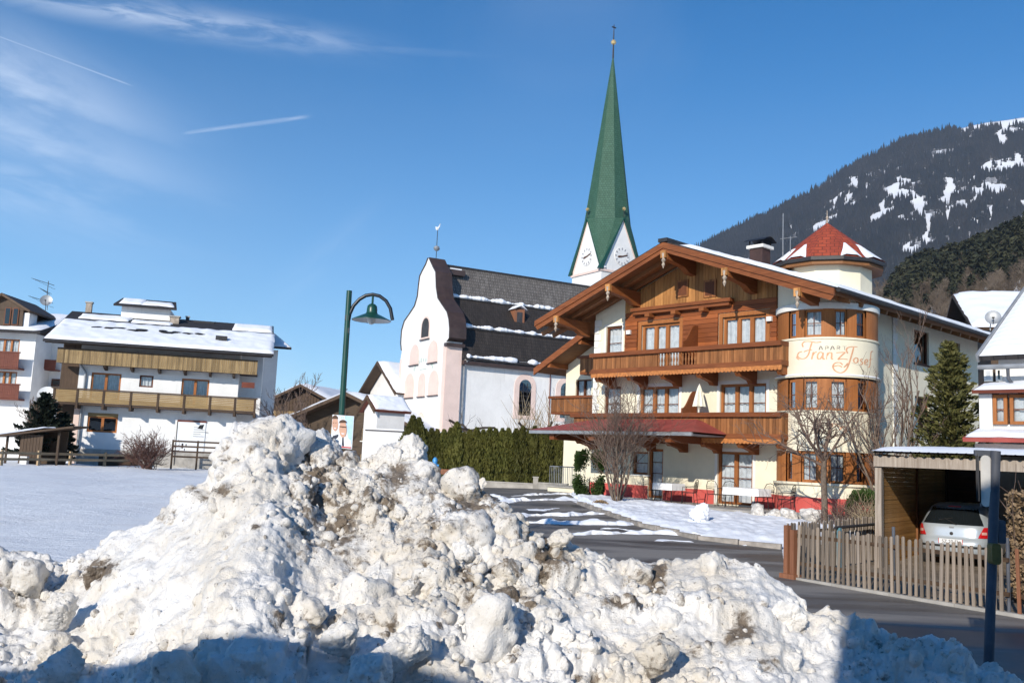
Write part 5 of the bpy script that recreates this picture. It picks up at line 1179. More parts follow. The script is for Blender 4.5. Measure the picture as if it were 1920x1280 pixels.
# little dormer with a red shutter, and a hatch near the gable
(ua, za), (ub, zb) = sec[1], sec[2]; k_ = .45; ud = ua+(ub-ua)*k_; zd = za+(zb-za)*k_
vd = CH.hu(*z6(972, 530), ud+.3)[0]
b = B(); b.box(ud-1.2, ud+.30, vd-.45, vd+.45, zd-.55, zd+.75); dm = b.obj('dormer', MAT['rust'], church); b = B(); b.box(ud+.302, ud+.31, vd-.26, vd+.26, zd-.35, zd+.5); b.obj('dormer_opening', MAT['roomshade'], dm)
b = B(); b.prism([(vd-.62, zd+.72), (vd, zd+1.15), (vd+.62, zd+.72), (vd, zd+1.02)], 'x', ud-1.4, ud+.5); b.obj('dormer_roof', MAT['roofsnow'], dm)
(ua, za), (ub, zb) = sec[0], sec[1]; ud = ua+(ub-ua)*.25; zd = za+(zb-za)*.25; b = B(); b.box(ud-.6, ud+.5, D+.3, D+1.7, zd-.1, zd+.35); hh_ = b.obj('roof_hatch', MAT['copper'], church); b = B(); b.box(ud-.3, ud+.45, D+.4, D+1.4, zd+.352, zd+.45); b.obj('hatch_snow', MAT['roofsnow'], hh_)
# weathercock on the gable
ap = rp[-1]; b = B(); b.tube([(ap[0], .6, ap[1]-.1), (ap[0], .6, ap[1]+2.6)], .03, 5); wc = b.obj('vane_rod', MAT['dark'], church)
b = B(); b.lathe([(0, ap[1]+.65), (.2, ap[1]+.75), (.27, ap[1]+.9), (.2, ap[1]+1.06), (0, ap[1]+1.15)], 10, (ap[0], .6)); b.obj('vane_ball', MAT['zinc'], wc, True)
b = B(); z = ap[1]+2.5; b.prism([(ap[0]-.5, z+.35), (ap[0]-.35, z+.05), (ap[0], z-.1), (ap[0]+.35, z+.1), (ap[0]+.5, z+.4), (ap[0]+.25, z+.25), (ap[0]+.05, z+.18), (ap[0]-.2, z+.25)], 'y', .58, .62); b.obj('weathercock', MAT['lampwhite'], wc)
# tower and spire
TY = 88.; tq = atY(1128, 499, TY); TF = Fr(tq[0], tq[1], 1.02); TS_ = 4.9
tw0 = CH.loc(np.array([tq[0], tq[1], 0])); trot = -(TF.yaw-CH.yaw)
tower = bpy.data.objects.new('tower', None); COL.objects.link(tower); tower.parent = church; tower.location = (tw0[0], tw0[1], 0); tower.rotation_euler = (0, 0, trot)
ZT = tq[2]-.1; s_ = TS_
# local: near corner at 0,0; front face spans u -s..0 at v=0, side face u=0 spans v 0..s
ZG = TF.h(1101, 409)[1]-.1; TIP = ZT+22.0
ctr = (-s_/2, s_/2)
b = B(); b.box(-s_, 0, 0, s_, 0, ZT-.35); b.obj('tower_wall', MAT['white'], tower)
b = B(); b.box(-s_-.12, .12, -.12, s_+.12, ZT-.35, ZT-.12); b.obj('tower_cornice', MAT['pink'], tower)
cor = [(-s_, 0), (0, 0), (0, s_), (-s_, s_)]; midf = [(-s_/2, 0), (0, s_/2), (-s_/2, s_), (-s_, s_/2)]; outn = [(0, -1), (1, 0), (0, 1), (-1, 0)]
zg_ = ZG; spv = []
ro = s_*.50
for i in range(4):
    a = math.atan2(cor[i][1]-ctr[1], cor[i][0]-ctr[0])
    spv.append([(ctr[0]+ro*math.cos(a-.42), ctr[1]+ro*math.sin(a-.42), zg_-.1), (ctr[0]+ro*math.cos(a+.42), ctr[1]+ro*math.sin(a+.42), zg_-.1)])
tipz = None
d = ray(1154, 100); cw = TF.w(*ctr); kk = (cw[1])/d[1]; TIP = float(EYE+d[2]*kk)
tip = (ctr[0], ctr[1], TIP)
def at_h(p, f):  # slight flare near the foot
    return tuple(np.array(p)*(1-f)+np.array(tip)*f)
b = B()
for i in range(4):
    ov = .22; cx_, cy_ = cor[i]; cpt = (cx_+(.22 if cx_ > ctr[0] else -.22), cy_+(.22 if cy_ > ctr[1] else -.22), ZT-.12)
    j = (i+1) % 4; L0, L1 = spv[i]
    m0 = midf[(i-1) % 4]; n0 = outn[(i-1) % 4]; m1 = midf[i]; n1_ = outn[i]
    # cor[i] sits between face i-1 and face i
    aL = (m0[0]+n0[0]*.2, m0[1]+n0[1]*.2, zg_); aR = (m1[0]+n1_[0]*.2, m1[1]+n1_[1]*.2, zg_)
    lo, hi = (L0, L1)
    dl = lambda p, q: (p[0]-q[0])**2+(p[1]-q[1])**2
    if dl(L0, aL) > dl(L0, aR): lo, hi = L1, L0
    l6, h6 = at_h(lo, .12), at_h(hi, .12)
    b.poly([cpt, hi, lo]); b.poly([lo, hi, tip]); b.poly([cpt, aL, lo]); b.poly([cpt, hi, aR])
    lo2 = None
for i in range(4):
    # face i lies between cor[i] and cor[i+1]
    m1 = midf[i]; n1_ = outn[i]; aR = (m1[0]+n1_[0]*.2, m1[1]+n1_[1]*.2, zg_)
    c1 = min(spv[i], key=lambda p: (p[0]-m1[0])**2+(p[1]-m1[1])**2); c2 = min(spv[(i+1) % 4], key=lambda p: (p[0]-m1[0])**2+(p[1]-m1[1])**2)
    b.poly([aR, c1, c2]); b.poly([c1, tip, c2])
spire = b.obj('spire', MAT['spire'], tower)
Ts = [lambda x, y, z: (x, y, z), lambda x, y, z: (-y, x+s_, z), lambda x, y, z: (-x-s_, s_-y, z), lambda x, y, z: (-s_+y, -x, z)]
for i, T in enumerate(Ts):
    b = B(T); b.prism([(-s_, ZT-.12), (0, ZT-.12), (-s_/2, zg_-.12)], 'y', .0, .12); g = b.obj('tower_gable', MAT['white'], tower)
    for q_ in (-s_-.02, .02):
        b = B(T); b.prism([(q_, ZT-.11), (-s_/2, zg_-.02), (-s_/2, zg_-.32), (q_+(.22 if q_ < -1 else -.22), ZT-.11)], 'y', -.03, -.004); b.obj('gable_trim', MAT['pink'], g)
        b = B(T); b.prism([(q_*1.06+(-.15 if q_ < -1 else .15), ZT-.15), (-s_/2, zg_+.08), (-s_/2, zg_-.06), (q_, ZT-.15)], 'y', -.22, .14); b.obj('gable_verge', MAT['lgreen'], g)
    cz_ = ZT+(zg_-ZT)*.27; cxk = -s_/2; R0 = .92
    b = B(T); b.prism([(cxk+R0*math.cos(a), cz_+R0*math.sin(a)) for a in np.linspace(0, 2*math.pi, 28, endpoint=False)], 'y', -.05, -.002); cf = b.obj('clock_face', MAT['clock'], g)
    for k in range(12):
        a = math.pi*k/6; b = B(T); p0 = (cxk+R0*.68*math.cos(a), cz_+R0*.68*math.sin(a)); p1 = (cxk+R0*.93*math.cos(a), cz_+R0*.93*math.sin(a)); nx, nz_ = -math.sin(a)*.05, math.cos(a)*.05
        b.prism([(p0[0]-nx, p0[1]-nz_), (p1[0]-nx*1.5, p1[1]-nz_*1.5), (p1[0]+nx*1.5, p1[1]+nz_*1.5), (p0[0]+nx, p0[1]+nz_)], 'y', -.06, -.051); b.obj('clock_numeral', MAT['clockink'], cf)
    for a, L, w_ in ((math.pi*1.06, .60, .10), (.30, .80, .075)):
        b = B(T); nx, nz_ = -math.sin(a)*w_, math.cos(a)*w_; b.prism([(cxk-nx*.6-.2*math.cos(a), cz_-nz_*.6-.2*math.sin(a)), (cxk+L*.7*math.cos(a)-nx, cz_+L*.7*math.sin(a)-nz_), (cxk+L*math.cos(a), cz_+L*math.sin(a)), (cxk+L*.7*math.cos(a)+nx, cz_+L*.7*math.sin(a)+nz_), (cxk+nx*.6-.2*math.cos(a), cz_+nz_*.6-.2*math.sin(a))], 'y', -.075-w_*.2, -.061); b.obj('clock_hand', MAT['hand'], cf)
    m1 = midf[i]; n1_ = outn[i]; c_ = (m1[0]+n1_[0]*.15, m1[1]+n1_[1]*.15)
    b = B(); b.tube([(c_[0], c_[1], zg_-.1), (c_[0], c_[1], zg_+.9)], .035, 5); pb = b.obj('gable_rod', MAT['dark'], spire); b = B(); b.lathe([(0, zg_+.72), (.15, zg_+.8), (.2, zg_+.92), (.15, zg_+1.04), (0, zg_+1.12)], 10, c_); b.obj('gable_ball', MAT['gold'], spire, True)
def tip_z(px, py): d = ray(px, py); return float(EYE+d[2]*cw[1]/d[1])
b = B(); b.tube([(ctr[0], ctr[1], TIP-.6), (ctr[0], ctr[1], tip_z(1157, 47))], [.10, .04], 6); b.obj('spire_rod', MAT['dark'], spire)
zb_ = tip_z(1155, 80); b = B(); b.lathe([(.0, zb_-.28), (.2, zb_-.2), (.29, zb_), (.2, zb_+.2), (0, zb_+.28)], 12, ctr); b.obj('spire_ball', MAT['gold'], spire, True)
b = B(); zc0 = tip_z(1157, 52); b.box(ctr[0]-.05, ctr[0]+.05, ctr[1]-.25, ctr[1]+.25, zc0-.05, zc0+.05); b.obj('spire_cross', MAT['dark'], spire)
b = B(); b.add([(.1, -.1, ZT-.05), (-.62, -.22, ZT+.75), (-.2, -.3, ZT+.95), (.25, .4, ZT+.9), (.2, .1, ZT+.3)], [(0, 1, 2, 3, 4)]); 
snow_roll(tower, (-.55, -.12, ZT+.05), (.12, .45, ZT+.05), .22, 5, 'spire_snow', 10)

# ------------------------------------------------------------------ generic alpine house
def chalet(name, label, px, py, Y, yaw, w, d, ze, pitch, walls, roofm, eave=.9, floors=2, winpx=None, snow=.25, gable_front=True, zbase=None, winm='frame', cols=3, wsize=(.9, 1.15), chimney=None, boards=False, timber_gable=None, z0w=1.0, fh=2.7):
    """px,py: a pixel of its front left corner at ground level; front is w wide, d deep; ridge runs back if gable_front"""
    P = atY(px, py, Y); zb0 = float(zg(P[0], P[1])) if zbase is None else zbase
    f = Fr(P[0], P[1], yaw); h = thing(name, label, 'house', (P[0], P[1], 0), -yaw)
    zr = ze+pitch*(w/2 if gable_front else d/2)
    wins = []
    for q in range(floors):
        for k in range(cols):
            cx = w*(k+.5)/cols; z0 = zb0+z0w+q*fh
            if z0+wsize[1] < ze-.2: wins.append((cx-wsize[0]/2, cx+wsize[0]/2, z0, z0+wsize[1]))
    b = B(); wallgrid(b, 0, w, zb0-.4, ze, 0, wins, .15)
    if gable_front: b.poly([(0, 0, ze), (w, 0, ze), (w/2, 0, zr)]); b.poly([(0, d, ze), (w, d, ze), (w/2, d, zr)])
    else: b.poly([(0, 0, ze), (0, d, ze), (0, d/2, zr)]); b.poly([(w, 0, ze), (w, d, ze), (w, d/2, zr)])
    b.poly([(0, 0, zb0-.4), (0, d, zb0-.4), (0, d, ze), (0, 0, ze)]); b.poly([(w, 0, zb0-.4), (w, d, zb0-.4), (w, d, ze), (w, 0, ze)]); b.poly([(0, d, zb0-.4), (w, d, zb0-.4), (w, d, ze), (0, d, ze)])
    b.obj('wall', MAT[walls], h)
    for q in wins: window(h, ID, *q, n=2, fr=.06, y=.1, mat=winm, bars=0, curtain=False, glass='dglass', sill=.05)
    b = B(); b.box(.1, w-.1, .5, .55, zb0, ze-.1); b.obj('dark_backing', MAT['room'], h)
    e = eave
    if gable_front: qs = [[(-e, -e, ze-pitch*e), (w/2, -e, zr), (w/2, d+e, zr), (-e, d+e, ze-pitch*e)], [(w/2, -e, zr), (w+e, -e, ze-pitch*e), (w+e, d+e, ze-pitch*e), (w/2, d+e, zr)]]
    else: qs = [[(-e, -e, ze-pitch*e), (w+e, -e, ze-pitch*e), (w+e, d/2, zr), (-e, d/2, zr)], [(-e, d/2, zr), (w+e, d/2, zr), (w+e, d+e, ze-pitch*e), (-e, d+e, ze-pitch*e)]]
    for i, q in enumerate(qs):
        q = [(x, y, z+.18) for x, y, z in q]
        b = B(); b.slab(q, .16); r = b.obj('roof', MAT[roofm], h)
        if snow: put_snow(r, q, snow, 30, 24, i+int(px), .2, .07)
    if gable_front:
        for sx in (-1, 1):
            xe = -e if sx < 0 else w+e
            b = B(); b.prism([(w/2, zr+.19), (xe, ze-pitch*e+.19), (xe, ze-pitch*e-.08), (w/2, zr-.08)], 'y', -e-.06, -e-.005); b.obj('bargeboard', MAT['brownx'], h)
    if timber_gable:
        b = B(); n = 26
        for k in range(n):
            x0, x1 = w*k/n, w*(k+1)/n; za, zb = zr-abs(x0-w/2)*pitch*1., zr-abs(x1-w/2)*pitch
            b.prism([(x0+.02, ze-.5), (x1-.02, ze-.5), (x1-.02, zb), (x0+.02, za)], 'y', -.06, -.003)
        b.obj('gable_boards', MAT[timber_gable], h, kind='stuff')
    if chimney:
        cx, cy, ch_ = chimney; zc = zr-pitch*abs((cx-w/2) if gable_front else (cy-d/2)); b = B(); b.box(cx-.35, cx+.35, cy-.35, cy+.35, zc-.3, zc+ch_); c_ = b.obj('chimney', MAT['chimney'], h); b = B(); b.box(cx-.45, cx+.45, cy-.45, cy+.45, zc+ch_, zc+ch_+.12); b.obj('chimney_cap', MAT['concrete'], c_)
    return h, f
# white house left of the church and its small annex
chalet('parish_house', 'white gabled house with a chimney close left of the church front', 688, 838, 83., 1.0, 6.2, 9., 7.6, .72, 'white', 'brownx', .9, 1, snow=.22, cols=1, chimney=(4.4, 2.6, 1.9), wsize=(.6, .9), z0w=2.)
h, f = chalet('church_annex', 'small white lean-to annex with dark verge in front of the church', 679, 840, 60., 1.02, 2.1, 1.9, 4.85, .7, 'white', 'redwood', .32, 0, snow=.16, cols=1)
# low white churchyard wall with a dark snow-topped coping
P = atY(684, 838, 57.); Q = atY(775, 838, 57.5)
wl = thing('churchyard_wall', 'low white churchyard wall between annex and thuja hedge', 'wall', tuple(P*[1, 1, 0]), -math.atan2(-(Q-P)[1], (Q-P)[0])); L = float(np.hypot(*(Q-P)[:2]))+2; zt = float(atY(720, 808, 57.)[2])
b = B(); b.box(0, L, 0, .35, .2, zt); b.obj('wall_body', MAT['white'], wl); b = B(); b.box(-.05, L, -.06, .41, zt+.003, zt+.06); b.obj('coping', MAT['copper'], wl); b = B(); b.box(0, L, -.02, .36, zt+.062, zt+.16); b.obj('coping_snow', MAT['roofsnow'], wl)
# dark timber farmhouse behind the lamp and roofs behind it
chalet('farmhouse', 'old dark timber farmhouse with low snowy gable behind the lamp post', 540, 838, 72., .28, 10.5, 12, 4.15, .42, 'cladx', 'brownx', 1.3, 2, snow=.24, cols=4, winm='hwhite' if False else 'railwood', wsize=(.85, .95), fh=1.95, z0w=.6)
chalet('timber_chalet', 'brown timber chalet with snowy roof right of the white balcony house', 494, 838, 92., .30, 8.5, 12, 6.3, .45, 'ochre', 'brownx', 1.1, 2, snow=.25, cols=3, timber_gable='brownz')
for i, (px, Y, w_, ze, lab) in enumerate(((560, 125., 12, 8.2, 'distant house with long snowy roof left of the lamp post'), (632, 120., 7, 6.9, 'distant brown house with snowy roof right of the lamp post'), (655, 105., 8, 6.2, 'distant roof with snow beside the white gabled house'))):
    chalet('village_house', lab, px, 836, Y, .1+.12*i, w_, 9, ze, .38, 'redwood' if i else 'hwhite', 'brownx', .8, 2, snow=.28, gable_front=False, cols=3, chimney=(w_*.4, 3., 1.2))

# ------------------------------------------------------------------ white house with two long balconies
o_ = atY(133, 845, 64.5); LH = Fr(o_[0], o_[1], -.25)
lh = thing('balcony_house', 'white house with long weathered wooden balconies and snow covered roof on the left', 'house', (o_[0], o_[1], 0), .25)
z7 = lambda zx, zy: (zx*.29692, 520+.29692*zy)
HL = lambda p, v=0.: LH.h(*z7(*p), v)
def rectL(a, b_, v=0.): u0, zt = HL(a, v); u1, zb = HL(b_, v); return [u0, u1, zb, zt]
uR = HL((1492, 850))[0]; DL = 11.
wA = rectL((580, 598), (760, 695)); wB = rectL((884, 616), (964, 695)); wC = rectL((1150, 636), (1316, 737)); wD = rectL((555, 872), (736, 982)); wE = rectL((1126, 898), (1292, 1022))
wA[2] = wC[2] = wA[3]-2.1; wE[2] = .62
zE = 9.2
b = B(); wallgrid(b, 0, uR, .2, zE, 0, [wA, wB, wC, wD], .18)
b.poly([(0, 0, .2), (0, DL, .2), (0, DL, zE), (0, 0, zE)]); u2 = uR+1.6
b.poly([(uR, 0, .2), (uR, 1.5, .2), (uR, 1.5, zE), (uR, 0, zE)]); b.poly([(uR, 1.5, .2), (u2, 1.5, .2), (u2, 1.5, zE), (uR, 1.5, zE)]); b.poly([(u2, 1.5, .2), (u2, DL, .2), (u2, DL, zE), (u2, 1.5, zE)]); b.poly([(0, DL, .2), (u2, DL, .2), (u2, DL, zE), (0, DL, zE)]); b.obj('wall', MAT['hwhite'], lh)
b = B(); b.box(.3, uR-.3, .8, .85, .5, zE-.3); b.obj('dark_backing', MAT['room'], lh)
for q, n in ((wA, 2), (wC, 2)): window(lh, ID, *q, n=n, fr=.12, y=.13, bars=0)
window(lh, ID, *wB, n=1, fr=.1, y=.12, bars=0, mat='dframe'); window(lh, ID, *wD, n=2, fr=.12, y=.12, bars=0, curtain=False, glass='dglass')
b = B(); b.box(wD[0], wD[1], -.03, .02, wD[3]-.02, wD[3]+.22); b.obj('roller_blind', MAT['ochrex'], lh)
b = B(); b.box(wE[0], wE[1], -.06, -.003, wE[2]+.9, wE[3]-.12); nb = b.obj('notice_board', MAT['pwhite'], lh); b = B(); b.box(wE[0]-.04, wE[1]+.04, -.09, -.004, wE[3]-.12, wE[3]); b.obj('board_head', MAT['redwood'], nb)
b = B(); b.box(wE[0]-.05, wE[0], -.08, -.004, wE[2], wE[3]-.12); b.obj('board_post', MAT['dark'], nb)
for (x, z, w_, h_) in ((.22, .5, .12, .35), (.38, .62, .07, .2), (.33, .35, .06, .15)):
    b = B(); b.box(wE[0]+x*1.7, wE[0]+x*1.7+w_, -.066, -.061, wE[2]+.7+z, wE[2]+.7+z+h_); b.obj('printed_figure', MAT['ink'], nb)
for k in range(5): b = B(); b.box(wE[0]+1.1, wE[0]+1.1+.5+.25*((k*7) % 3), -.065, -.061, wE[3]-.5-k*.16, wE[3]-.46-k*.16); b.obj('printed_line', MAT['clockink'], nb)
zc = HL((1270, 940)); b = B(); b.prism([(wE[1]-.55, wE[3]-.55), (wE[1]-.2, wE[3]-.6), (wE[1]-.1, wE[3]-.25), (wE[1]-.4, wE[3]-.3)], 'y', -.066, -.061); b.obj('printed_figure', MAT['ink'], nb)
b = B(); b.box(-.03, uR+.03, -.04, -.003, .2, HL((500, 1078))[1]); b.obj('base_course', MAT['concrete'], lh)
b = B(); x0 = HL((628, 1100))[0]; b.box(x0, x0+2.6, -.06, -.041, .3, 1.2); b.obj('cellar_door', MAT['brownz'], lh)
# lower balcony: framed panels of horizontal slats
vb = -1.25
z_t, z_b = (HL((500, 695), vb)[1]+HL((1500, 760), vb)[1])/2, (HL((500, 788), vb)[1]+HL((1500, 842), vb)[1])/2
bu0, bu1 = HL((338, 690), vb)[0], HL((1618, 770), vb)[0]
b = B(); b.box(bu0-.1, bu1+.1, vb-.1, vb+.12, z_t-.10, z_t); b.obj('balcony_rail', MAT['brownx'], lh)
b = B(); b.box(bu0, bu1, vb+.02, 1.49 if False else -.005, z_b-.16, z_b-.02); b.box(uR+.01, bu1, -.004, 1.49, z_b-.16, z_b-.02); b.obj('balcony_floor', MAT['brownx'], lh)
cols_ = [340, 488, 655, 828, 1000, 1166, 1330, 1488, 1614]
us = [HL((x, 745), vb)[0] for x in cols_]
for k in range(len(us)-1):
    b = B(); groove_boards(b, us[k]+.08, us[k+1]-.08, z_b, z_t-.11, vb-.015, vb+.015, .115, False, .015, .008); b.obj('balcony_panel', MAT['ochrex'], lh, kind='stuff')
for u in us:
    b = B(); b.box(u-.075, u+.075, vb-.05, vb+.10, z_b-.42, z_t-.102); b.obj('balcony_post', MAT['brownz'], lh)
    b = B(); b.box(u-.09, u+.09, vb+.12, -.004 if u < uR and u > 0 else 1.4, z_b-.40, z_b-.165); b.obj('balcony_joist', MAT['brownx'], lh)
# upper balcony: tall upright boards
z_t2, z_b2 = (HL((520, 458), vb)[1]+HL((1500, 524), vb)[1])/2, (HL((520, 548), vb)[1]+HL((1500, 606), vb)[1])/2
c0, c1 = HL((360, 490), vb)[0], HL((1625, 570), vb)[0]
b = B(); groove_boards(b, c0, c1, z_b2, z_t2, vb-.02, vb+.02, .15, True, .012, .012); b.obj('balcony_boards', MAT['ochre'], lh, kind='stuff')
b = B(); b.box(c0, c1, vb-.06, vb+.08, z_t2+.002, z_t2+.09); b.obj('balcony_rail', MAT['brownx'], lh)
b = B(); b.box(c0, c1, vb+.025, -.005, z_b2+.05, z_b2+.2); b.box(uR+.01, c1, -.004, 1.49, z_b2+.05, z_b2+.2); b.obj('balcony_floor', MAT['brownx'], lh)
for zx in (665, 835, 1008, 1170, 1330, 1480):
    u = HL((zx, 580), -.6)[0]; b = B(); b.prism([(vb+.1, z_b2+.048), (vb+.1, z_b2-.1), (-.35, z_b2-.28), (-.004, z_b2-.28), (-.004, z_b2+.048)], 'x', u-.08, u+.08); b.obj('bracket', MAT['brownz'], lh)
# red end balcony on the right and dark recess
b = B(); b.box(uR+.25, c1-.1, vb+.3, vb+.36, z_b2-.95, z_b2-.55); b.obj('end_railing', MAT['redwood'], lh)
# side returns on the left: dark recess with little balconies
b = B(); b.box(bu0, -.02, .5, .6, 3.2, zE); b.obj('recess_wall', MAT['brownz'], lh)
b = B(); b.tube([HL((512, 460), -.2)[:1]+(-.2,)+HL((512, 460), -.2)[1:], HL((505, 545), -.2)[:1]+(-.2,)+HL((505, 545), -.2)[1:], (.45, -.12, 6.8), (.40, -.12, .4)], .08, 7); b.obj('downpipe', MAT['zinc'], lh)
b = B(); b.box(-.05, .3, -.05, -.003, .2, z_b-.17); b.obj('corner_strip', MAT['pink'], lh)
# roofs: lower front slope with snow, ridge, taller roof behind
ev = -1.9; ze1 = (HL((275, 376), ev)[1]+HL((1728, 490), ev)[1])/2; ru0, ru1 = HL((275, 376), ev)[0], HL((1728, 490), ev)[0]
vR = 6.; zR = HL((760, 235), vR)[1]
q = [(ru0, ev, ze1), (ru1, ev, ze1), (ru1-.2, vR, zR), (ru0, vR, zR)]
b = B(); b.slab(q, .2); rf = b.obj('roof', MAT['darkroof'], lh)
b = B(); b.slab([(ru0, vR, zR), (ru1-.2, vR, zR), (ru1, 13.5, ze1), (ru0, 13.5, ze1)], .2); b.obj('roof', MAT['darkroof'], lh)
b = B(); b.slab([(x+(.1 if x < 0 else -.1), y+.1, z-.22) for x, y, z in q], .06); b.obj('soffit', MAT['brownx'], lh)
b = B(); b.box(ru0+.4, ru1-.4, -1.0, -.03, zE-.35, zE-.05); b.obj('eave_beam', MAT['brownx'], lh)
f3 = lambda f_, s0=0., s1=1.: [(ru0+(ru1-ru0)*s0, ev+(vR-ev)*f_[0], ze1+(zR-ze1)*f_[0]), (ru0+(ru1-ru0)*s1, ev+(vR-ev)*f_[0], ze1+(zR-ze1)*f_[0]), (ru0+(ru1-ru0)*s1, ev+(vR-ev)*f_[1], ze1+(zR-ze1)*f_[1]), (ru0+(ru1-ru0)*s0, ev+(vR-ev)*f_[1], ze1+(zR-ze1)*f_[1])]
put_snow(rf, f3((0, .66)), .15, 90, 24, 1, .1, .09); put_snow(rf, f3((.74, .92), .05, .30), .1, 20, 8, 2, .4); put_snow(rf, f3((.72, .84), .30, .5), .08, 16, 6, 3, .4); put_snow(rf, f3((.72, .96), .78, .99), .16, 16, 8, 5, .3)
b = B(); b.tube([(ru0, ev-.08, ze1-.14), (ru1, ev-.08, ze1-.14)], .08, 7); b.obj('gutter', MAT['dark'], lh)
for zx, zy in ((603, 342), (682, 350), (750, 358), (840, 362), (885, 362), (1025, 325), (1060, 375), (1110, 380), (1085, 340), (1180, 400), (1250, 402)):   # tiles showing where the snow has slid
    f_ = rng.rand()*.3
    vv = ev+(vR-ev)*.42
    u = LH.h(*z7(zx, zy), ev+2.8)[0]; vq = ev+2.9+rng.rand()*.4; zq = ze1+(zR-ze1)*(vq-ev)/(vR-ev)
    v, f = clod(int(zx), 3); o = link('bare_patch', npmesh('bare_patch', v*[.42, .28, .03], f, True), MAT['darkroof'], rf, loc=(u, vq, zq+.20), rot=(math.atan2(zR-ze1, vR-ev), 0, 0))
b = B(); u = LH.h(*z7(1398, 405), ev+2.3)[0]; vq = ev+2.2; zq = ze1+(zR-ze1)*(vq-ev)/(vR-ev); b.box(u-.4, u+.4, vq-.3, vq+.3, zq+.1, zq+.42); sk_ = b.obj('skylight', MAT['dark'], rf)
# dormer storey on the ridge, chimneys
u0, zt = HL((785, 205), vR+.5); u1, zb = HL((1085, 270), vR+.5)
b = B(); b.box(u0, u1, vR-.8, vR+2, zR-1, zt+.1); dm = b.obj('roof_storey', MAT['hwhite'], lh); e0 = zt+.1; b = B(); b.slab([(u0-.5, vR-1.5, e0+.05), (u1+.5, vR-1.5, e0+.05), (u1+.2, vR+.6, e0+.85), (u0-.2, vR+.6, e0+.85)], .15); dr = b.obj('storey_roof', MAT['darkroof'], dm)
put_snow(dr, [(u0-.2, vR-1.2, e0+.16), (u0+1.5, vR-1.2, e0+.16), (u0+1.6, vR+.4, e0+.80), (u0-.1, vR+.4, e0+.80)], .1, 14, 8, 8, .3); put_snow(dr, [(u1-2.2, vR-1.3, e0+.14), (u1+.3, vR-1.3, e0+.14), (u1+.1, vR+.0, e0+.62), (u1-2., vR+.0, e0+.62)], .1, 14, 8, 9, .4)
for (zx, zt_, zb_, w_, v_) in ((560, 155, 215, .42, vR+1), (1100, 245, 330, .62, vR-1.2), (1182, 245, 290, .25, vR)):
    u, z0 = HL((zx, zb_), v_); _, z1 = HL((zx, zt_), v_); b = B(); b.box(u-w_*.5, u+w_*.5, v_-w_*.5, v_+w_*.5, z0-1.4, z1-.1); c_ = b.obj('chimney', MAT['chimney' if w_ > .3 else 'dark'], lh); b = B(); b.box(u-w_*.65, u+w_*.65, v_-w_*.65, v_+w_*.65, z1-.1, z1); b.obj('chimney_cap', MAT['concrete'], c_)
for (x0, x1, zy) in ((1225, 1355, 275), (1250, 1345, 300)):
    u0, z = HL((x0, zy), vR-.3); u1, _ = HL((x1, zy), vR-.3); b = B(); b.box(u0, u1, vR-.6, vR+.4, z-.5, z); b.obj('roof_vent', MAT['dark' if zy < 290 else 'chimney'], lh)
# rear roof part rising further right
q = [(ru1-4.6, 4.2, HL((1560, 385), 4.2)[1]), (ru1+1.3, 4.2, HL((1800, 440), 4.2)[1]), (ru1-.6, 9.0, HL((1635, 318), 9.)[1]), (ru1-6., 9.0, HL((1400, 300), 9.)[1])]
q[0] = (q[0][0], q[0][1], q[1][2]); q[3] = (q[3][0], q[3][1], q[2][2])
b = B(); b.slab(q, .18); r2 = b.obj('rear_roof', MAT['darkroof'], lh); put_snow(r2, q, .16, 26, 16, 21, .15)
b = B(); b.box(uR+1.5, ru1+.3, 5., 10., 3., q[1][2]-.2); b.obj('rear_wall', MAT['hwhite'], lh)

# far left apartment house with red balconies
o_ = atY(-40, 845, 74.); AH = Fr(o_[0], o_[1], -.05)
ah = thing('apartment_house', 'white apartment house with red railed balconies at the left edge', 'house', (o_[0], o_[1], 0), .05)
HA = lambda p, v=0.: AH.h(*z7(*p), v)
ua = HA((205, 600))[0]
wins = []
for za, zb in (((-20, 385), (118, 475)), ((-20, 590), (100, 680))):
    u0, zt = HA(za); u1, zb_ = HA(zb); wins.append([u0, u1, zt-2.2, zt])
b = B(); ze = HA((100, 350))[1]; wallgrid(b, -8, ua, .2, ze, 0, wins, .2); b.poly([(ua, 0, .2), (ua, 9, .2), (ua, 9, ze), (ua, 0, ze)]); ub = HA((330, 600), 3.)[0]; b.poly([(ua, 3, .2), (ub+2, 3, .2), (ub+2, 3, ze), (ua, 3, ze)]); b.obj('wall', MAT['hwhite'], ah)
for q in wins: window(ah, ID, *q, n=3, fr=.1, y=.12, bars=0, mat='frame')
b = B(); b.box(-7.8, ua-.2, .6, .7, .3, ze); b.obj('dark_backing', MAT['room'], ah)
for zt_, zb_ in ((478, 570), (680, 765)):
    u1, z1 = HA((124, zt_), -1.1); _, z0 = HA((124, zb_), -1.1); b = B(); groove_boards(b, -8, u1, z0, z1, -1.12, -1.08, .14, True, .01, .01); b.box(-8, u1+.05, -1.18, -1.02, z1+.002, z1+.1); b.box(-8, u1, -1.07, -.005, z0-.12, z0); b.obj('balcony_railing', MAT['redwood'], ah, kind='stuff')
for zx0, zx1, zt_, zb_ in ((222, 350, 515, 580), (215, 440, 700, 745)):
    u0, z1 = HA((zx0, zt_), 2.); u1, z0 = HA((zx1, zb_), 2.); b = B(); b.box(u0, u1, 1.9, 2., z0, z1); b.box(u0, u1, 2.001, 2.95, z0-.1, z0); b.obj('balcony_railing', MAT['redwood'], ah)
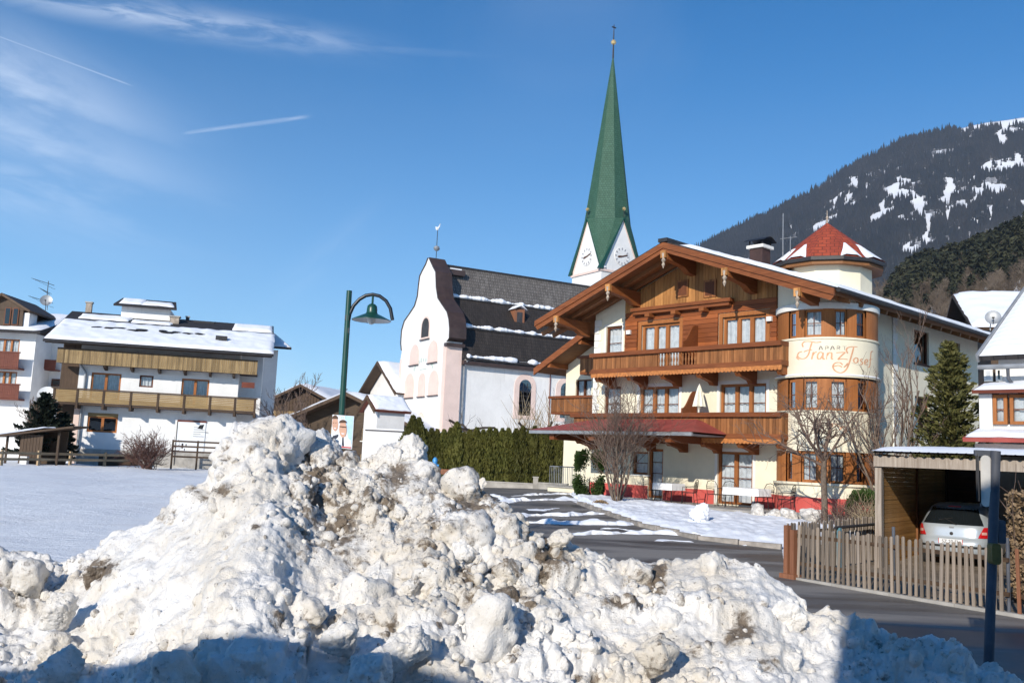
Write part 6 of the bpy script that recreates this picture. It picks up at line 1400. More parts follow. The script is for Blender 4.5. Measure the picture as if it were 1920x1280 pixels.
for za, zb in (((232, 425), (275, 500)), ((215, 620), (300, 695)), ((330, 640), (420, 690))):
    u0, zt = HA(za, 3.); u1, zb_ = HA(zb, 3.); b = B(); b.box(u0, u1, 2.9, 2.99, zb_, zt); w_ = b.obj('window', MAT['dframe'], ah); b = B(); b.box(u0+.1, u1-.1, 2.88, 2.895, zb_+.1, zt-.1); b.obj('pane', MAT['carglass'], w_)
# its dormer gable and snowy roof
b = B(); b.slab([(-8.5, -1.2, ze+.1), (ua+.8, -1.2, ze+.1), (ua+.8, 7, ze+2.6), (-8.5, 7, ze+2.6)], .2); r = b.obj('roof', MAT['darkroof'], ah)
put_snow(r, [(-8.3, -1.1, ze+.12), (ua+.7, -1.1, ze+.12), (ua+.7, 6.8, ze+2.52), (-8.3, 6.8, ze+2.52)], .14, 30, 20, 31)
gx0, gzt = HA((28, 115), -.6); gl = HA((-110, 215), -.6)[0]; gr, gzb = HA((185, 210), -.6)
b = B(); b.prism([(gx0-3.4, gzb), (gr, gzb), (gx0, gzt)], 'y', -.55, 5.); b.obj('dormer_gable', MAT['brownz'], ah)
for s_ in (-1, 1):
    xe = gx0+s_*(gr-gx0+.3); b = B(); b.slab([(gx0, -1.1, gzt+.15), (xe, -1.1, gzb-.05), (xe, 5, gzb-.05), (gx0, 5, gzt+.15)], .18); b.obj('dormer_roof', MAT['brownx'], ah)
b = B(); b.box(gx0-2.6, gr-.5, -.5, 5, ze, gzb); b.obj('dormer_storey', MAT['brownz'], ah)
for k in range(2):
    u0 = HA((35+k*50, 200), -.5)[0]; u1 = HA((75+k*50, 200), -.5)[0]; z0 = HA((50, 300), -.5)[1]; z1 = HA((50, 190), -.5)[1]; b = B(); b.box(u0, u1, -.58, -.505, z0, z1); w_ = b.obj('window', MAT['dframe'], ah); b = B(); b.box(u0+.08, u1-.08, -.6, -.585, z0+.08, z1-.08); b.obj('pane', MAT['carglass'], w_)
u0, z0 = HA((135, 315), -.3); u1, z1 = HA((190, 225), -.3); b = B(); b.box(u0, u1, -.35, 1, z0, z1); b.obj('dormer_cheek', MAT['hwhite'], ah)

# dishes and aerials
def dish(name, label, P, r, aim, mat='lampwhite'):
    t_ = thing(name, label, 'satellite dish', tuple(P)); d = Vector(aim).normalized(); qd = d.to_track_quat('Z', 'Y').to_matrix()
    b = B(lambda x, y, z: tuple(qd @ Vector((x, y, z)))); b.lathe([(.001, 0), (r*.4, r*.03), (r*.75, r*.10), (r, r*.2), (r*.99, r*.18), (r*.74, r*.075), (r*.4, 0.), (.001, -.03)], 18); b.obj('reflector', MAT[mat], t_, True)
    b = B(lambda x, y, z: tuple(qd @ Vector((x, y, z)))); b.tube([(0, -r, r*.2), (0, -r*.3, r*.75)], .018, 4); b.box(-.06, .06, -r*.36, -r*.2, r*.7, r*.88); b.obj('feed_arm', MAT['dark'], t_)
    b = B(); b.tube([(0, 0, 0), (0, .25, -.1), (0, .28, -r*1.6)], .03, 5); b.obj('mount', MAT['zinc'], t_)
P = LH.w(HL((297, 745), -1.0)[0], -1.0, HL((297, 745), -1.0)[1]); dish('satellite_dish', 'white satellite dish at the corner of the lower wooden balcony', P, .62, (.25, -1, .35))
P = AH.w(HA((293, 147), 1.)[0], 1., HA((293, 147), 1.)[1]); dish('satellite_dish', 'grey satellite dish under the roof aerial at the far left', P, .48, (.3, -1, .3), 'zinc')
P = AH.w(HA((290, 175), 1.2)[0], 1.2, HA((290, 175), 1.2)[1]); zt = HA((290, 22), 1.2)[1]
an = thing('roof_aerial', 'stick television aerial with cross rods on the far left roof', 'antenna', tuple(P)); b = B(); b.tube([(0, 0, -.6), (0, 0, zt-P[2])], .03, 5); b.obj('mast', MAT['dark'], an)
for k, (zz_, L) in enumerate(((zt-P[2]-.2, 1.5), (zt-P[2]-1., .7), (zt-P[2]-1.7, 1.6))):
    b = B(); b.tube([(-L*.9, 0, zz_+.35), (L*.35, 0, zz_-.15)], .022, 4)
    for j in range(6): x = -L*.85+L*1.15*j/5; b.tube([(x, -.35, zz_+.33-(x+L*.85)*.43), (x, .35, zz_+.33-(x+L*.85)*.43)], .012, 4)
    b.obj('cross_rods', MAT['dark'], an)
# ------------------------------------------------------------------ lamp post and poster
def L18(px, py, Y=18.): return tuple(atY(px, py, Y))
base = L18(640, 810); gz = float(zg(base[0], 18))
lamp = thing('street_lamp', 'dark green street lamp with curved arm and wide enamel shade', 'street lamp', (base[0], 18, gz))
Tl = lambda x, y, z: (x-base[0], y-18, z-gz)
b = B(Tl); top = L18(655, 545); b.tube([(base[0], 18, gz-.05), (base[0]+(top[0]-base[0])*.5, 18, (gz+top[2])/2), top], [.065, .060, .055], 12); b.obj('pole', MAT['lgreen'], lamp, True)
b = B(Tl); ar = [L18(*p) for p in ((652, 628), (653, 604), (656, 588), (663, 573), (674, 561), (686, 554), (699, 552), (712, 555), (724, 564), (732, 578), (736, 600))]; b.tube(ar, .036, 10); b.obj('arm', MAT['lblack'], lamp, True)
b = B(Tl); 
for py in (596, 620): p = L18(652, py); b.box(p[0]-.05, p[0]+.03, 17.95, 18.05, p[2]-.05, p[2]+.05)
b.obj('arm_clamp', MAT['lblack'], lamp)
c = L18(697, 590); cx = c[0]; k = 18/1725.
zz = lambda py: L18(697, py)[2]
b = B(Tl); b.tube([(cx, 18, zz(553)), (cx, 18, zz(570))], .022, 8); b.lathe([(.022, zz(569)), (.06, zz(570.5)), (.095, zz(574)), (.105, zz(580)), (.105, zz(585)), (.12, zz(588))], 20, (cx, 18)); b.obj('lamp_housing', MAT['lgreen'], lamp, True)
b = B(Tl); b.lathe([(.11, zz(588)), (.20, zz(591.5)), (.385, zz(600)), (.385, zz(601.2))], 32, (cx, 18)); sh = b.obj('lamp_shade', MAT['lgreen'], lamp, True)
b = B(Tl); b.lathe([(.10, zz(589.5)), (.20, zz(593)), (.378, zz(601))], 32, (cx, 18)); b.obj('shade_lining', MAT['lampwhite'], sh, True)
b = B(Tl); b.lathe([(.075, zz(591)), (.085, zz(598)), (.075, zz(604)), (.04, zz(607.5)), (.001, zz(608.5))], 16, (cx, 18)); b.obj('bulb', MAT['opal'], lamp, True)
z8 = lambda zx, zy: (480+.29674*zx, 520+.29674*zy)
Yp = 17.85; pc = atY(642, 808, Yp)
poster = thing('election_poster', 'poster board with two smiling men in suits fixed to the lamp post', 'poster', tuple(pc))
Pp = lambda zx, zy, d=0.: tuple(np.array(atY(*z8(zx, zy), Yp-d))-pc)
def flat(poly, d, mat, name, par=poster, th=.004):
    b = B(); n = len(poly); f_ = [Pp(x, y, d) for x, y in poly]; g_ = [Pp(x, y, d-th) for x, y in poly]; b.add(f_+g_, [list(range(n)), list(range(2*n-1, n-1, -1))]+[(i, (i+1) % n, n+(i+1) % n, n+i) for i in range(n)]); return b.obj(name, MAT[mat], par)
ell = lambda cx, cy, rx, ry, n=18, a0=0, a1=2*math.pi: [(cx+rx*math.cos(a0+(a1-a0)*k/n), cy+ry*math.sin(a0+(a1-a0)*k/n)) for k in range(n if a1-a0 > 6.2 else n+1)]
bd = flat([(484, 866), (620, 876), (606, 1085), (470, 1072)], 0, 'pwhite', 'board', th=.03)
flat([(560, 873), (617, 878), (604, 1050), (585, 1060), (575, 960)], .003, 'pblue', 'print_background', bd, .002)
for i, (x, w_) in enumerate(((538, 7), (550, 4), (560, 6))): flat([(x, 878), (x+w_, 879), (x+w_, 892), (x, 891)], .004, 'pblue', 'print_mark', bd, .001)
flat([(474, 1010), (490, 990), (510, 988), (530, 1010), (530, 1074), (471, 1070)], .004, 'pwhite', 'print_shirt', bd, .002); flat([(474, 1020), (486, 1000), (520, 990), (520, 1010), (486, 1030)], .006, 'pnavy', 'print_jacket', bd, .001)
flat(ell(500, 925, 19, 46), .007, 'skin', 'print_face', bd, .001); flat(ell(500, 893, 19, 24, 10, math.pi, 2*math.pi), .009, 'hair', 'print_hair', bd, .001)
flat([(492, 1040), (520, 1005), (548, 1000), (580, 1012), (600, 1030), (600, 1080), (500, 1074)], .010, 'pwhite', 'print_shirt', bd, .002); flat([(545, 1010), (553, 1010), (556, 1060), (549, 1078), (542, 1055)], .013, 'pnavy', 'print_tie', bd, .001)
flat(ell(549, 958, 24, 54), .013, 'skin', 'print_face', bd, .001); flat(ell(549, 918, 25, 20, 10, math.pi, 2*math.pi), .015, 'hair', 'print_hair', bd, .001)
flat([(528, 938), (570, 942), (570, 950), (552, 947), (549, 950), (545, 946), (528, 945)], .016, 'hair', 'print_glasses', bd, .001); flat([(538, 982), (560, 984), (555, 990), (543, 989)], .016, 'pwhite', 'print_smile', bd, .001)
flat([(540, 1066), (600, 1071), (600, 1078), (540, 1073)], .016, 'pred', 'print_bar', bd, .001)
for x in (491, 505): flat(ell(x, 918, 3.2, 2.5, 8), .010, 'hair', 'print_eye', bd, .001)
flat([(490, 948), (508, 950), (500, 957)], .010, 'pwhite', 'print_smile', bd, .001)
b = B(); b.tube([(0.02, .06, .3), (.02, .12, .3)], .01, 5); b.obj('cable_tie', MAT['dark'], poster)

# ------------------------------------------------------------------ hydrant, barrier, bed walls
P = atY(815, 880, 42.); hz = float(zg(P[0], 42.))
hy = thing('hydrant', 'bright blue hydrant standing before the thuja hedge', 'hydrant', (P[0], 42., hz)); H0 = float(atY(815, 857, 42.)[2])-hz
b = B(); b.lathe([(.13, 0), (.13, .06), (.085, .08), (.085, H0*.55), (.115, H0*.57), (.115, H0*.66), (.095, H0*.68), (.10, H0*.86), (.12, H0*.87), (.11, H0*.94), (.05, H0), (0, H0)], 14); b.obj('body', MAT['hydrant'], hy, True)
for sx in (-1, 1): b = B(); b.tube([(0, 0, H0*.76), (sx*.18, 0, H0*.76)], .05, 8); b.obj('outlet', MAT['hydrant'], hy)
P = atY(832, 884, 43.5); ba = thing('barrier_board', 'rust brown plank barrier behind the hydrant', 'barrier', (P[0], 43.5, float(zg(P[0], 43.5))))
zt = float(P[2]-zg(P[0], 43.5)); b = B(); b.box(-.55, .62, -.03, .03, zt-.12, zt+.12); b.obj('plank', MAT['rust'], ba)
for x in (-.45, .5): b = B(); b.box(x-.04, x+.04, .032, .10, -.05, zt+.1); b.obj('post', MAT['rust'], ba)
def low_wall(label, pa, pb, Ya, Yb, ztop, th=.3, mat='concrete'):
    a_, b_ = atY(*pa, Ya), atY(*pb, Yb); L = float(np.hypot(*(b_-a_)[:2])); rz = math.atan2((b_-a_)[1], (b_-a_)[0]); w_ = thing('bed_wall', label, 'wall', (a_[0], a_[1], 0), rz)
    b = B(); b.box(0, L, 0, th, .2, ztop-.06); b.obj('wall_body', MAT[mat], w_); b = B(); b.box(-.02, L+.02, -.03, th+.03, ztop-.058, ztop); b.obj('coping', MAT['concrete'], w_); return w_
low_wall('long low concrete bed wall in front of the hedge', (860, 905), (1001, 905), 47., 46., float(atY(950, 903, 46.5)[2]))
low_wall('short concrete wall piece right of the gate pillar', (1008, 905), (1062, 905), 45.8, 45.2, float(atY(1020, 904, 45.8)[2]))
P = atY(1004, 905, 45.9); pl = thing('gate_pillar', 'small grey pillar ending the low bed wall', 'pillar', (P[0], P[1], 0)); b = B(); b.box(-.12, .12, -.12, .12, .3, float(atY(1004, 895, 45.9)[2])); b.obj('shaft', MAT['concrete'], pl); b = B(); zt = float(atY(1004, 895, 45.9)[2]); b.box(-.15, .15, -.15, .15, zt+.002, zt+.05); b.obj('cap', MAT['concrete'], pl)
# entrance landing with railing at the guest house
lu, lz = A.h(1027, 912, -.3); ru = A.h(1082, 912, -.3)[0]
ld = thing('entrance_landing', 'cream entrance landing with grey railing left of the guest house', 'landing', tuple(A.w(lu, -.3)), -A.yaw)
b = B(); b.box(0, ru-lu, 0, 2.6, .2, lz); b.obj('landing_wall', MAT['cream'], ld); b = B(); b.box(-.06, ru-lu+.06, -.06, 2.6, lz+.002, lz+.07); b.obj('landing_slab', MAT['concrete'], ld)
b = B(); zt = lz+.95; b.tube([(.05, .05, zt), (ru-lu, .05, zt)], .022, 6); b.tube([(.05, .05, zt), (.05, 2.5, zt)], .022, 6); b.obj('handrail', MAT['zinc'], ld)
for k in range(17): x = .05+(ru-lu-.05)*k/16; b = B(); b.tube([(x, .05, lz+.07), (x, .05, zt)], .011, 5); b.obj('baluster', MAT['zinc'], ld)
for k in range(1, 9): b = B(); b.tube([(.05, .05+.3*k, lz+.07), (.05, .05+.3*k, zt)], .011, 5); b.obj('baluster', MAT['zinc'], ld)

# ------------------------------------------------------------------ terrace, furniture, snow bed, kerbs
ZTE = .74
te = B(lambda x, y, z: tuple(A.w(x, y, z))); te.box(-.5, 9.9, -2.9, -.055, .1, ZTE); o = te.obj('terrace', MAT['concrete']); o['kind'] = 'structure'
def wire_chair(name, label, u, v, rz, proto=[None]):
    t_ = thing(name, label, 'chair', tuple(A.w(u, v, ZTE+.002)), -A.yaw+rz, 'black wire chairs on the terrace')
    if proto[0] is None:
        mk = []
        b = B()
        for k in range(9): x = -.2+.05*k; b.tube([(x, -.2, .43), (x, .2, .43)], .006, 4)
        b.tube([(-.22, -.22, .43), (.22, -.22, .43), (.22, .22, .43), (-.22, .22, .43), (-.22, -.22, .43)], .012, 5); mk.append(('seat', b.mesh('seat')))
        b = B(); ho = [(-.24, .22, .43), (-.26, .26, .75), (-.18, .29, .90), (0, .31, .94), (.18, .29, .90), (.26, .26, .75), (.24, .22, .43)]; b.tube(ho, .013, 6)
        for k in range(7): x = -.18+.06*k; b.tube([(x, .23, .43), (x*1.05, .28, .88-abs(x)*.3)], .006, 4)
        b.tube([(-.25, .26, .72), (0, .29, .70), (.25, .26, .72)], .007, 4); mk.append(('backrest', b.mesh('backrest')))
        for sx in (-1, 1):
            b = B(); b.tube([(sx*.25, .25, .66), (sx*.29, .05, .66), (sx*.28, -.2, .64), (sx*.26, -.22, .43)], .012, 5); mk.append(('armrest', b.mesh('armrest')))
            for sy in (-1, 1): b = B(); b.tube([(sx*.22, sy*.21, .43), (sx*.26, sy*.25, 0)], .012, 5); mk.append(('leg', b.mesh('leg')))
        proto[0] = mk
    for n_, m_ in proto[0]: link(n_, m_, MAT['black'], t_)
def table(label, u, v, w_=.9, d_=.8, mat='cloth'):
    t_ = thing('terrace_table', label, 'table', tuple(A.w(u, v, ZTE+.002)), -A.yaw)
    b = B(); b.box(-w_/2, w_/2, -d_/2, d_/2, .70, .735); b.obj('table_top', MAT['black'], t_)
    for sx in (-1, 1):
        for sy in (-1, 1): b = B(); b.tube([(sx*(w_/2-.08), sy*(d_/2-.08), .70), (sx*(w_/2-.04), sy*(d_/2-.04), 0)], .016, 6); b.obj('leg', MAT['black'], t_)
    cl = thing('tablecloth', 'white cloth hanging over the '+label, 'tablecloth', tuple(A.w(u, v, ZTE+.74)), -A.yaw)
    v_ = []; n = 40; prof = [(1., 0.), (1.02, -.02), (1.03, -.14), (1.05, -.26)]
    def rr(k, s_): 
        t2 = 2*math.pi*k/n; e = max(abs(math.cos(t2)), abs(math.sin(t2))); return (w_/2+.01)*s_*math.cos(t2)/e, (d_/2+.01)*s_*math.sin(t2)/e
    for s_, z_ in prof:
        for k in range(n): x, y = rr(k, s_+(.025*math.sin(k*2.4) if z_ < -.05 else 0)); v_.append((x, y, z_))
    f_ = [(i*n+k, i*n+(k+1) % n, (i+1)*n+(k+1) % n, (i+1)*n+k) for i in range(3) for k in range(n)]+[list(range(n))]
    b = B(); b.add(v_, f_); b.obj('cloth', MAT['cloth'], cl, True)
vT = -1.55
uT1 = A.h(1254, 915, vT)[0]; uT2 = A.h(1400, 925, vT)[0]
table('small terrace table near the bare shrub', uT1, vT); table('larger terrace table before the double glass door', uT2, vT, 1.45, .8)
for px, rz, lab in ((1293, -1.2, 'black wire chair right of the small terrace table'), (1222, 1.4, 'black wire chair left of the small terrace table'), (1343, 1.3, 'black wire chair at the left end of the larger terrace table'), (1364, .3, 'black wire chair behind the left side of the larger terrace table'), (1432, -.3, 'black wire chair behind the right end of the larger terrace table'), (1474, -1.3, 'black wire chair standing alone below the turret windows')):
    v_ = vT+(.55 if abs(rz) < .6 else .1); wire_chair('wire_chair', lab, A.h(px, 925, v_)[0], v_, rz)
# closed parasol on the first floor balcony
u, z = A.h(1311, 745, -.75); ps = thing('parasol', 'folded cream parasol on the first floor balcony', 'parasol', tuple(A.w(u, -.75, ZF1)), -A.yaw)
zt = A.h(1311, 722, -.75)[1]-ZF1; zb_ = A.h(1311, 762, -.75)[1]-ZF1
b = B(); b.tube([(0, 0, .1), (0, 0, zt+.05)], .02, 6); b.obj('pole', MAT['lampwhite'], ps)
b = B(); n = 16; b.add([((.03+.24*(1-(j/8.))**.8)*(1 if k % 2 else .7)*math.cos(2*math.pi*k/n), (.03+.24*(1-(j/8.))**.8)*(1 if k % 2 else .7)*math.sin(2*math.pi*k/n), zb_+(zt-zb_)*j/8) for j in range(9) for k in range(n)], [(j*n+k, j*n+(k+1) % n, (j+1)*n+(k+1) % n, (j+1)*n+k) for j in range(8) for k in range(n)]); b.obj('canopy', MAT['parasol'], ps, True)
# kerb stones
kerb = bpy.data.objects.new('kerb', None); COL.objects.link(kerb); kerb['kind'] = 'structure'
kb = B(); kb.box(-.49, .49, -.07, .07, -.1, .13); kme = kb.mesh('kerb_stone')
kl = [gp(1466, 1030), gp(1310, 1012), gp(1200, 987), gp(1110, 955), gp(1085, 945)]
for a_, b_ in zip(kl[:-1], kl[1:]):
    L = np.hypot(*(b_-a_)[:2]); n = max(1, round(L/1.0)); rz = math.atan2((b_-a_)[1], (b_-a_)[0])
    for k in range(n):
        p = a_+(b_-a_)*(k+.5)/n; link('kerb_stone', kme, MAT['kerb'], kerb, loc=(p[0], p[1], float(zg(p[0], p[1]))+.012*rng.randn()*.5), rot=(0, 0, rz+rng.randn()*.012), scale=(L/n, 1, 1))
fk = bpy.data.objects.new('kerb', None); COL.objects.link(fk); fk['kind'] = 'structure'
kb = B(); kb.box(-.62, .62, -.06, .06, -.1, .07); kme2 = kb.mesh('kerb_stone'); L = np.hypot(*(FG1-FG0)[:2])+4; n = int(L/1.25)
for k in range(n):
    p = FG0+fd*(1.25*(k+.5)-.1); link('kerb_stone', kme2, MAT['concrete'], fk, loc=(p[0], p[1], 0.), rot=(0, 0, math.atan2(fd[1], fd[0])))
# snow bed between kerb and terrace
Ka = [gp(1480, 1032), gp(1466, 1027), gp(1310, 1009), gp(1200, 985), gp(1112, 953), gp(1092, 943)]
Tb = [gp(1650, 1003), A.w(9.8, -3.0), A.w(6.5, -3.0), A.w(3.2, -3.0), A.w(.4, -3.0), A.w(-1.2, -2.6)]
def plerp(L_, s_):
    s_ = s_*(len(L_)-1); i = min(int(s_), len(L_)-2); return np.array(L_[i])*(1-(s_-i))+np.array(L_[i+1])*(s_-i)
n, m = 220, 70; S_ = np.linspace(0, 1, n+1); v = np.zeros((m+1, n+1, 3))
for i, s_ in enumerate(S_):
    a_, b_ = plerp(Ka, s_), plerp(Tb, s_)
    for j in range(m+1): v[j, i] = a_+(b_-a_)*j/m
e = np.minimum(np.linspace(0, 1, m+1), np.linspace(1, 0, m+1))[:, None]*np.ones(n+1); e = np.minimum(e, np.minimum(S_, 1-S_)[None, :]*4)
pq = v.copy(); pq[..., 2] = 0
h = np.clip(e*9, 0, 1)**.6*(.17+.10*fbm(pq*1.1, 4)+.06*fbm(pq*4., 3))+.02
v[..., 2] = zg(v[..., 0], v[..., 1])+np.maximum(h, .02)
v[..., 0] += fbm(pq*1.7+5, 3)*.15*(e < .02); v[..., 1] += fbm(pq*1.7+9, 3)*.12*(e < .02)
idx = np.arange((n+1)*(m+1)).reshape(m+1, n+1); fc = np.stack([idx[:-1, :-1], idx[:-1, 1:], idx[1:, 1:], idx[1:, :-1]], -1).reshape(-1, 4)
o = link('snow_bed', npmesh('snow_bed', v.reshape(-1, 3), fc, True), MAT['snow']); o['kind'] = 'structure'
# windrows of snow left on the forecourt
def windrow(pts, wd, hgt, seed, n=110):
    P = [gp(*p) for p in pts]; C_ = [plerp(P, s_) for s_ in np.linspace(0, 1, n)]; v = []; m = 9
    for i, c_ in enumerate(C_):
        d = C_[min(i+1, n-1)]-C_[max(i-1, 0)]; d[2] = 0; d = d/np.linalg.norm(d); sd = np.array([-d[1], d[0], 0]); s_ = i/(n-1); k_ = min(1, 6*s_, 6*(1-s_))
        ww = wd*max(.03, .22+1.3*float(fbm(np.array([c_[0]*1.1+seed, c_[1]*1.1, 0.]), 4)))*k_+.02
        for j in range(m):
            t_ = j/(m-1)*2-1; p = c_+sd*(t_*ww+.25*wd*float(fbm(np.array([c_[0]*.5, c_[1]*.5, seed]), 2))); p[0] += .2*float(fbm(p*2.4+seed, 3)); p[1] += .16*float(fbm(p*2.4+seed+7, 3)); hz_ = hgt*(1-t_*t_)*k_*max(.1, .7+1.0*float(fbm(p*2.2+seed, 3))); p[2] = float(zg(p[0], p[1]))+.012+hz_+(.004 if abs(t_) < 1 else 0); v.append(p)
    f = [(i*m+j, i*m+j+1, (i+1)*m+j+1, (i+1)*m+j) for i in range(n-1) for j in range(m-1)]
    o = link('snow_windrow', npmesh('snow_windrow', v, f, True), MAT['lotsnow']); o['kind'] = 'structure'
for i, (pts, wd, hg) in enumerate((([(960, 930), (1040, 927), (1100, 928)], .5, .10), ([(935, 940), (1010, 938), (1085, 936)], .55, .12), ([(955, 968), (1040, 967), (1150, 964)], .40, .10), ([(965, 980), (1080, 981), (1205, 984)], .38, .12), ([(1060, 1003), (1180, 1001), (1340, 1000)], .35, .10), ([(1120, 992), (1150, 991), (1190, 995)], .3, .03), ([(990, 955), (1015, 957), (1050, 953)], .5, .03), ([(1230, 1015), (1262, 1013), (1300, 1017)], .25, .02), ([(1390, 1023), (1420, 1022), (1450, 1024)], .2, .05), ([(900, 925), (930, 930), (955, 944)], .4, .08))):
    windrow(pts, wd, hg, i*3.7)
# limestone blocks along the snow bed
bl = []
for k in range(4):
    v, f = clod(80+k, 4, 14); bl.append(npmesh('boulder', v, f, True)); bl[-1].materials.append(MAT['boulder'])
for k, (px, py, r, sx, lab) in enumerate(((1421, 958, .30, .9, 'pale limestone block nearest the tablecloth, first of the row'), (1453, 963, .32, 1.0, 'pale triangular limestone block, second of the row'), (1483, 964, .34, 1.4, 'wide pale limestone block, third of the row left of the tree'), (1526, 963, .36, 1.15, 'large pale limestone block just left of the tree trunk'), (1439, 968, .14, 1., 'small pale stone between the first limestone blocks'), (1508, 972, .16, 1.2, 'small pale stone between the wide block and the tree'), (1528, 975, .2, 1.3, 'flat pale stone under the block beside the tree trunk'))):
    v0 = -3.25; u, z = A.h(px, py, v0); t_ = thing('boulder', lab, 'boulder', tuple(A.w(u, v0, z-.02)), rng.rand()*6); 
    o = link('stone', bl[k % 4], None, t_, scale=(r*sx, r*.9, r*.85), rot=(rng.rand()*.3, rng.rand()*.3, rng.rand()*.8))
p = gp(1309, 985); t_ = thing('snow_block', 'lone lump of snow standing on the snow bed', 'snow lump', (p[0], p[1], float(zg(p[0], p[1]))+.15)); o = link('lump', clodM[3], None, t_, loc=(0, 0, .2), scale=(.32, .3, .36)); o.data = clodM[3].copy(); o.data.materials.clear(); o.data.materials.append(MAT['snow'])

# ------------------------------------------------------------------ picket fences
def picket_mesh(w_, h_, th=.022):
    b = B(); b.prism([(-w_/2, 0), (w_/2, 0), (w_/2, h_-.03), (w_*.3, h_-.006), (0, h_), (-w_*.3, h_-.006), (-w_/2, h_-.03)], 'y', -th/2, th/2); return b.mesh('picket')
pms = [picket_mesh(.058, 1.0+.012*k) for k in range(4)]
def fence(name, label, a_, b_, sp, mats, rail_y=.05, hz=.06, zoff=lambda p: 0., rails=(.25, .8)):
    d = b_-a_; L = float(np.hypot(*d[:2])); rz = math.atan2(d[1], d[0]); t_ = thing(name, label, 'fence', (a_[0], a_[1], 0), rz); n = int(L/sp)
    for k in range(n):
        x = sp*(k+.5); zz_ = zoff(a_+d*x/L); o = link('picket', pms[rng.randint(4)], None, t_, loc=(x+rng.randn()*.004, 0, hz+zz_+rng.randn()*.012), rot=(rng.randn()*.012, rng.randn()*.016, 0), scale=(.9+.25*rng.rand(), 1, 1))
        mt = mats[0] if rng.rand() < .85 else mats[1]
        if not o.data.materials: o.data.materials.append(MAT['picket'])
        o.material_slots[0].link = 'OBJECT'; o.material_slots[0].material = MAT[mt]
    for r_ in rails: b = B(); b.box(0, L, .014, .06, hz+r_+zoff(a_), hz+r_+.07+zoff(a_)); b.obj('fence_rail', MAT['brownx'], t_)
    return t_, L, rz
FE = FG0+fd*4.55
f1, L1, rz1 = fence('picket_fence', 'weathered grey picket fence along the road in front of the car', FG0+fd*.25, FE, .118, ('picket', 'greywood'))
for x in (-.22, -.06):
    b = B(); b.box(x-.05, x+.05, -.06, .05, 0, 1.08 if x < -.1 else 1.0); b.obj('end_post', MAT['rust'], f1)
b = B(); b.box(-.32, .05, -.13, .10, .0, .12); b.obj('post_base', MAT['rust'], f1)
for x in (L1*.5, L1-.04): b = B(); b.tube([(x, .09, 0), (x, .09, 1.25)], .03, 8); b.obj('steel_post', MAT['polegrey'], f1)
f2, L2, rz2 = fence('picket_fence', 'rusty brown picket fence right of the sign pole', FE+fd*.12, FE+fd*2.6, .13, ('rust', 'picket'))
rb_ = atY(1642, 975, 22.6); RE = np.array([rb_[0], rb_[1], 0])
f3_, L3, rz3 = fence('picket_fence', 'close-set grey picket fence running back towards the carport', FG0+np.array([.1, .25, 0]), RE, .098, ('picket', 'greywood'), zoff=lambda p: float(zg(p[0], p[1])))
b = B(); b.tube([(1.9, -.15, .98), (L3*.98, -.15, 1.02)], .035, 7); b.obj('pipe_rail', MAT['dark'], f3_)
b = B(); b.box(2.0, 2.08, -.22, -.14, .1, .98); b.obj('gate_post', MAT['teal'], f3_)

# ------------------------------------------------------------------ carport and silver hatchback
CP = Fr(8.66, 21.5, .646); cz0 = float(zg(9, 22))
cp = thing('carport', 'timber carport with boarded side wall and snowy corrugated roof', 'carport', (8.66, 21.5, 0), -.646)
ztp = float(CP.h(1656, 850)[1])
nb = 24
bm_ = B(); bm_.box(-.02, .02, 0, 6.8, 0, .104); bme = bm_.mesh('board')
for k in range(nb): link('board', bme, MAT['cboard'], cp, loc=(-.03+rng.randn()*.004, .05, cz0+.02+k*.107))
for v_, m_, w_ in ((0., 'greywood', .09), (3.4, 'honeyz', .06), (6.85, 'brownz', .08)): b = B(); b.box(-w_, w_*.6, v_-w_, v_+w_, cz0-.05, ztp-.02); b.obj('post', MAT[m_], cp)
b = B(); b.box(4.6, 4.76, -.08, .08, cz0-.05, ztp-.02); b.obj('post', MAT['greywood'], cp)
b = B(); b.box(-.10, 4.9, -.16, -.09, ztp-.30, ztp-.06); b.obj('front_beam', MAT['greywood'], cp)
b = B(); b.box(-.1, 4.8, 6.9, 7.0, cz0, cz0+1.4); b.obj('back_wall', MAT['concrete'], cp); b = B(); b.box(-.1, 4.8, 6.9, 6.98, cz0+1.42, ztp-.1); b.obj('back_gap_panel', MAT['brownx'], cp)  # dark brown panel painted in for the shaded gap above the concrete
b = B(); b.box(1.5, 3.0, 6.4, 6.85, cz0, cz0+.95); b.obj('work_bench', MAT['cboard'], cp)
b = B(); b.box(4.7, 4.75, .1, 6.8, cz0, ztp-.2); b.obj('right_boards', MAT['brownx'], cp)
def corr(x): return .03*math.cos(x*2*math.pi/.19)
b = B(); n = 150; v = []
for y, dz in ((-.38, 0), (7.3, .25)):
    for k in range(n+1): x = -.12+5.3*k/n; v.append((x, y, ztp+.03+dz+corr(x)))
b.add(v, [(k, k+1, n+2+k, n+1+k) for k in range(n)]); cr = b.obj('corrugated_roof', MAT['dark'], cp)
put_snow(cr, [(-.10, -.36, ztp+.045), (5.15, -.36, ztp+.045), (5.15, 7.2, ztp+.29), (-.10, 7.2, ztp+.29)], .10, 120, 20, 41, .06, .03)
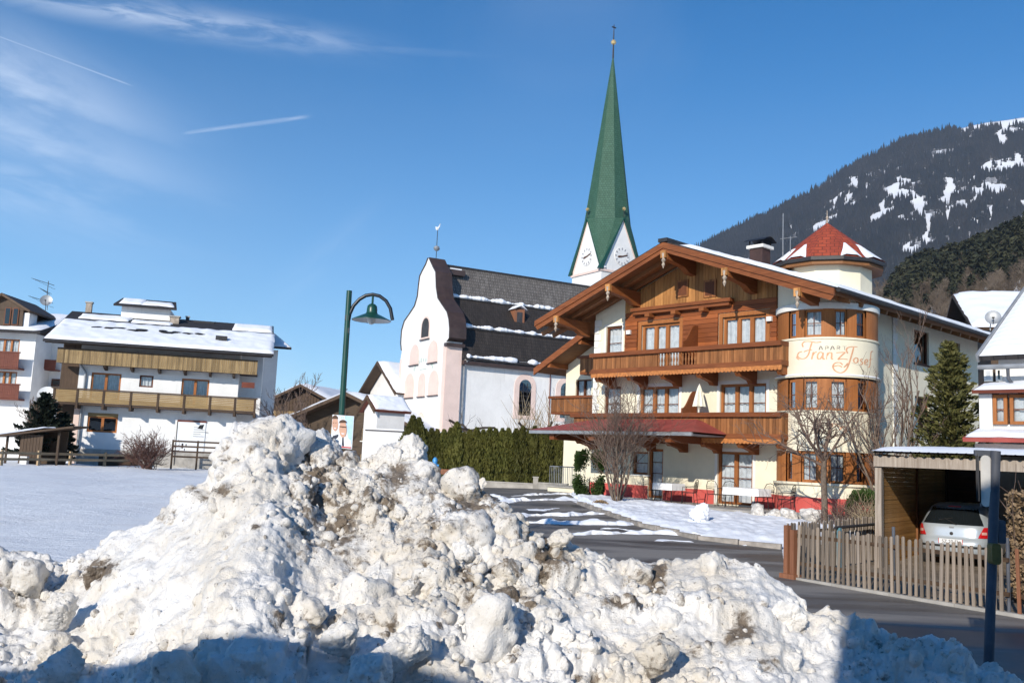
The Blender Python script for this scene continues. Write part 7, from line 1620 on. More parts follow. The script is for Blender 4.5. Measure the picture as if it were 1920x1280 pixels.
# car: stacked plan outlines
LAY = [(.22, .16, 3.50, .70), (.30, .08, 3.58, .76), (.42, .015, 3.62, .805), (.56, .0, 3.62, .825), (.64, .03, 3.60, .828), (.70, .085, 3.55, .828), (.82, .105, 3.42, .826), (.92, .13, 3.15, .815), (.97, .15, 2.95, .80), (1.02, .185, 2.80, .775), (1.15, .265, 2.55, .725), (1.28, .36, 2.33, .67), (1.38, .46, 2.15, .62), (1.445, .58, 2.0, .56), (1.48, .75, 1.85, .48), (1.495, 1.0, 1.65, .34)]
lz, l0, l1, lw = [np.array(c_) for c_ in zip(*LAY)]
def carS(z, t_, off=0.):
    y0, y1, w_ = np.interp(z, lz, l0), np.interp(z, lz, l1), np.interp(z, lz, lw); e_ = np.interp(z, [.2, .9, 1.4, 1.5], [5.2, 5.2, 3.6, 2.6])
    c_, s_ = math.cos(t_), math.sin(t_); q = (abs(c_)**e_+abs(s_)**e_)**(-1/e_); w_ += off; return ((w_)*q*c_, (y0+y1)/2+((y1-y0)/2+off)*q*s_, z)
def carpatch(z0, z1, t0, t1, off, nz_=6, nt_=14, shape=None):
    b = B(); v = []
    for j in range(nz_+1):
        for i in range(nt_+1):
            a_, c_ = t0, t1
            if shape: a_, c_ = shape(j/nz_, t0, t1)
            v.append(carS(z0+(z1-z0)*j/nz_, a_+(c_-a_)*i/nt_, off))
    b.add(v, [(j*(nt_+1)+i, j*(nt_+1)+i+1, (j+1)*(nt_+1)+i+1, (j+1)*(nt_+1)+i) for j in range(nz_) for i in range(nt_)]); return b
_rt = {}
def car(name, label, loc, rz, paint, plate=False, simple=False, group=None):
    c_ = thing(name, label, 'car', loc, rz, group); n = 64
    b = B(); zs_ = np.unique(np.concatenate([lz, (lz[1:]+lz[:-1])/2])); v = [carS(z, 2*math.pi*k/n) for z in zs_ for k in range(n)]
    b.add(v, [(j*n+k, j*n+(k+1) % n, (j+1)*n+(k+1) % n, (j+1)*n+k) for j in range(len(zs_)-1) for k in range(n)]+[list(range(n-1, -1, -1)), [(len(zs_)-1)*n+k for k in range(n)]]); body = b.obj('body', MAT[paint], c_, True)
    R = -math.pi/2
    # corner angle of the superellipse is near 45 degrees
    tw_ = .60
    def rearT(x, z):  # angle where the outline reaches lateral x on the rear
        key = round(z, 4)
        if key not in _rt:
            qs_ = np.linspace(-math.pi, 0, 240); pp = [carS(z, q) for q in qs_]; _rt[key] = (qs_, np.array([p[0] for p in pp]), np.array([5. if p[1] > 1.2 else 0 for p in pp]))
        qs_, xs_, pn = _rt[key]; return float(qs_[np.argmin(np.abs(xs_-x)+pn)])
    def sh(zA, zB, xa, xb, xa2=None, xb2=None):
        def f_(s_, t0, t1):
            z = zA+(zB-zA)*s_; a_ = xa+((xa2 if xa2 is not None else xa)-xa)*s_; c2 = xb+((xb2 if xb2 is not None else xb)-xb)*s_; return rearT(a_, z), rearT(c2, z)
        return f_
    gl_ = carpatch(1.0, 1.395, 0, 0, .006, 7, 16, sh(1.0, 1.395, -.66, .66, -.49, .49)).obj('rear_window', MAT['carglass'], c_, True)
    for sx in (-1, 1):
        def tl(s_, t0, t1, sx=sx):
            z = .70+.25*s_; xo = .80-.02*s_; xi = .57+.10*s_
            return rearT(sx*xi, z), (rearT(sx*xo, z) if True else 0)
        tlm = carpatch(.72, .97, 0, 0, .010, 5, 8, lambda s_, a_, b_, sx=sx: (rearT(sx*(.56+.10*s_), .72+.25*s_), rearT(sx*(.805-.035*s_), .72+.25*s_))).obj('tail_lamp', MAT['tail'], c_, True)
        carpatch(.80, .86, 0, 0, .014, 2, 4, lambda s_, a_, b_, sx=sx: (rearT(sx*.63, .83), rearT(sx*.72, .83))).obj('reverse_lens', MAT['tail2'], tlm, True)
        # side windows
        b = carpatch(1.0, 1.38, 0, 0, .006, 5, 10, lambda s_, a_, b_, sx=sx: ((.42-.05*s_, -.42+.10*s_) if sx > 0 else (math.pi-.42+.05*s_, math.pi+.42-.10*s_))); b.obj('side_window', MAT['carglass'], c_, True)
        for y_ in (.62, 2.98):
            b = B(lambda x, y, z, sx=sx, y_=y_: (sx*z, y_+x, .29+y)); b.lathe([(.05, .76), (.19, .765), (.20, .78), (.285, .79), (.29, .74), (.29, .64), (.05, .64)], 22); w_ = b.obj('wheel', MAT['rubber'], c_, True); b = B(lambda x, y, z, sx=sx, y_=y_: (sx*z, y_+x, .29+y)); b.lathe([(.001, .795), (.17, .798), (.19, .79)], 16); b.obj('rim', MAT['zinc'], w_, True)
    carpatch(.475, .525, 0, 0, .012, 2, 20, sh(.475, .525, -.81, .81)).obj('bumper_strip', MAT['rubber'], c_, True)
    carpatch(.22, .33, 0, 0, .006, 2, 20, sh(.22, .33, -.74, .74)).obj('bumper_skirt', MAT['rubber'], c_, True)
    if plate:
        y_ = carS(.60, -math.pi/2)[1]; b = B(); b.box(-.26, .26, y_-.035, y_-.008, .555, .665); pl_ = b.obj('number_plate', MAT['plate'], c_)
        cu = bpy.data.curves.new('plate_text', 'FONT'); cu.body = 'SZ 20 EL'; cu.size = .105; cu.align_x = 'CENTER'; cu.extrude = .001; to = bpy.data.objects.new('tmp', cu); COL.objects.link(to)
        bpy.context.view_layer.update(); me_ = bpy.data.meshes.new_from_object(to.evaluated_get(bpy.context.evaluated_depsgraph_get())); bpy.data.objects.remove(to)
        link('plate_text', me_, MAT['ink'], pl_, loc=(0, y_-.0375, .573), rot=(math.pi/2, 0, 0))
        for sx in (-1, 1): b = B(); b.box(sx*.26-.006 if sx > 0 else -.266, .266 if sx > 0 else -.254, y_-.040, y_-.036, .55, .67); b.obj('plate_edge', MAT['tail'], pl_)
    y_ = carS(.80, -math.pi/2)[1]; b = B(); b.lathe([(.001, 0), (.04, 0), (.04, .012), (.001, .014)], 12); me_ = b.mesh('badge'); link('badge', me_, MAT['dark'], c_, loc=(0, y_-.002, .79), rot=(math.pi/2, 0, 0))
    y_ = carS(.93, -math.pi/2)[1]; b = B(); b.box(-.05, .05, y_-.03, y_-.004, .925, .95); b.obj('hatch_handle', MAT['zinc'], c_)
    p0, p1 = carS(1.0, rearT(.10, 1.0), .03), carS(1.13, rearT(-.16, 1.13), .03); b = B(); b.tube([p0, p1], .012, 5); b.tube([carS(1.09, rearT(-.28, 1.09), .025), carS(1.15, rearT(.0, 1.15), .025)], .008, 5); b.obj('rear_wiper', MAT['rubber'], c_)
    b = B(); yq = carS(1.41, -math.pi/2)[1]; b.box(-.14, .14, yq-.012, yq+.02, 1.40, 1.43); b.obj('brake_light', MAT['tail'], c_)
    return c_
ccen = atY(1789, 1000, 22.6); cu_, cv_, _ = CP.loc(ccen)
car('silver_hatchback', 'silver hatchback parked in the carport, seen from behind', tuple(CP.w(max(cu_, 1.15), cv_-.55, cz0)), -.646, 'silver', plate=True)
P = atY(668, 830, 52.); car('dark_car', 'dark parked car half hidden behind the poster', (P[0], P[1], float(zg(P[0], P[1]))), 1.2, 'navy')
P = atY(556, 830, 50.); car('dark_car', 'dark parked car behind the snow heap left of the lamp post', (P[0], P[1], float(zg(P[0], P[1]))), 1.7, 'navy')

# ------------------------------------------------------------------ sign pole at the right
Yq = 9.6; p0 = atY(1854, 1235, Yq); p1 = atY(1867, 845, Yq)
dv = (p1-p0); gb = p0-dv*(p0[2]/dv[2])
sp = thing('sign_pole', 'blue grey steel sign pole with plates seen edge-on at the right', 'sign pole', (gb[0], gb[1], -.02))
b = B(lambda x, y, z: (x-gb[0], y-gb[1], z+.02)); b.tube([tuple(gb), tuple((gb+p1)/2), tuple(p1)], .049, 14); b.obj('pole', MAT['polegrey'], sp, True)
def sgn(px0, px1, py0, py1, d, mat, name, yaw, th=.02, rnd=.06, Yo=0.):
    a_, c_ = atY(px0, py0, Yq+Yo), atY(px1, py1, Yq+Yo); h_ = a_[2]-c_[2]; w_ = (c_[0]-a_[0])/math.cos(yaw); m_ = np.array([(a_[0]+c_[0])/2, Yq+Yo, (a_[2]+c_[2])/2])
    pts = []
    for cx_, cz_, q in ((w_/2-rnd, h_/2-rnd, 0), (-w_/2+rnd, h_/2-rnd, 1), (-w_/2+rnd, -h_/2+rnd, 2), (w_/2-rnd, -h_/2+rnd, 3)):
        for k in range(5): t_ = (q+k/4)*math.pi/2; pts.append((cx_+rnd*math.cos(t_), cz_+rnd*math.sin(t_)))
    cy, sy = math.cos(yaw), math.sin(yaw)
    b = B(lambda x, y, z: (m_[0]+x*cy-y*sy-gb[0], m_[1]+x*sy+y*cy-gb[1], m_[2]+z+.02)); b.prism(pts, 'y', d, d+th); return b.obj(name, MAT[mat], sp)
sgn(1844, 1856, 853, 950, -.02, 'signback', 'sign_plate', -1.0, .02, .05, .04); sgn(1828, 1842, 846, 940, 0., 'black', 'sign_plate', 1.0, .02, .03, .12)
sgn(1828, 1868, 843, 856, 0., 'polegrey', 'sign_bracket', 0., .03, .008, .07); sgn(1840, 1866, 942, 952, 0., 'polegrey', 'sign_bracket', 0., .03, .008, .07)
b = B(); 
sgn(1866, 1881, 974, 1018, -.06, 'polegrey', 'junction_box', 0., .12, .02, .05); sgn(1858, 1876, 1018, 1058, -.02, 'mustard', 'warning_lamp', 0., .10, .03, -.09)
# ------------------------------------------------------------------ houses at the right edge
o_ = atY(1841, 668, 27.5); RHf = Fr(o_[0], o_[1], .80)
rh = thing('snow_roof_house', 'white house with steep snow covered roof and timber oriel at the right edge', 'house', (o_[0], o_[1], 0), -.80)
HR = lambda px, py, v=0.: RHf.h(px, py, v)
zev_ = HR(1844, 668, -.55)[1]; U0 = HR(1836, 672, -.55)[0]; _v, _z = RHf.hu(1921, 546, U0); KS = (_z-zev_)/(_v+.55)*4.55; KV = 4.
b = B(); uo = U0+.35; wz = (HR(1850, 700)[1]); 
b.poly([(uo, 0, 0), (9, 0, 0), (9, 0, zev_+.25), (uo, 0, zev_+.25)]); b.poly([(uo, 0, 0), (uo, 8, 0), (uo, 8, zev_+.25), (uo, 0, zev_+.25)]); b.poly([(uo, 0, zev_), (uo, 8, zev_), (uo, 4, zev_+KS-.3)]); b.obj('wall', MAT['white'], rh)
q = [(U0, -.55, zev_), (9.5, -.55, zev_), (9.5, 4.0, zev_+KS), (U0, 4.0, zev_+KS)]
b = B(); b.slab(q, .14); r = b.obj('roof', MAT['darkroof'], rh); b = B(); b.slab([(U0, 4., zev_+KS), (9.5, 4., zev_+KS), (9.5, 8.5, zev_), (U0, 8.5, zev_)], .14); b.obj('roof', MAT['darkroof'], rh)
# rippled snow over the tile courses
n, m = 60, 60; v = []
for j in range(m+1):
    for i in range(n+1):
        s_, t_ = i/n, j/m; p = np.array(q[0])*(1-s_)*(1-t_)+np.array(q[1])*s_*(1-t_)+np.array(q[2])*s_*t_+np.array(q[3])*(1-s_)*t_
        e = min(1, 30*s_, 30*(1-s_), 25*t_, 25*(1-t_)); hh_ = .02+e*(.09+.022*math.sin(t_*2*math.pi*15)+.02*float(fbm(p*1.3, 2))); v.append(p+np.array([0, -.55, .83])*hh_)
link('roof_snow', npmesh('roof_snow', v, [(j*(n+1)+i, j*(n+1)+i+1, (j+1)*(n+1)+i+1, (j+1)*(n+1)+i) for j in range(m) for i in range(n)], True), MAT['roofsnow'], r)
b = B(); b.beam((U0-.04, -.6, zev_-.06), (U0-.04, 4., zev_+KS-.06), .06, .26); b.obj('verge_board', MAT['zinc'], rh)
gz_ = HR(1850, 688, -.66)[1]; b = B(); b.tube([(U0, -.66, gz_), (9.5, -.66, gz_)], .075, 8); b.obj('gutter', MAT['zinc'], rh)
u1 = HR(1890, 690, -.6)[0]; b = B(); b.tube([(u1, -.62, gz_-.05), (u1, -.60, gz_-.35), (u1+.35, -.12, gz_-1.0), (u1+.38, -.12, .2)], .05, 8); b.obj('downpipe', MAT['polegrey'], rh)
# oriel with snow-topped pent roofs
vo = -.75; z_t = HR(1850, 728, vo-.2)[1]; z1, z0 = HR(1870, 740, vo)[1], HR(1870, 795, vo)[1]; ua_ = HR(1836, 760, vo)[0]; ub_ = HR(1860, 760, vo)[0]
b = B(); b.slab([(ua_-.1, vo-.3, z_t-.05), (7, vo-.3, z_t-.05), (7, -.02, z_t+.25), (ua_-.1, -.02, z_t+.25)], .1); pr_ = b.obj('pent_roof', MAT['redwood'], rh); put_snow(pr_, [(ua_-.08, vo-.28, z_t-.05), (6.9, vo-.28, z_t-.05), (6.9, -.05, z_t+.24), (ua_-.08, -.05, z_t+.24)], .08, 30, 6, 51, .05)
b = B(); b.box(ua_, ub_, vo, -.005, z0-.2, z_t-.15); b.box(ub_, 7, vo+.12, -.005, z0-.45, z0); b.obj('oriel_wall', MAT['white'], rh)
wu = [ub_+.02, HR(1888, 765, vo)[0], HR(1893, 765, vo)[0], HR(1922, 765, vo)[0]]
Tv = lambda x, y, z: (x, y+vo, z)
window(rh, Tv, wu[0], wu[1], z0, z1, n=1, fr=.09, y=.05, bars=1); window(rh, Tv, wu[2], wu[3]+.6, z0, z1, n=2, fr=.09, y=.05, bars=1)
b = B(); b.box(ub_, 7, vo+.03, vo+.11, z1, z_t-.15); b.obj('oriel_lintel', MAT['dhoney'], rh)
zs2 = HR(1850, 818, vo-.5)[1]; b = B(); b.slab([(ua_-.2, vo-.8, zs2-.05), (3.2, vo-.8, zs2-.05), (3.2, -.02, zs2+.35), (ua_-.2, -.02, zs2+.35)], .12); p2 = b.obj('porch_roof', MAT['redroof'], rh); put_snow(p2, [(ua_-.15, vo-.78, zs2-.04), (1.9, vo-.78, zs2-.04), (1.7, vo+.2, zs2+.18), (ua_-.15, vo+.2, zs2+.18)], .12, 20, 8, 52, .2)
b = B(); b.box(ua_, 3., vo-.4, -.005, 0, zs2-.2); b.obj('porch_wall', MAT['signback'], rh)
for px0, px1 in ((1846, 1862), (1868, 1880)):
    u0 = HR(px0, 700)[0]; u1 = HR(px1, 700)[0]; zt_, zb_ = HR(1850, 692)[1], HR(1850, 715)[1]; b = B(); b.box(u0, u1, -.05, -.003, zb_, zt_); w_ = b.obj('window', MAT['trimwhite'], rh); b = B(); b.box(u0+.06, u1-.06, -.06, -.051, zb_+.05, zt_-.05); b.obj('pane', MAT['curtain' if px0 == 1846 else 'carglass'], w_)
chalet('timber_house', 'dark timber house with snowy roof and grey dish above the right roof', 1858, 650, 46., .30, 8, 10, 9.95, .46, 'brownz', 'brownx', 1.0, 3, snow=.25, cols=3, gable_front=False, zbase=.7)
P = atY(1862, 596, 43.5); dish('satellite_dish', 'grey satellite dish on the dark timber house at the right', P, .36, (-.5, -1, .3), 'zinc')
chalet('village_house', 'small snowy roofed house between guest house and right edge', 1806, 660, 62., .5, 3.4, 8, 12.6, .5, 'brownz', 'brownx', .8, 1, snow=.25, cols=1, zbase=.7)

# ------------------------------------------------------------------ left field edge: rail fence, ramp railing, shed
rl = [z7(x, 1186+(x/1068.)*6) for x in (-260, 5, 240, 440, 658, 875, 1068, 1260)]
rp_ = [gp(*p) for p in rl]; rp_ = [np.array([p[0], p[1], 0]) for p in rp_]
a_, e_ = rp_[1], rp_[6]; dd_ = (e_-a_)/np.hypot(*(e_-a_)[:2])
rf_ = thing('rail_fence', 'pale two-rail timber fence at the far side of the snowy field', 'fence', (a_[0], a_[1], float(zg(*a_[:2]))), math.atan2(dd_[1], dd_[0]))
xs_ = [float((p-a_)@dd_) for p in rp_]
for i, x in enumerate(xs_):
    b = B(); b.box(x-.09, x+.09, -.06, .06, -.1, .92); b.obj('post', MAT['railwood'], rf_)
    if i < len(xs_)-1:
        for z_ in (.30, .66): b = B(); b.box(x+.02, xs_[i+1]-.02, -.10, -.062, z_, z_+.16); b.obj('rail', MAT['railwood'], rf_)
r0, r1_ = LH.h(*z7(1088, 1100), -2.2)[0], LH.h(*z7(1405, 1070), -2.2)[0]
rr_ = thing('ramp_railing', 'dark wooden ramp railing below the notice board', 'railing', tuple(LH.w(r0, -2.2, .45)), .25)
for x in (0, (r1_-r0)*.5, r1_-r0): b = B(); b.box(x-.06, x+.06, -.06, .06, -.1, 1.95); b.obj('post', MAT['brownz'], rr_)
for z_ in (.75, 1.1, 1.45, 1.8): b = B(); b.box(0, r1_-r0+.2, -.10, -.062, z_, z_+.12); b.obj('rail', MAT['brownx'], rr_)
s0 = atY(8, 850, 58.); sh_ = thing('garden_shed', 'small dark wooden shed with sloping snowy roof at the left', 'shed', (s0[0], s0[1], .4), .1)
sw_ = float(atY(105, 850, 58.)[0]-s0[0])
b = B(); groove_boards(b, .9, sw_-1.0, 0, 1.9, .0, .05, .18, True, .02, .02); b.obj('front_boards', MAT['brownz'], sh_, kind='stuff'); b = B(); b.box(.9, sw_-.2, 1.9, 2., 0, 2.2); b.obj('back_wall', MAT['brownz'], sh_)
for x in (.05, .9, sw_-.1): b = B(); b.box(x-.06, x+.06, .06, .18, -.1, 1.75+.12*x); b.obj('post', MAT['brownz'], sh_)
b = B(); b.slab([(-.6, -.5, 1.75), (sw_+.9, -.5, 2.55), (sw_+.9, 2.3, 2.6), (-.6, 2.3, 1.8)], .12); sr_ = b.obj('roof', MAT['brownx'], sh_); put_snow(sr_, [(-.55, -.45, 1.76), (sw_*.75, -.45, 2.35), (sw_*.75, 2.2, 2.4), (-.55, 2.2, 1.81)], .10, 16, 8, 61, .2)
b = B(); b.box(1.2, 1.6, -.6, -.2, .0, .55); b.obj('white_crate', MAT['lampwhite'], sh_)

# ------------------------------------------------------------------ plants
def np_tubes(lines, name):
    """lines: (points, radii); thick ones get six sides, twigs three"""
    vs, fs, o = [], [], 0
    for pts, rs in lines:
        pts = np.asarray(pts, float); k = len(pts); n = 6 if rs[0] > .03 else (4 if rs[0] > .012 else 3)
        d = np.gradient(pts, axis=0); d /= np.linalg.norm(d, axis=1, keepdims=True)+1e-9
        a = np.cross(d, [.31, .17, .93]); a /= np.linalg.norm(a, axis=1, keepdims=True)+1e-9; b_ = np.cross(d, a)
        th = np.arange(n)*2*math.pi/n
        ring_ = pts[:, None]+(a[:, None]*np.cos(th)[None, :, None]+b_[:, None]*np.sin(th)[None, :, None])*np.asarray(rs)[:, None, None]
        vs.append(ring_.reshape(-1, 3)); i, j = np.meshgrid(np.arange(k-1), np.arange(n), indexing='ij'); q_ = np.stack([i*n+j, i*n+(j+1) % n, (i+1)*n+(j+1) % n, (i+1)*n+j], -1).reshape(-1, 4); fs.append(q_+o); o += k*n
    return npmesh(name, np.concatenate(vs), np.concatenate(fs), True)
def grow(r, p, d, L, rad, depth, out, kids=3, spread=.6, up=.12, wob=.16, shrink=.62, lev=0, minr=.004):
    n = 5; pts = [np.array(p, float)]; d = np.array(d, float)
    for k in range(n):
        d = d+r.randn(3)*wob+np.array([0, 0, up]); d /= np.linalg.norm(d); pts.append(pts[-1]+d*L/n)
    rs = np.linspace(rad, max(rad*.5, minr*.8), n+1); out.append((pts, rs, lev))
    if depth <= 0: return
    for k in range(kids+(r.rand() < .4)):
        t_ = .25+.75*(k+r.rand()*.8)/(kids+.3); t_ = min(t_, .98); i = min(int(t_*n), n-1); q_ = pts[i]+(pts[i+1]-pts[i])*(t_*n-i)
        e = r.randn(3); e -= e@d*d; e /= np.linalg.norm(e)+1e-9; nd = d*(1-spread*.5)+e*spread*(.7+.6*r.rand()); nd /= np.linalg.norm(nd)
        grow(r, q_, nd, L*shrink*(.75+.5*r.rand()), max(minr, rad*(.62-.2*t_)), depth-1, out, kids, spread, up, wob*1.1, shrink, lev+1, minr)
def bare_plant(name, label, cat, P, stems, mat='bark', twigm=None, group=None, split=1):
    t_ = thing(name, label, cat, tuple(P), 0, group); allb = []
    for fn in stems: fn(allb)
    tr_ = [(p, r_) for p, r_, l in allb if l < split]; br = [(p, r_) for p, r_, l in allb if l >= split]
    link('trunk' if cat == 'tree' else 'stem', np_tubes(tr_, 'trunk'), MAT[mat], t_)
    if br: link('branches', np_tubes(br, 'branches'), MAT[twigm or mat], t_)['kind'] = 'stuff'
    return t_
def G(px, py): p = gp(px, py); return np.array([p[0], p[1], float(zg(p[0], p[1]))])
# many-stemmed shrub in front of the guest house
r = np.random.RandomState(3); P = G(1157, 948)
def st(out):
    for k in range(14):
        a = 2*math.pi*k/14+r.rand()*.4; ti = .08+.42*r.rand(); grow(r, (.08*math.cos(a), .08*math.sin(a), 0), (math.sin(ti)*math.cos(a), math.sin(ti)*math.sin(a), math.cos(ti)), 2.5+.8*r.rand(), .026+.012*r.rand(), 3, out, 4, .5, .06, .10, .52, 0, .0062)
bare_plant('bare_shrub', 'leafless many stemmed shrub in front of the guest house entrance', 'shrub', P, [st], 'bark', 'twig')
# street tree before the turret
r = np.random.RandomState(11); P = G(1546, 990)
def st(out):
    h = 2.25; out.append(([np.array([0, 0, -.1]), np.array([.0, 0, h*.35]), np.array([-.03, 0, h*.7]), np.array([-.02, 0, h])], [.115, .10, .095, .085], 0))
    for k in range(9):
        a = 2*math.pi*k/9+r.rand()*.5; ti = .72+.48*r.rand() if k < 7 else .3; grow(r, (-.02, 0, h*(.86+.14*r.rand())), (math.sin(ti)*math.cos(a), math.sin(ti)*math.sin(a), math.cos(ti)), (1.75+.4*r.rand() if k < 7 else 1.15), .042+.014*r.rand(), 3, out, 4, .60, .02, .12, .54, 1, .0052)
bare_plant('bare_tree', 'leafless small tree with round crown before the turret', 'tree', P, [st], 'bark', 'twig')
# slim bare trees behind the carport
for sd, px, Y, h, lab in ((21, 1672, 31., 4.6, 'slim upright leafless tree left of the conifer behind the carport'), (22, 1707, 32., 5.6, 'thin tall leafless sapling just left of the conifer'), (23, 1655, 31.5, 3.6, 'low leafless shrub between turret and carport')):
    r = np.random.RandomState(sd); P = atY(px, 880, Y); P[2] = float(zg(P[0], P[1]))
    def st(out, h=h):
        for k in range(3 if h < 5 else 1):
            a = r.rand()*6.28; ti = .05+.2*r.rand()*(h < 5); grow(r, (0, 0, 0), (math.sin(ti)*math.cos(a), math.sin(ti)*math.sin(a), math.cos(ti)), h, .05, 3, out, 5, .42, .10, .07, .38, 0, .0055)
    bare_plant('bare_tree', lab, 'tree', P, [st], 'bark', 'twig')
# pollarded trees in the churchyard
for sd, px, pyt, Y, lab, shoots in ((31, 878, 765, 58., 'gnarled pollarded tree with crooked arms before the nave wall', 8), (32, 985, 790, 57., 'pollarded tree with long upright shoots left of the arched church window', 46), (33, 1012, 785, 56.5, 'pollarded tree with a fan of shoots right of the arched church window', 60)):
    r = np.random.RandomState(sd); P = atY(px, 840, Y); P[2] = float(zg(P[0], P[1])); h = float(atY(px, pyt+18, Y)[2])-P[2]
    def st(out):
        out.append(([np.array([0, 0, -.1]), np.array([.05, 0, h*.5]), np.array([.0, .05, h*.8])], [.17, .14, .12], 0)); tips = []
        for k in range(6):
            a = 2*math.pi*k/6+r.rand()*.6; L = .9+.5*r.rand(); q_ = [np.array([0, .05, h*.78])]; d = np.array([math.cos(a), math.sin(a), .35])
            for j in range(4): d = d+r.randn(3)*.28; d /= np.linalg.norm(d); q_.append(q_[-1]+d*L/3)
            out.append((q_, [.10, .085, .075, .075, .085], 0)); tips += q_[2:]
        for k in range(shoots):
            p = tips[r.randint(len(tips))]; grow(r, p, (r.randn()*.45, r.randn()*.45, 1), 1.2+1.5*r.rand() if shoots > 10 else .8, .016, 1 if shoots < 20 else 0, out, 2, .4, .05, .05, .5, 1, .009)
    bare_plant('pollarded_tree', lab, 'tree', P, [st], 'darkbark', 'paletwig' if shoots > 20 else 'darkbark')
# twiggy round bush and bare trees on the left
r = np.random.RandomState(41); P = atY(275, 862, 60.5); P[2] = float(zg(P[0], P[1]))
def st(out):
    for k in range(60):
        a = r.rand()*6.28; ti = 1.15*math.sqrt(r.rand()); grow(r, (r.randn()*.25, r.randn()*.25, 0), (math.sin(ti)*math.cos(a), math.sin(ti)*math.sin(a), math.cos(ti)), 1.7+.4*r.rand(), .022, 2, out, 4, .6, .05, .12, .42, 0, .012)
bare_plant('twiggy_bush', 'round reddish brown leafless bush in front of the balcony house', 'bush', P, [st], 'redtwig', 'redtwig')
for sd, px, Y, h, lab in ((42, 527, 66., 6.8, 'thin leafless tree right of the balcony house'), (43, 516, 70., 5.8, 'small leafless tree against the brown chalet'), (44, 40, 60., 3.6, 'small dark leafless tree beside the shed'), (45, 575, 63., 4.2, 'leafless shrub tree before the dark farmhouse')):
    r = np.random.RandomState(sd); P = atY(px, 850, Y); P[2] = float(zg(P[0], P[1]))
    def st(out, h=h):
        for k in range(2): grow(r, (r.randn()*.1, 0, 0), (r.randn()*.15, r.randn()*.15, 1), h*.8, .06, 3, out, 5, .5, .08, .09, .42, 0, .012)
    bare_plant('bare_tree', lab, 'tree', P, [st], 'darkbark', 'twig')
# leaf cards
def cards(P, N_, size, asp=2., seed=0, up=None):
    r = np.random.RandomState(seed); n = len(P); d = r.randn(n, 3) if up is None else up+r.randn(n, 3)*.35; d /= np.linalg.norm(d, axis=1, keepdims=True)
    a = np.cross(d, r.randn(n, 3)); a /= np.linalg.norm(a, axis=1, keepdims=True); s_ = (size*(.6+.8*r.rand(n)))[:, None]
    v = np.stack([P-d*s_*.5*asp, P+a*s_*.5, P+d*s_*.5*asp, P-a*s_*.5], 1).reshape(-1, 3); return v, np.arange(n*4).reshape(-1, 4)
def leafy(name, label, cat, P, mat, shape, n, size, asp=2., seed=0, group=None, core=None, upw=None, stem=(.04, .8), me=None):
    t_ = thing(name, label, cat, tuple(P), 0, group); r = np.random.RandomState(seed)
    if me is None: pts, up = shape(r, n); v, f = cards(pts, None, size, asp, seed, up); me = npmesh('foliage', v, f)
    o = link('foliage' if cat != 'tree' else 'crown', me, MAT[mat], t_)
    b = B(); b.tube([(0, 0, -.05), (0, 0, stem[1])], [stem[0], stem[0]*.6], 6); b.obj('stem' if cat != 'tree' else 'trunk', MAT['darkbark'], t_)
    return t_, me
def thuja_shape(h, R0):
    def f(r, n):
        z = h*(1-(1-r.rand(n))**1.0); z = r.rand(n)*h; prof = R0*np.clip(1.05-(z/h)**2.6, .04, 1)*np.where(z < .25, .8, 1); a = r.rand(n)*6.28
        rr = prof*(.62+.38*r.rand(n)**.5)*(1+.16*np.sin(a*5+z*3)+.10*np.sin(a*3-z*7)); P = np.stack([rr*np.cos(a), rr*np.sin(a), z], -1)
        up = np.stack([np.cos(a)*.5, np.sin(a)*.5, np.ones(n)*1.3], -1); return P, up
    return f
thm = []
for k in range(5):
    r = np.random.RandomState(60+k); pts, up = thuja_shape(1., .215)(r, 5200); v, f = cards(pts*[1, 1, 1], None, .030, 2.6, 60+k, up); thm.append(npmesh('foliage', v, f))
nth = 27
for k in range(nth):
    s_ = k/(nth-1); px = 768+(1086-768)*s_; Y = 50.+1.2*s_; P = atY(px+rng.randn()*1.2, 880, Y); P[2] = float(zg(P[0], P[1]))+.05
    top = np.interp(px, [760, 780, 800, 850, 900, 950, 1010, 1070], [783, 786, 805, 806, 806, 802, 806, 808])+rng.randn()*3.2; h = float(atY(px, top, Y)[2])-P[2]
    od = ['first', 'second', 'third', 'fourth', 'fifth', 'sixth', 'seventh', 'eighth', 'ninth', 'tenth', 'eleventh', 'twelfth', 'thirteenth', 'fourteenth']
    lab_ = 'slim thuja, '+(od[k]+' from the churchyard end of the hedge' if k < 14 else od[nth-1-k]+' from the guest house end of the hedge')
    t_, _ = leafy('thuja', lab_, 'hedge', P, 'thuja', None, 0, 0, group='thujas of the hedge', me=thm[k % 5]); t_.children[0].scale = (h*.95, h*.95, h); t_.children[0].rotation_euler = (0, 0, rng.rand()*6.28)
def ball(rx, ry, h, z0=0., box=False):
    def f(r, n):
        d = r.randn(n, 3); d /= np.linalg.norm(d, axis=1, keepdims=True); q_ = (.62+.38*r.rand(n)**.5)[:, None]; n1_ = (1+.18*fbm(d*2.2+r.rand()*9, 3))[:, None]
        if box: d = np.sign(d)*np.abs(d)**.45; 
        P = d*q_*n1_*np.array([rx, ry, h/2])+np.array([0, 0, h/2+z0]); return P, d*1.
    return f
P = G(1104, 935); leafy('evergreen_shrub', 'dark clipped evergreen shrub left of the bare shrub', 'shrub', P, 'box', ball(.62, .6, 1.9, .05, True), 9000, .055, 1.8, 71)
P = atY(1622, 950, 29.5); P[2] = float(zg(P[0], P[1])); leafy('evergreen_shrub', 'dark green round shrub beside the carport post', 'shrub', P, 'box', ball(.62, .6, 1.25, .0), 6000, .05, 1.8, 72)
P = A.w(.2, -3.6, .62); leafy('small_shrub', 'tiny dark red shrub in the snow by the kerb', 'shrub', G(1126, 951), 'beech', ball(.28, .22, .25), 500, .05, 1.6, 73, stem=(.015, .1))
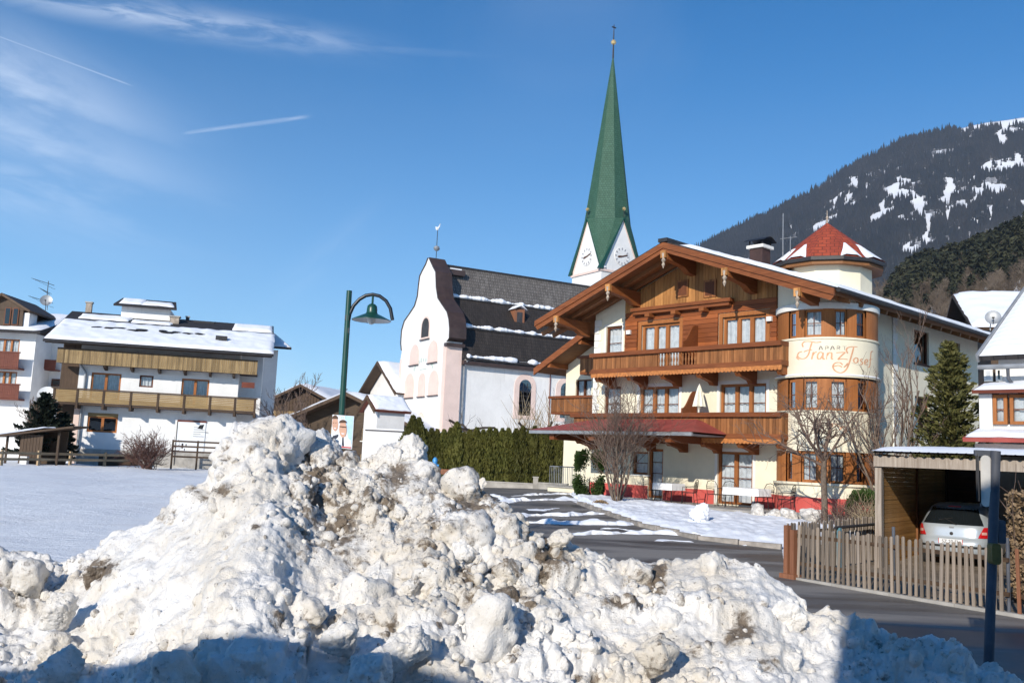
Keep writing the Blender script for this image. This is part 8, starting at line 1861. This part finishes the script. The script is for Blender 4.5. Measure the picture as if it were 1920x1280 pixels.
for i, (px, Y, n, sd) in enumerate(((1600, 28.2, 60, 81), (1632, 27.2, 90, 82), (1575, 28.8, 50, 83))):
    r = np.random.RandomState(sd); P = atY(px, 960, Y); P[2] = float(zg(P[0], P[1]))
    def st(out):
        for k in range(n): grow(r, (r.randn()*.3, r.randn()*.2, 0), (r.randn()*.35, r.randn()*.35, 1), .6+.4*r.rand(), .009, 1, out, 2, .5, .03, .1, .5, 1, .005)
    bare_plant('dry_stalks', ['clump of brown dead stalks near the turret base', 'clump of straw coloured stalks behind the back fence', 'low brown stalks right of the tree trunk'][i], 'plant', P, [st], 'twig', ['twig', 'paletwig', 'redtwig'][i], split=1) if False else None
    t_ = thing('dry_stalks', ['clump of brown dead stalks near the turret base', 'clump of straw coloured stalks behind the back fence', 'low brown stalks right of the tree trunk'][i], 'plant', tuple(P)); out = []; st(out); o = link('stalks', np_tubes([(p, r_) for p, r_, l in out], 'stalks'), MAT[['twig', 'paletwig', 'redtwig'][i]], t_); o['kind'] = 'stuff'
# conifers: drooping feathered branches round a straight trunk
def conifer(name, label, P, h, R0, mat, seed, z0=.3, dens=1., size=.075):
    r = np.random.RandomState(seed); t_ = thing(name, label, 'tree', tuple(P)); pts = []; ups = []
    nb_ = int(95*dens*h/5)
    br = []
    for k in range(nb_):
        z = z0+(h-z0)*(k/nb_)**1.05; f_ = (z-z0)/(h-z0); L = R0*(1-f_)**.75*(.5+.75*r.rand())+.10; a = k*2.4+r.randn()*.3; e = .35*(1-f_)-.1+.65*f_
        n = int(34*L/.8)+10; s_ = r.rand(n)**.7; cx = np.cos(a)*L*s_; cy = np.sin(a)*L*s_; cz = z+L*s_*e-.25*L*s_**2+.18*L*s_**3
        w_ = .16*(1-s_*.75)*min(1, L/.5); pts.append(np.stack([cx, cy, cz], -1)+r.randn(n, 3)*w_[:, None]*[1, 1, .6]); ups.append(np.stack([np.full(n, math.cos(a)), np.full(n, math.sin(a)), np.full(n, .55)], -1))
        br.append(([np.array([0, 0, z]), np.array([math.cos(a)*L*.5, math.sin(a)*L*.5, z+L*.5*e-.06*L]), np.array([math.cos(a)*L*.9, math.sin(a)*L*.9, z+L*.9*e-.1*L])], [.018, .012, .006]))
    P_ = np.concatenate(pts); v, f = cards(P_, None, size, 2.6, seed, np.concatenate(ups)); link('crown', npmesh('crown', v, f), MAT[mat], t_)
    link('trunk', np_tubes([([np.array([0, 0, -.1]), np.array([0, 0, h*.5]), np.array([0, 0, h*.97])], [.11, .06, .012])], 'trunk'), MAT['darkbark'], t_); link('boughs', np_tubes(br, 'boughs'), MAT['darkbark'], t_)['kind'] = 'stuff'
P = atY(1782, 880, 30.5); P[2] = float(zg(P[0], P[1])); conifer('conifer', 'olive green conifer rising behind the carport roof', P, float(atY(1788, 643, 30.5)[2])-P[2], 1.65, 'conif', 91, .4, 2.4, .068)
P = atY(75, 850, 60.5); P[2] = .4; conifer('conifer', 'dark spreading conifer left of the balcony house', P, 4.6, 1.9, 'dconif', 92, .4, 1.6, .13)
P = atY(112, 850, 61.5); P[2] = .4; conifer('conifer', 'lower dark conifer against the balcony house corner', P, 3.4, 1.3, 'dconif', 93, .3, 1.4, .12)
# clipped beech hedge keeping its dry leaves
p = FE+fd*.9; P = np.array([p[0]+.95, p[1]+1.6, 0.])
t_ = thing('beech_hedge', 'dry brown clipped beech hedge behind the sign pole', 'hedge', tuple(P), math.atan2(fd[1], fd[0])); r = np.random.RandomState(95); n = 16000
q_ = r.rand(n, 3)*np.array([4.6, 1.1, 1.95])+np.array([-1.0, 0, .05]); k_ = r.rand(n) < .75; q_[k_, 1] = .0+np.abs(r.randn(k_.sum()))*.10; q_ += r.randn(n, 3)*.03
v, f = cards(q_, None, .055, 1.5, 95); link('foliage', npmesh('foliage', v, f), MAT['beech'], t_)
out = []
for k in range(160): x = -1+4.6*r.rand(); grow(r, (x, .15+.8*r.rand(), 0), (r.randn()*.1, r.randn()*.12, 1), 1.9, .012, 1, out, 3, .5, .05, .08, .4, 0, .006)
link('twigs', np_tubes([(p_, r_) for p_, r_, l in out], 'twigs'), MAT['twig'], t_)['kind'] = 'stuff'
put_snow(t_, [(.1, .1, 1.92), (1.8, .1, 1.92), (1.8, 1., 1.95), (.1, 1., 1.95)], .10, 20, 10, 71, .15, .05, 'hedge_snow')
# ------------------------------------------------------------------ thin winter haze over the valley
hz = bpy.data.meshes.new('haze'); b = B(); b.box(-1300, 3650, -70, 3950, -60, 1500); hm = b.mesh('haze')
m = bpy.data.materials.new('haze'); m.use_nodes = True; nt_ = m.node_tree; nt_.nodes.remove(nt_.nodes['Principled BSDF'])
pv = nt_.nodes.new('ShaderNodeVolumePrincipled'); pv.inputs['Color'].default_value = (.80, .88, 1., 1); pv.inputs['Density'].default_value = .00009; pv.inputs['Anisotropy'].default_value = .2
nt_.links.new(pv.outputs[0], nt_.nodes['Material Output'].inputs['Volume'])
o = link('haze', hm, m); o['kind'] = 'stuff'
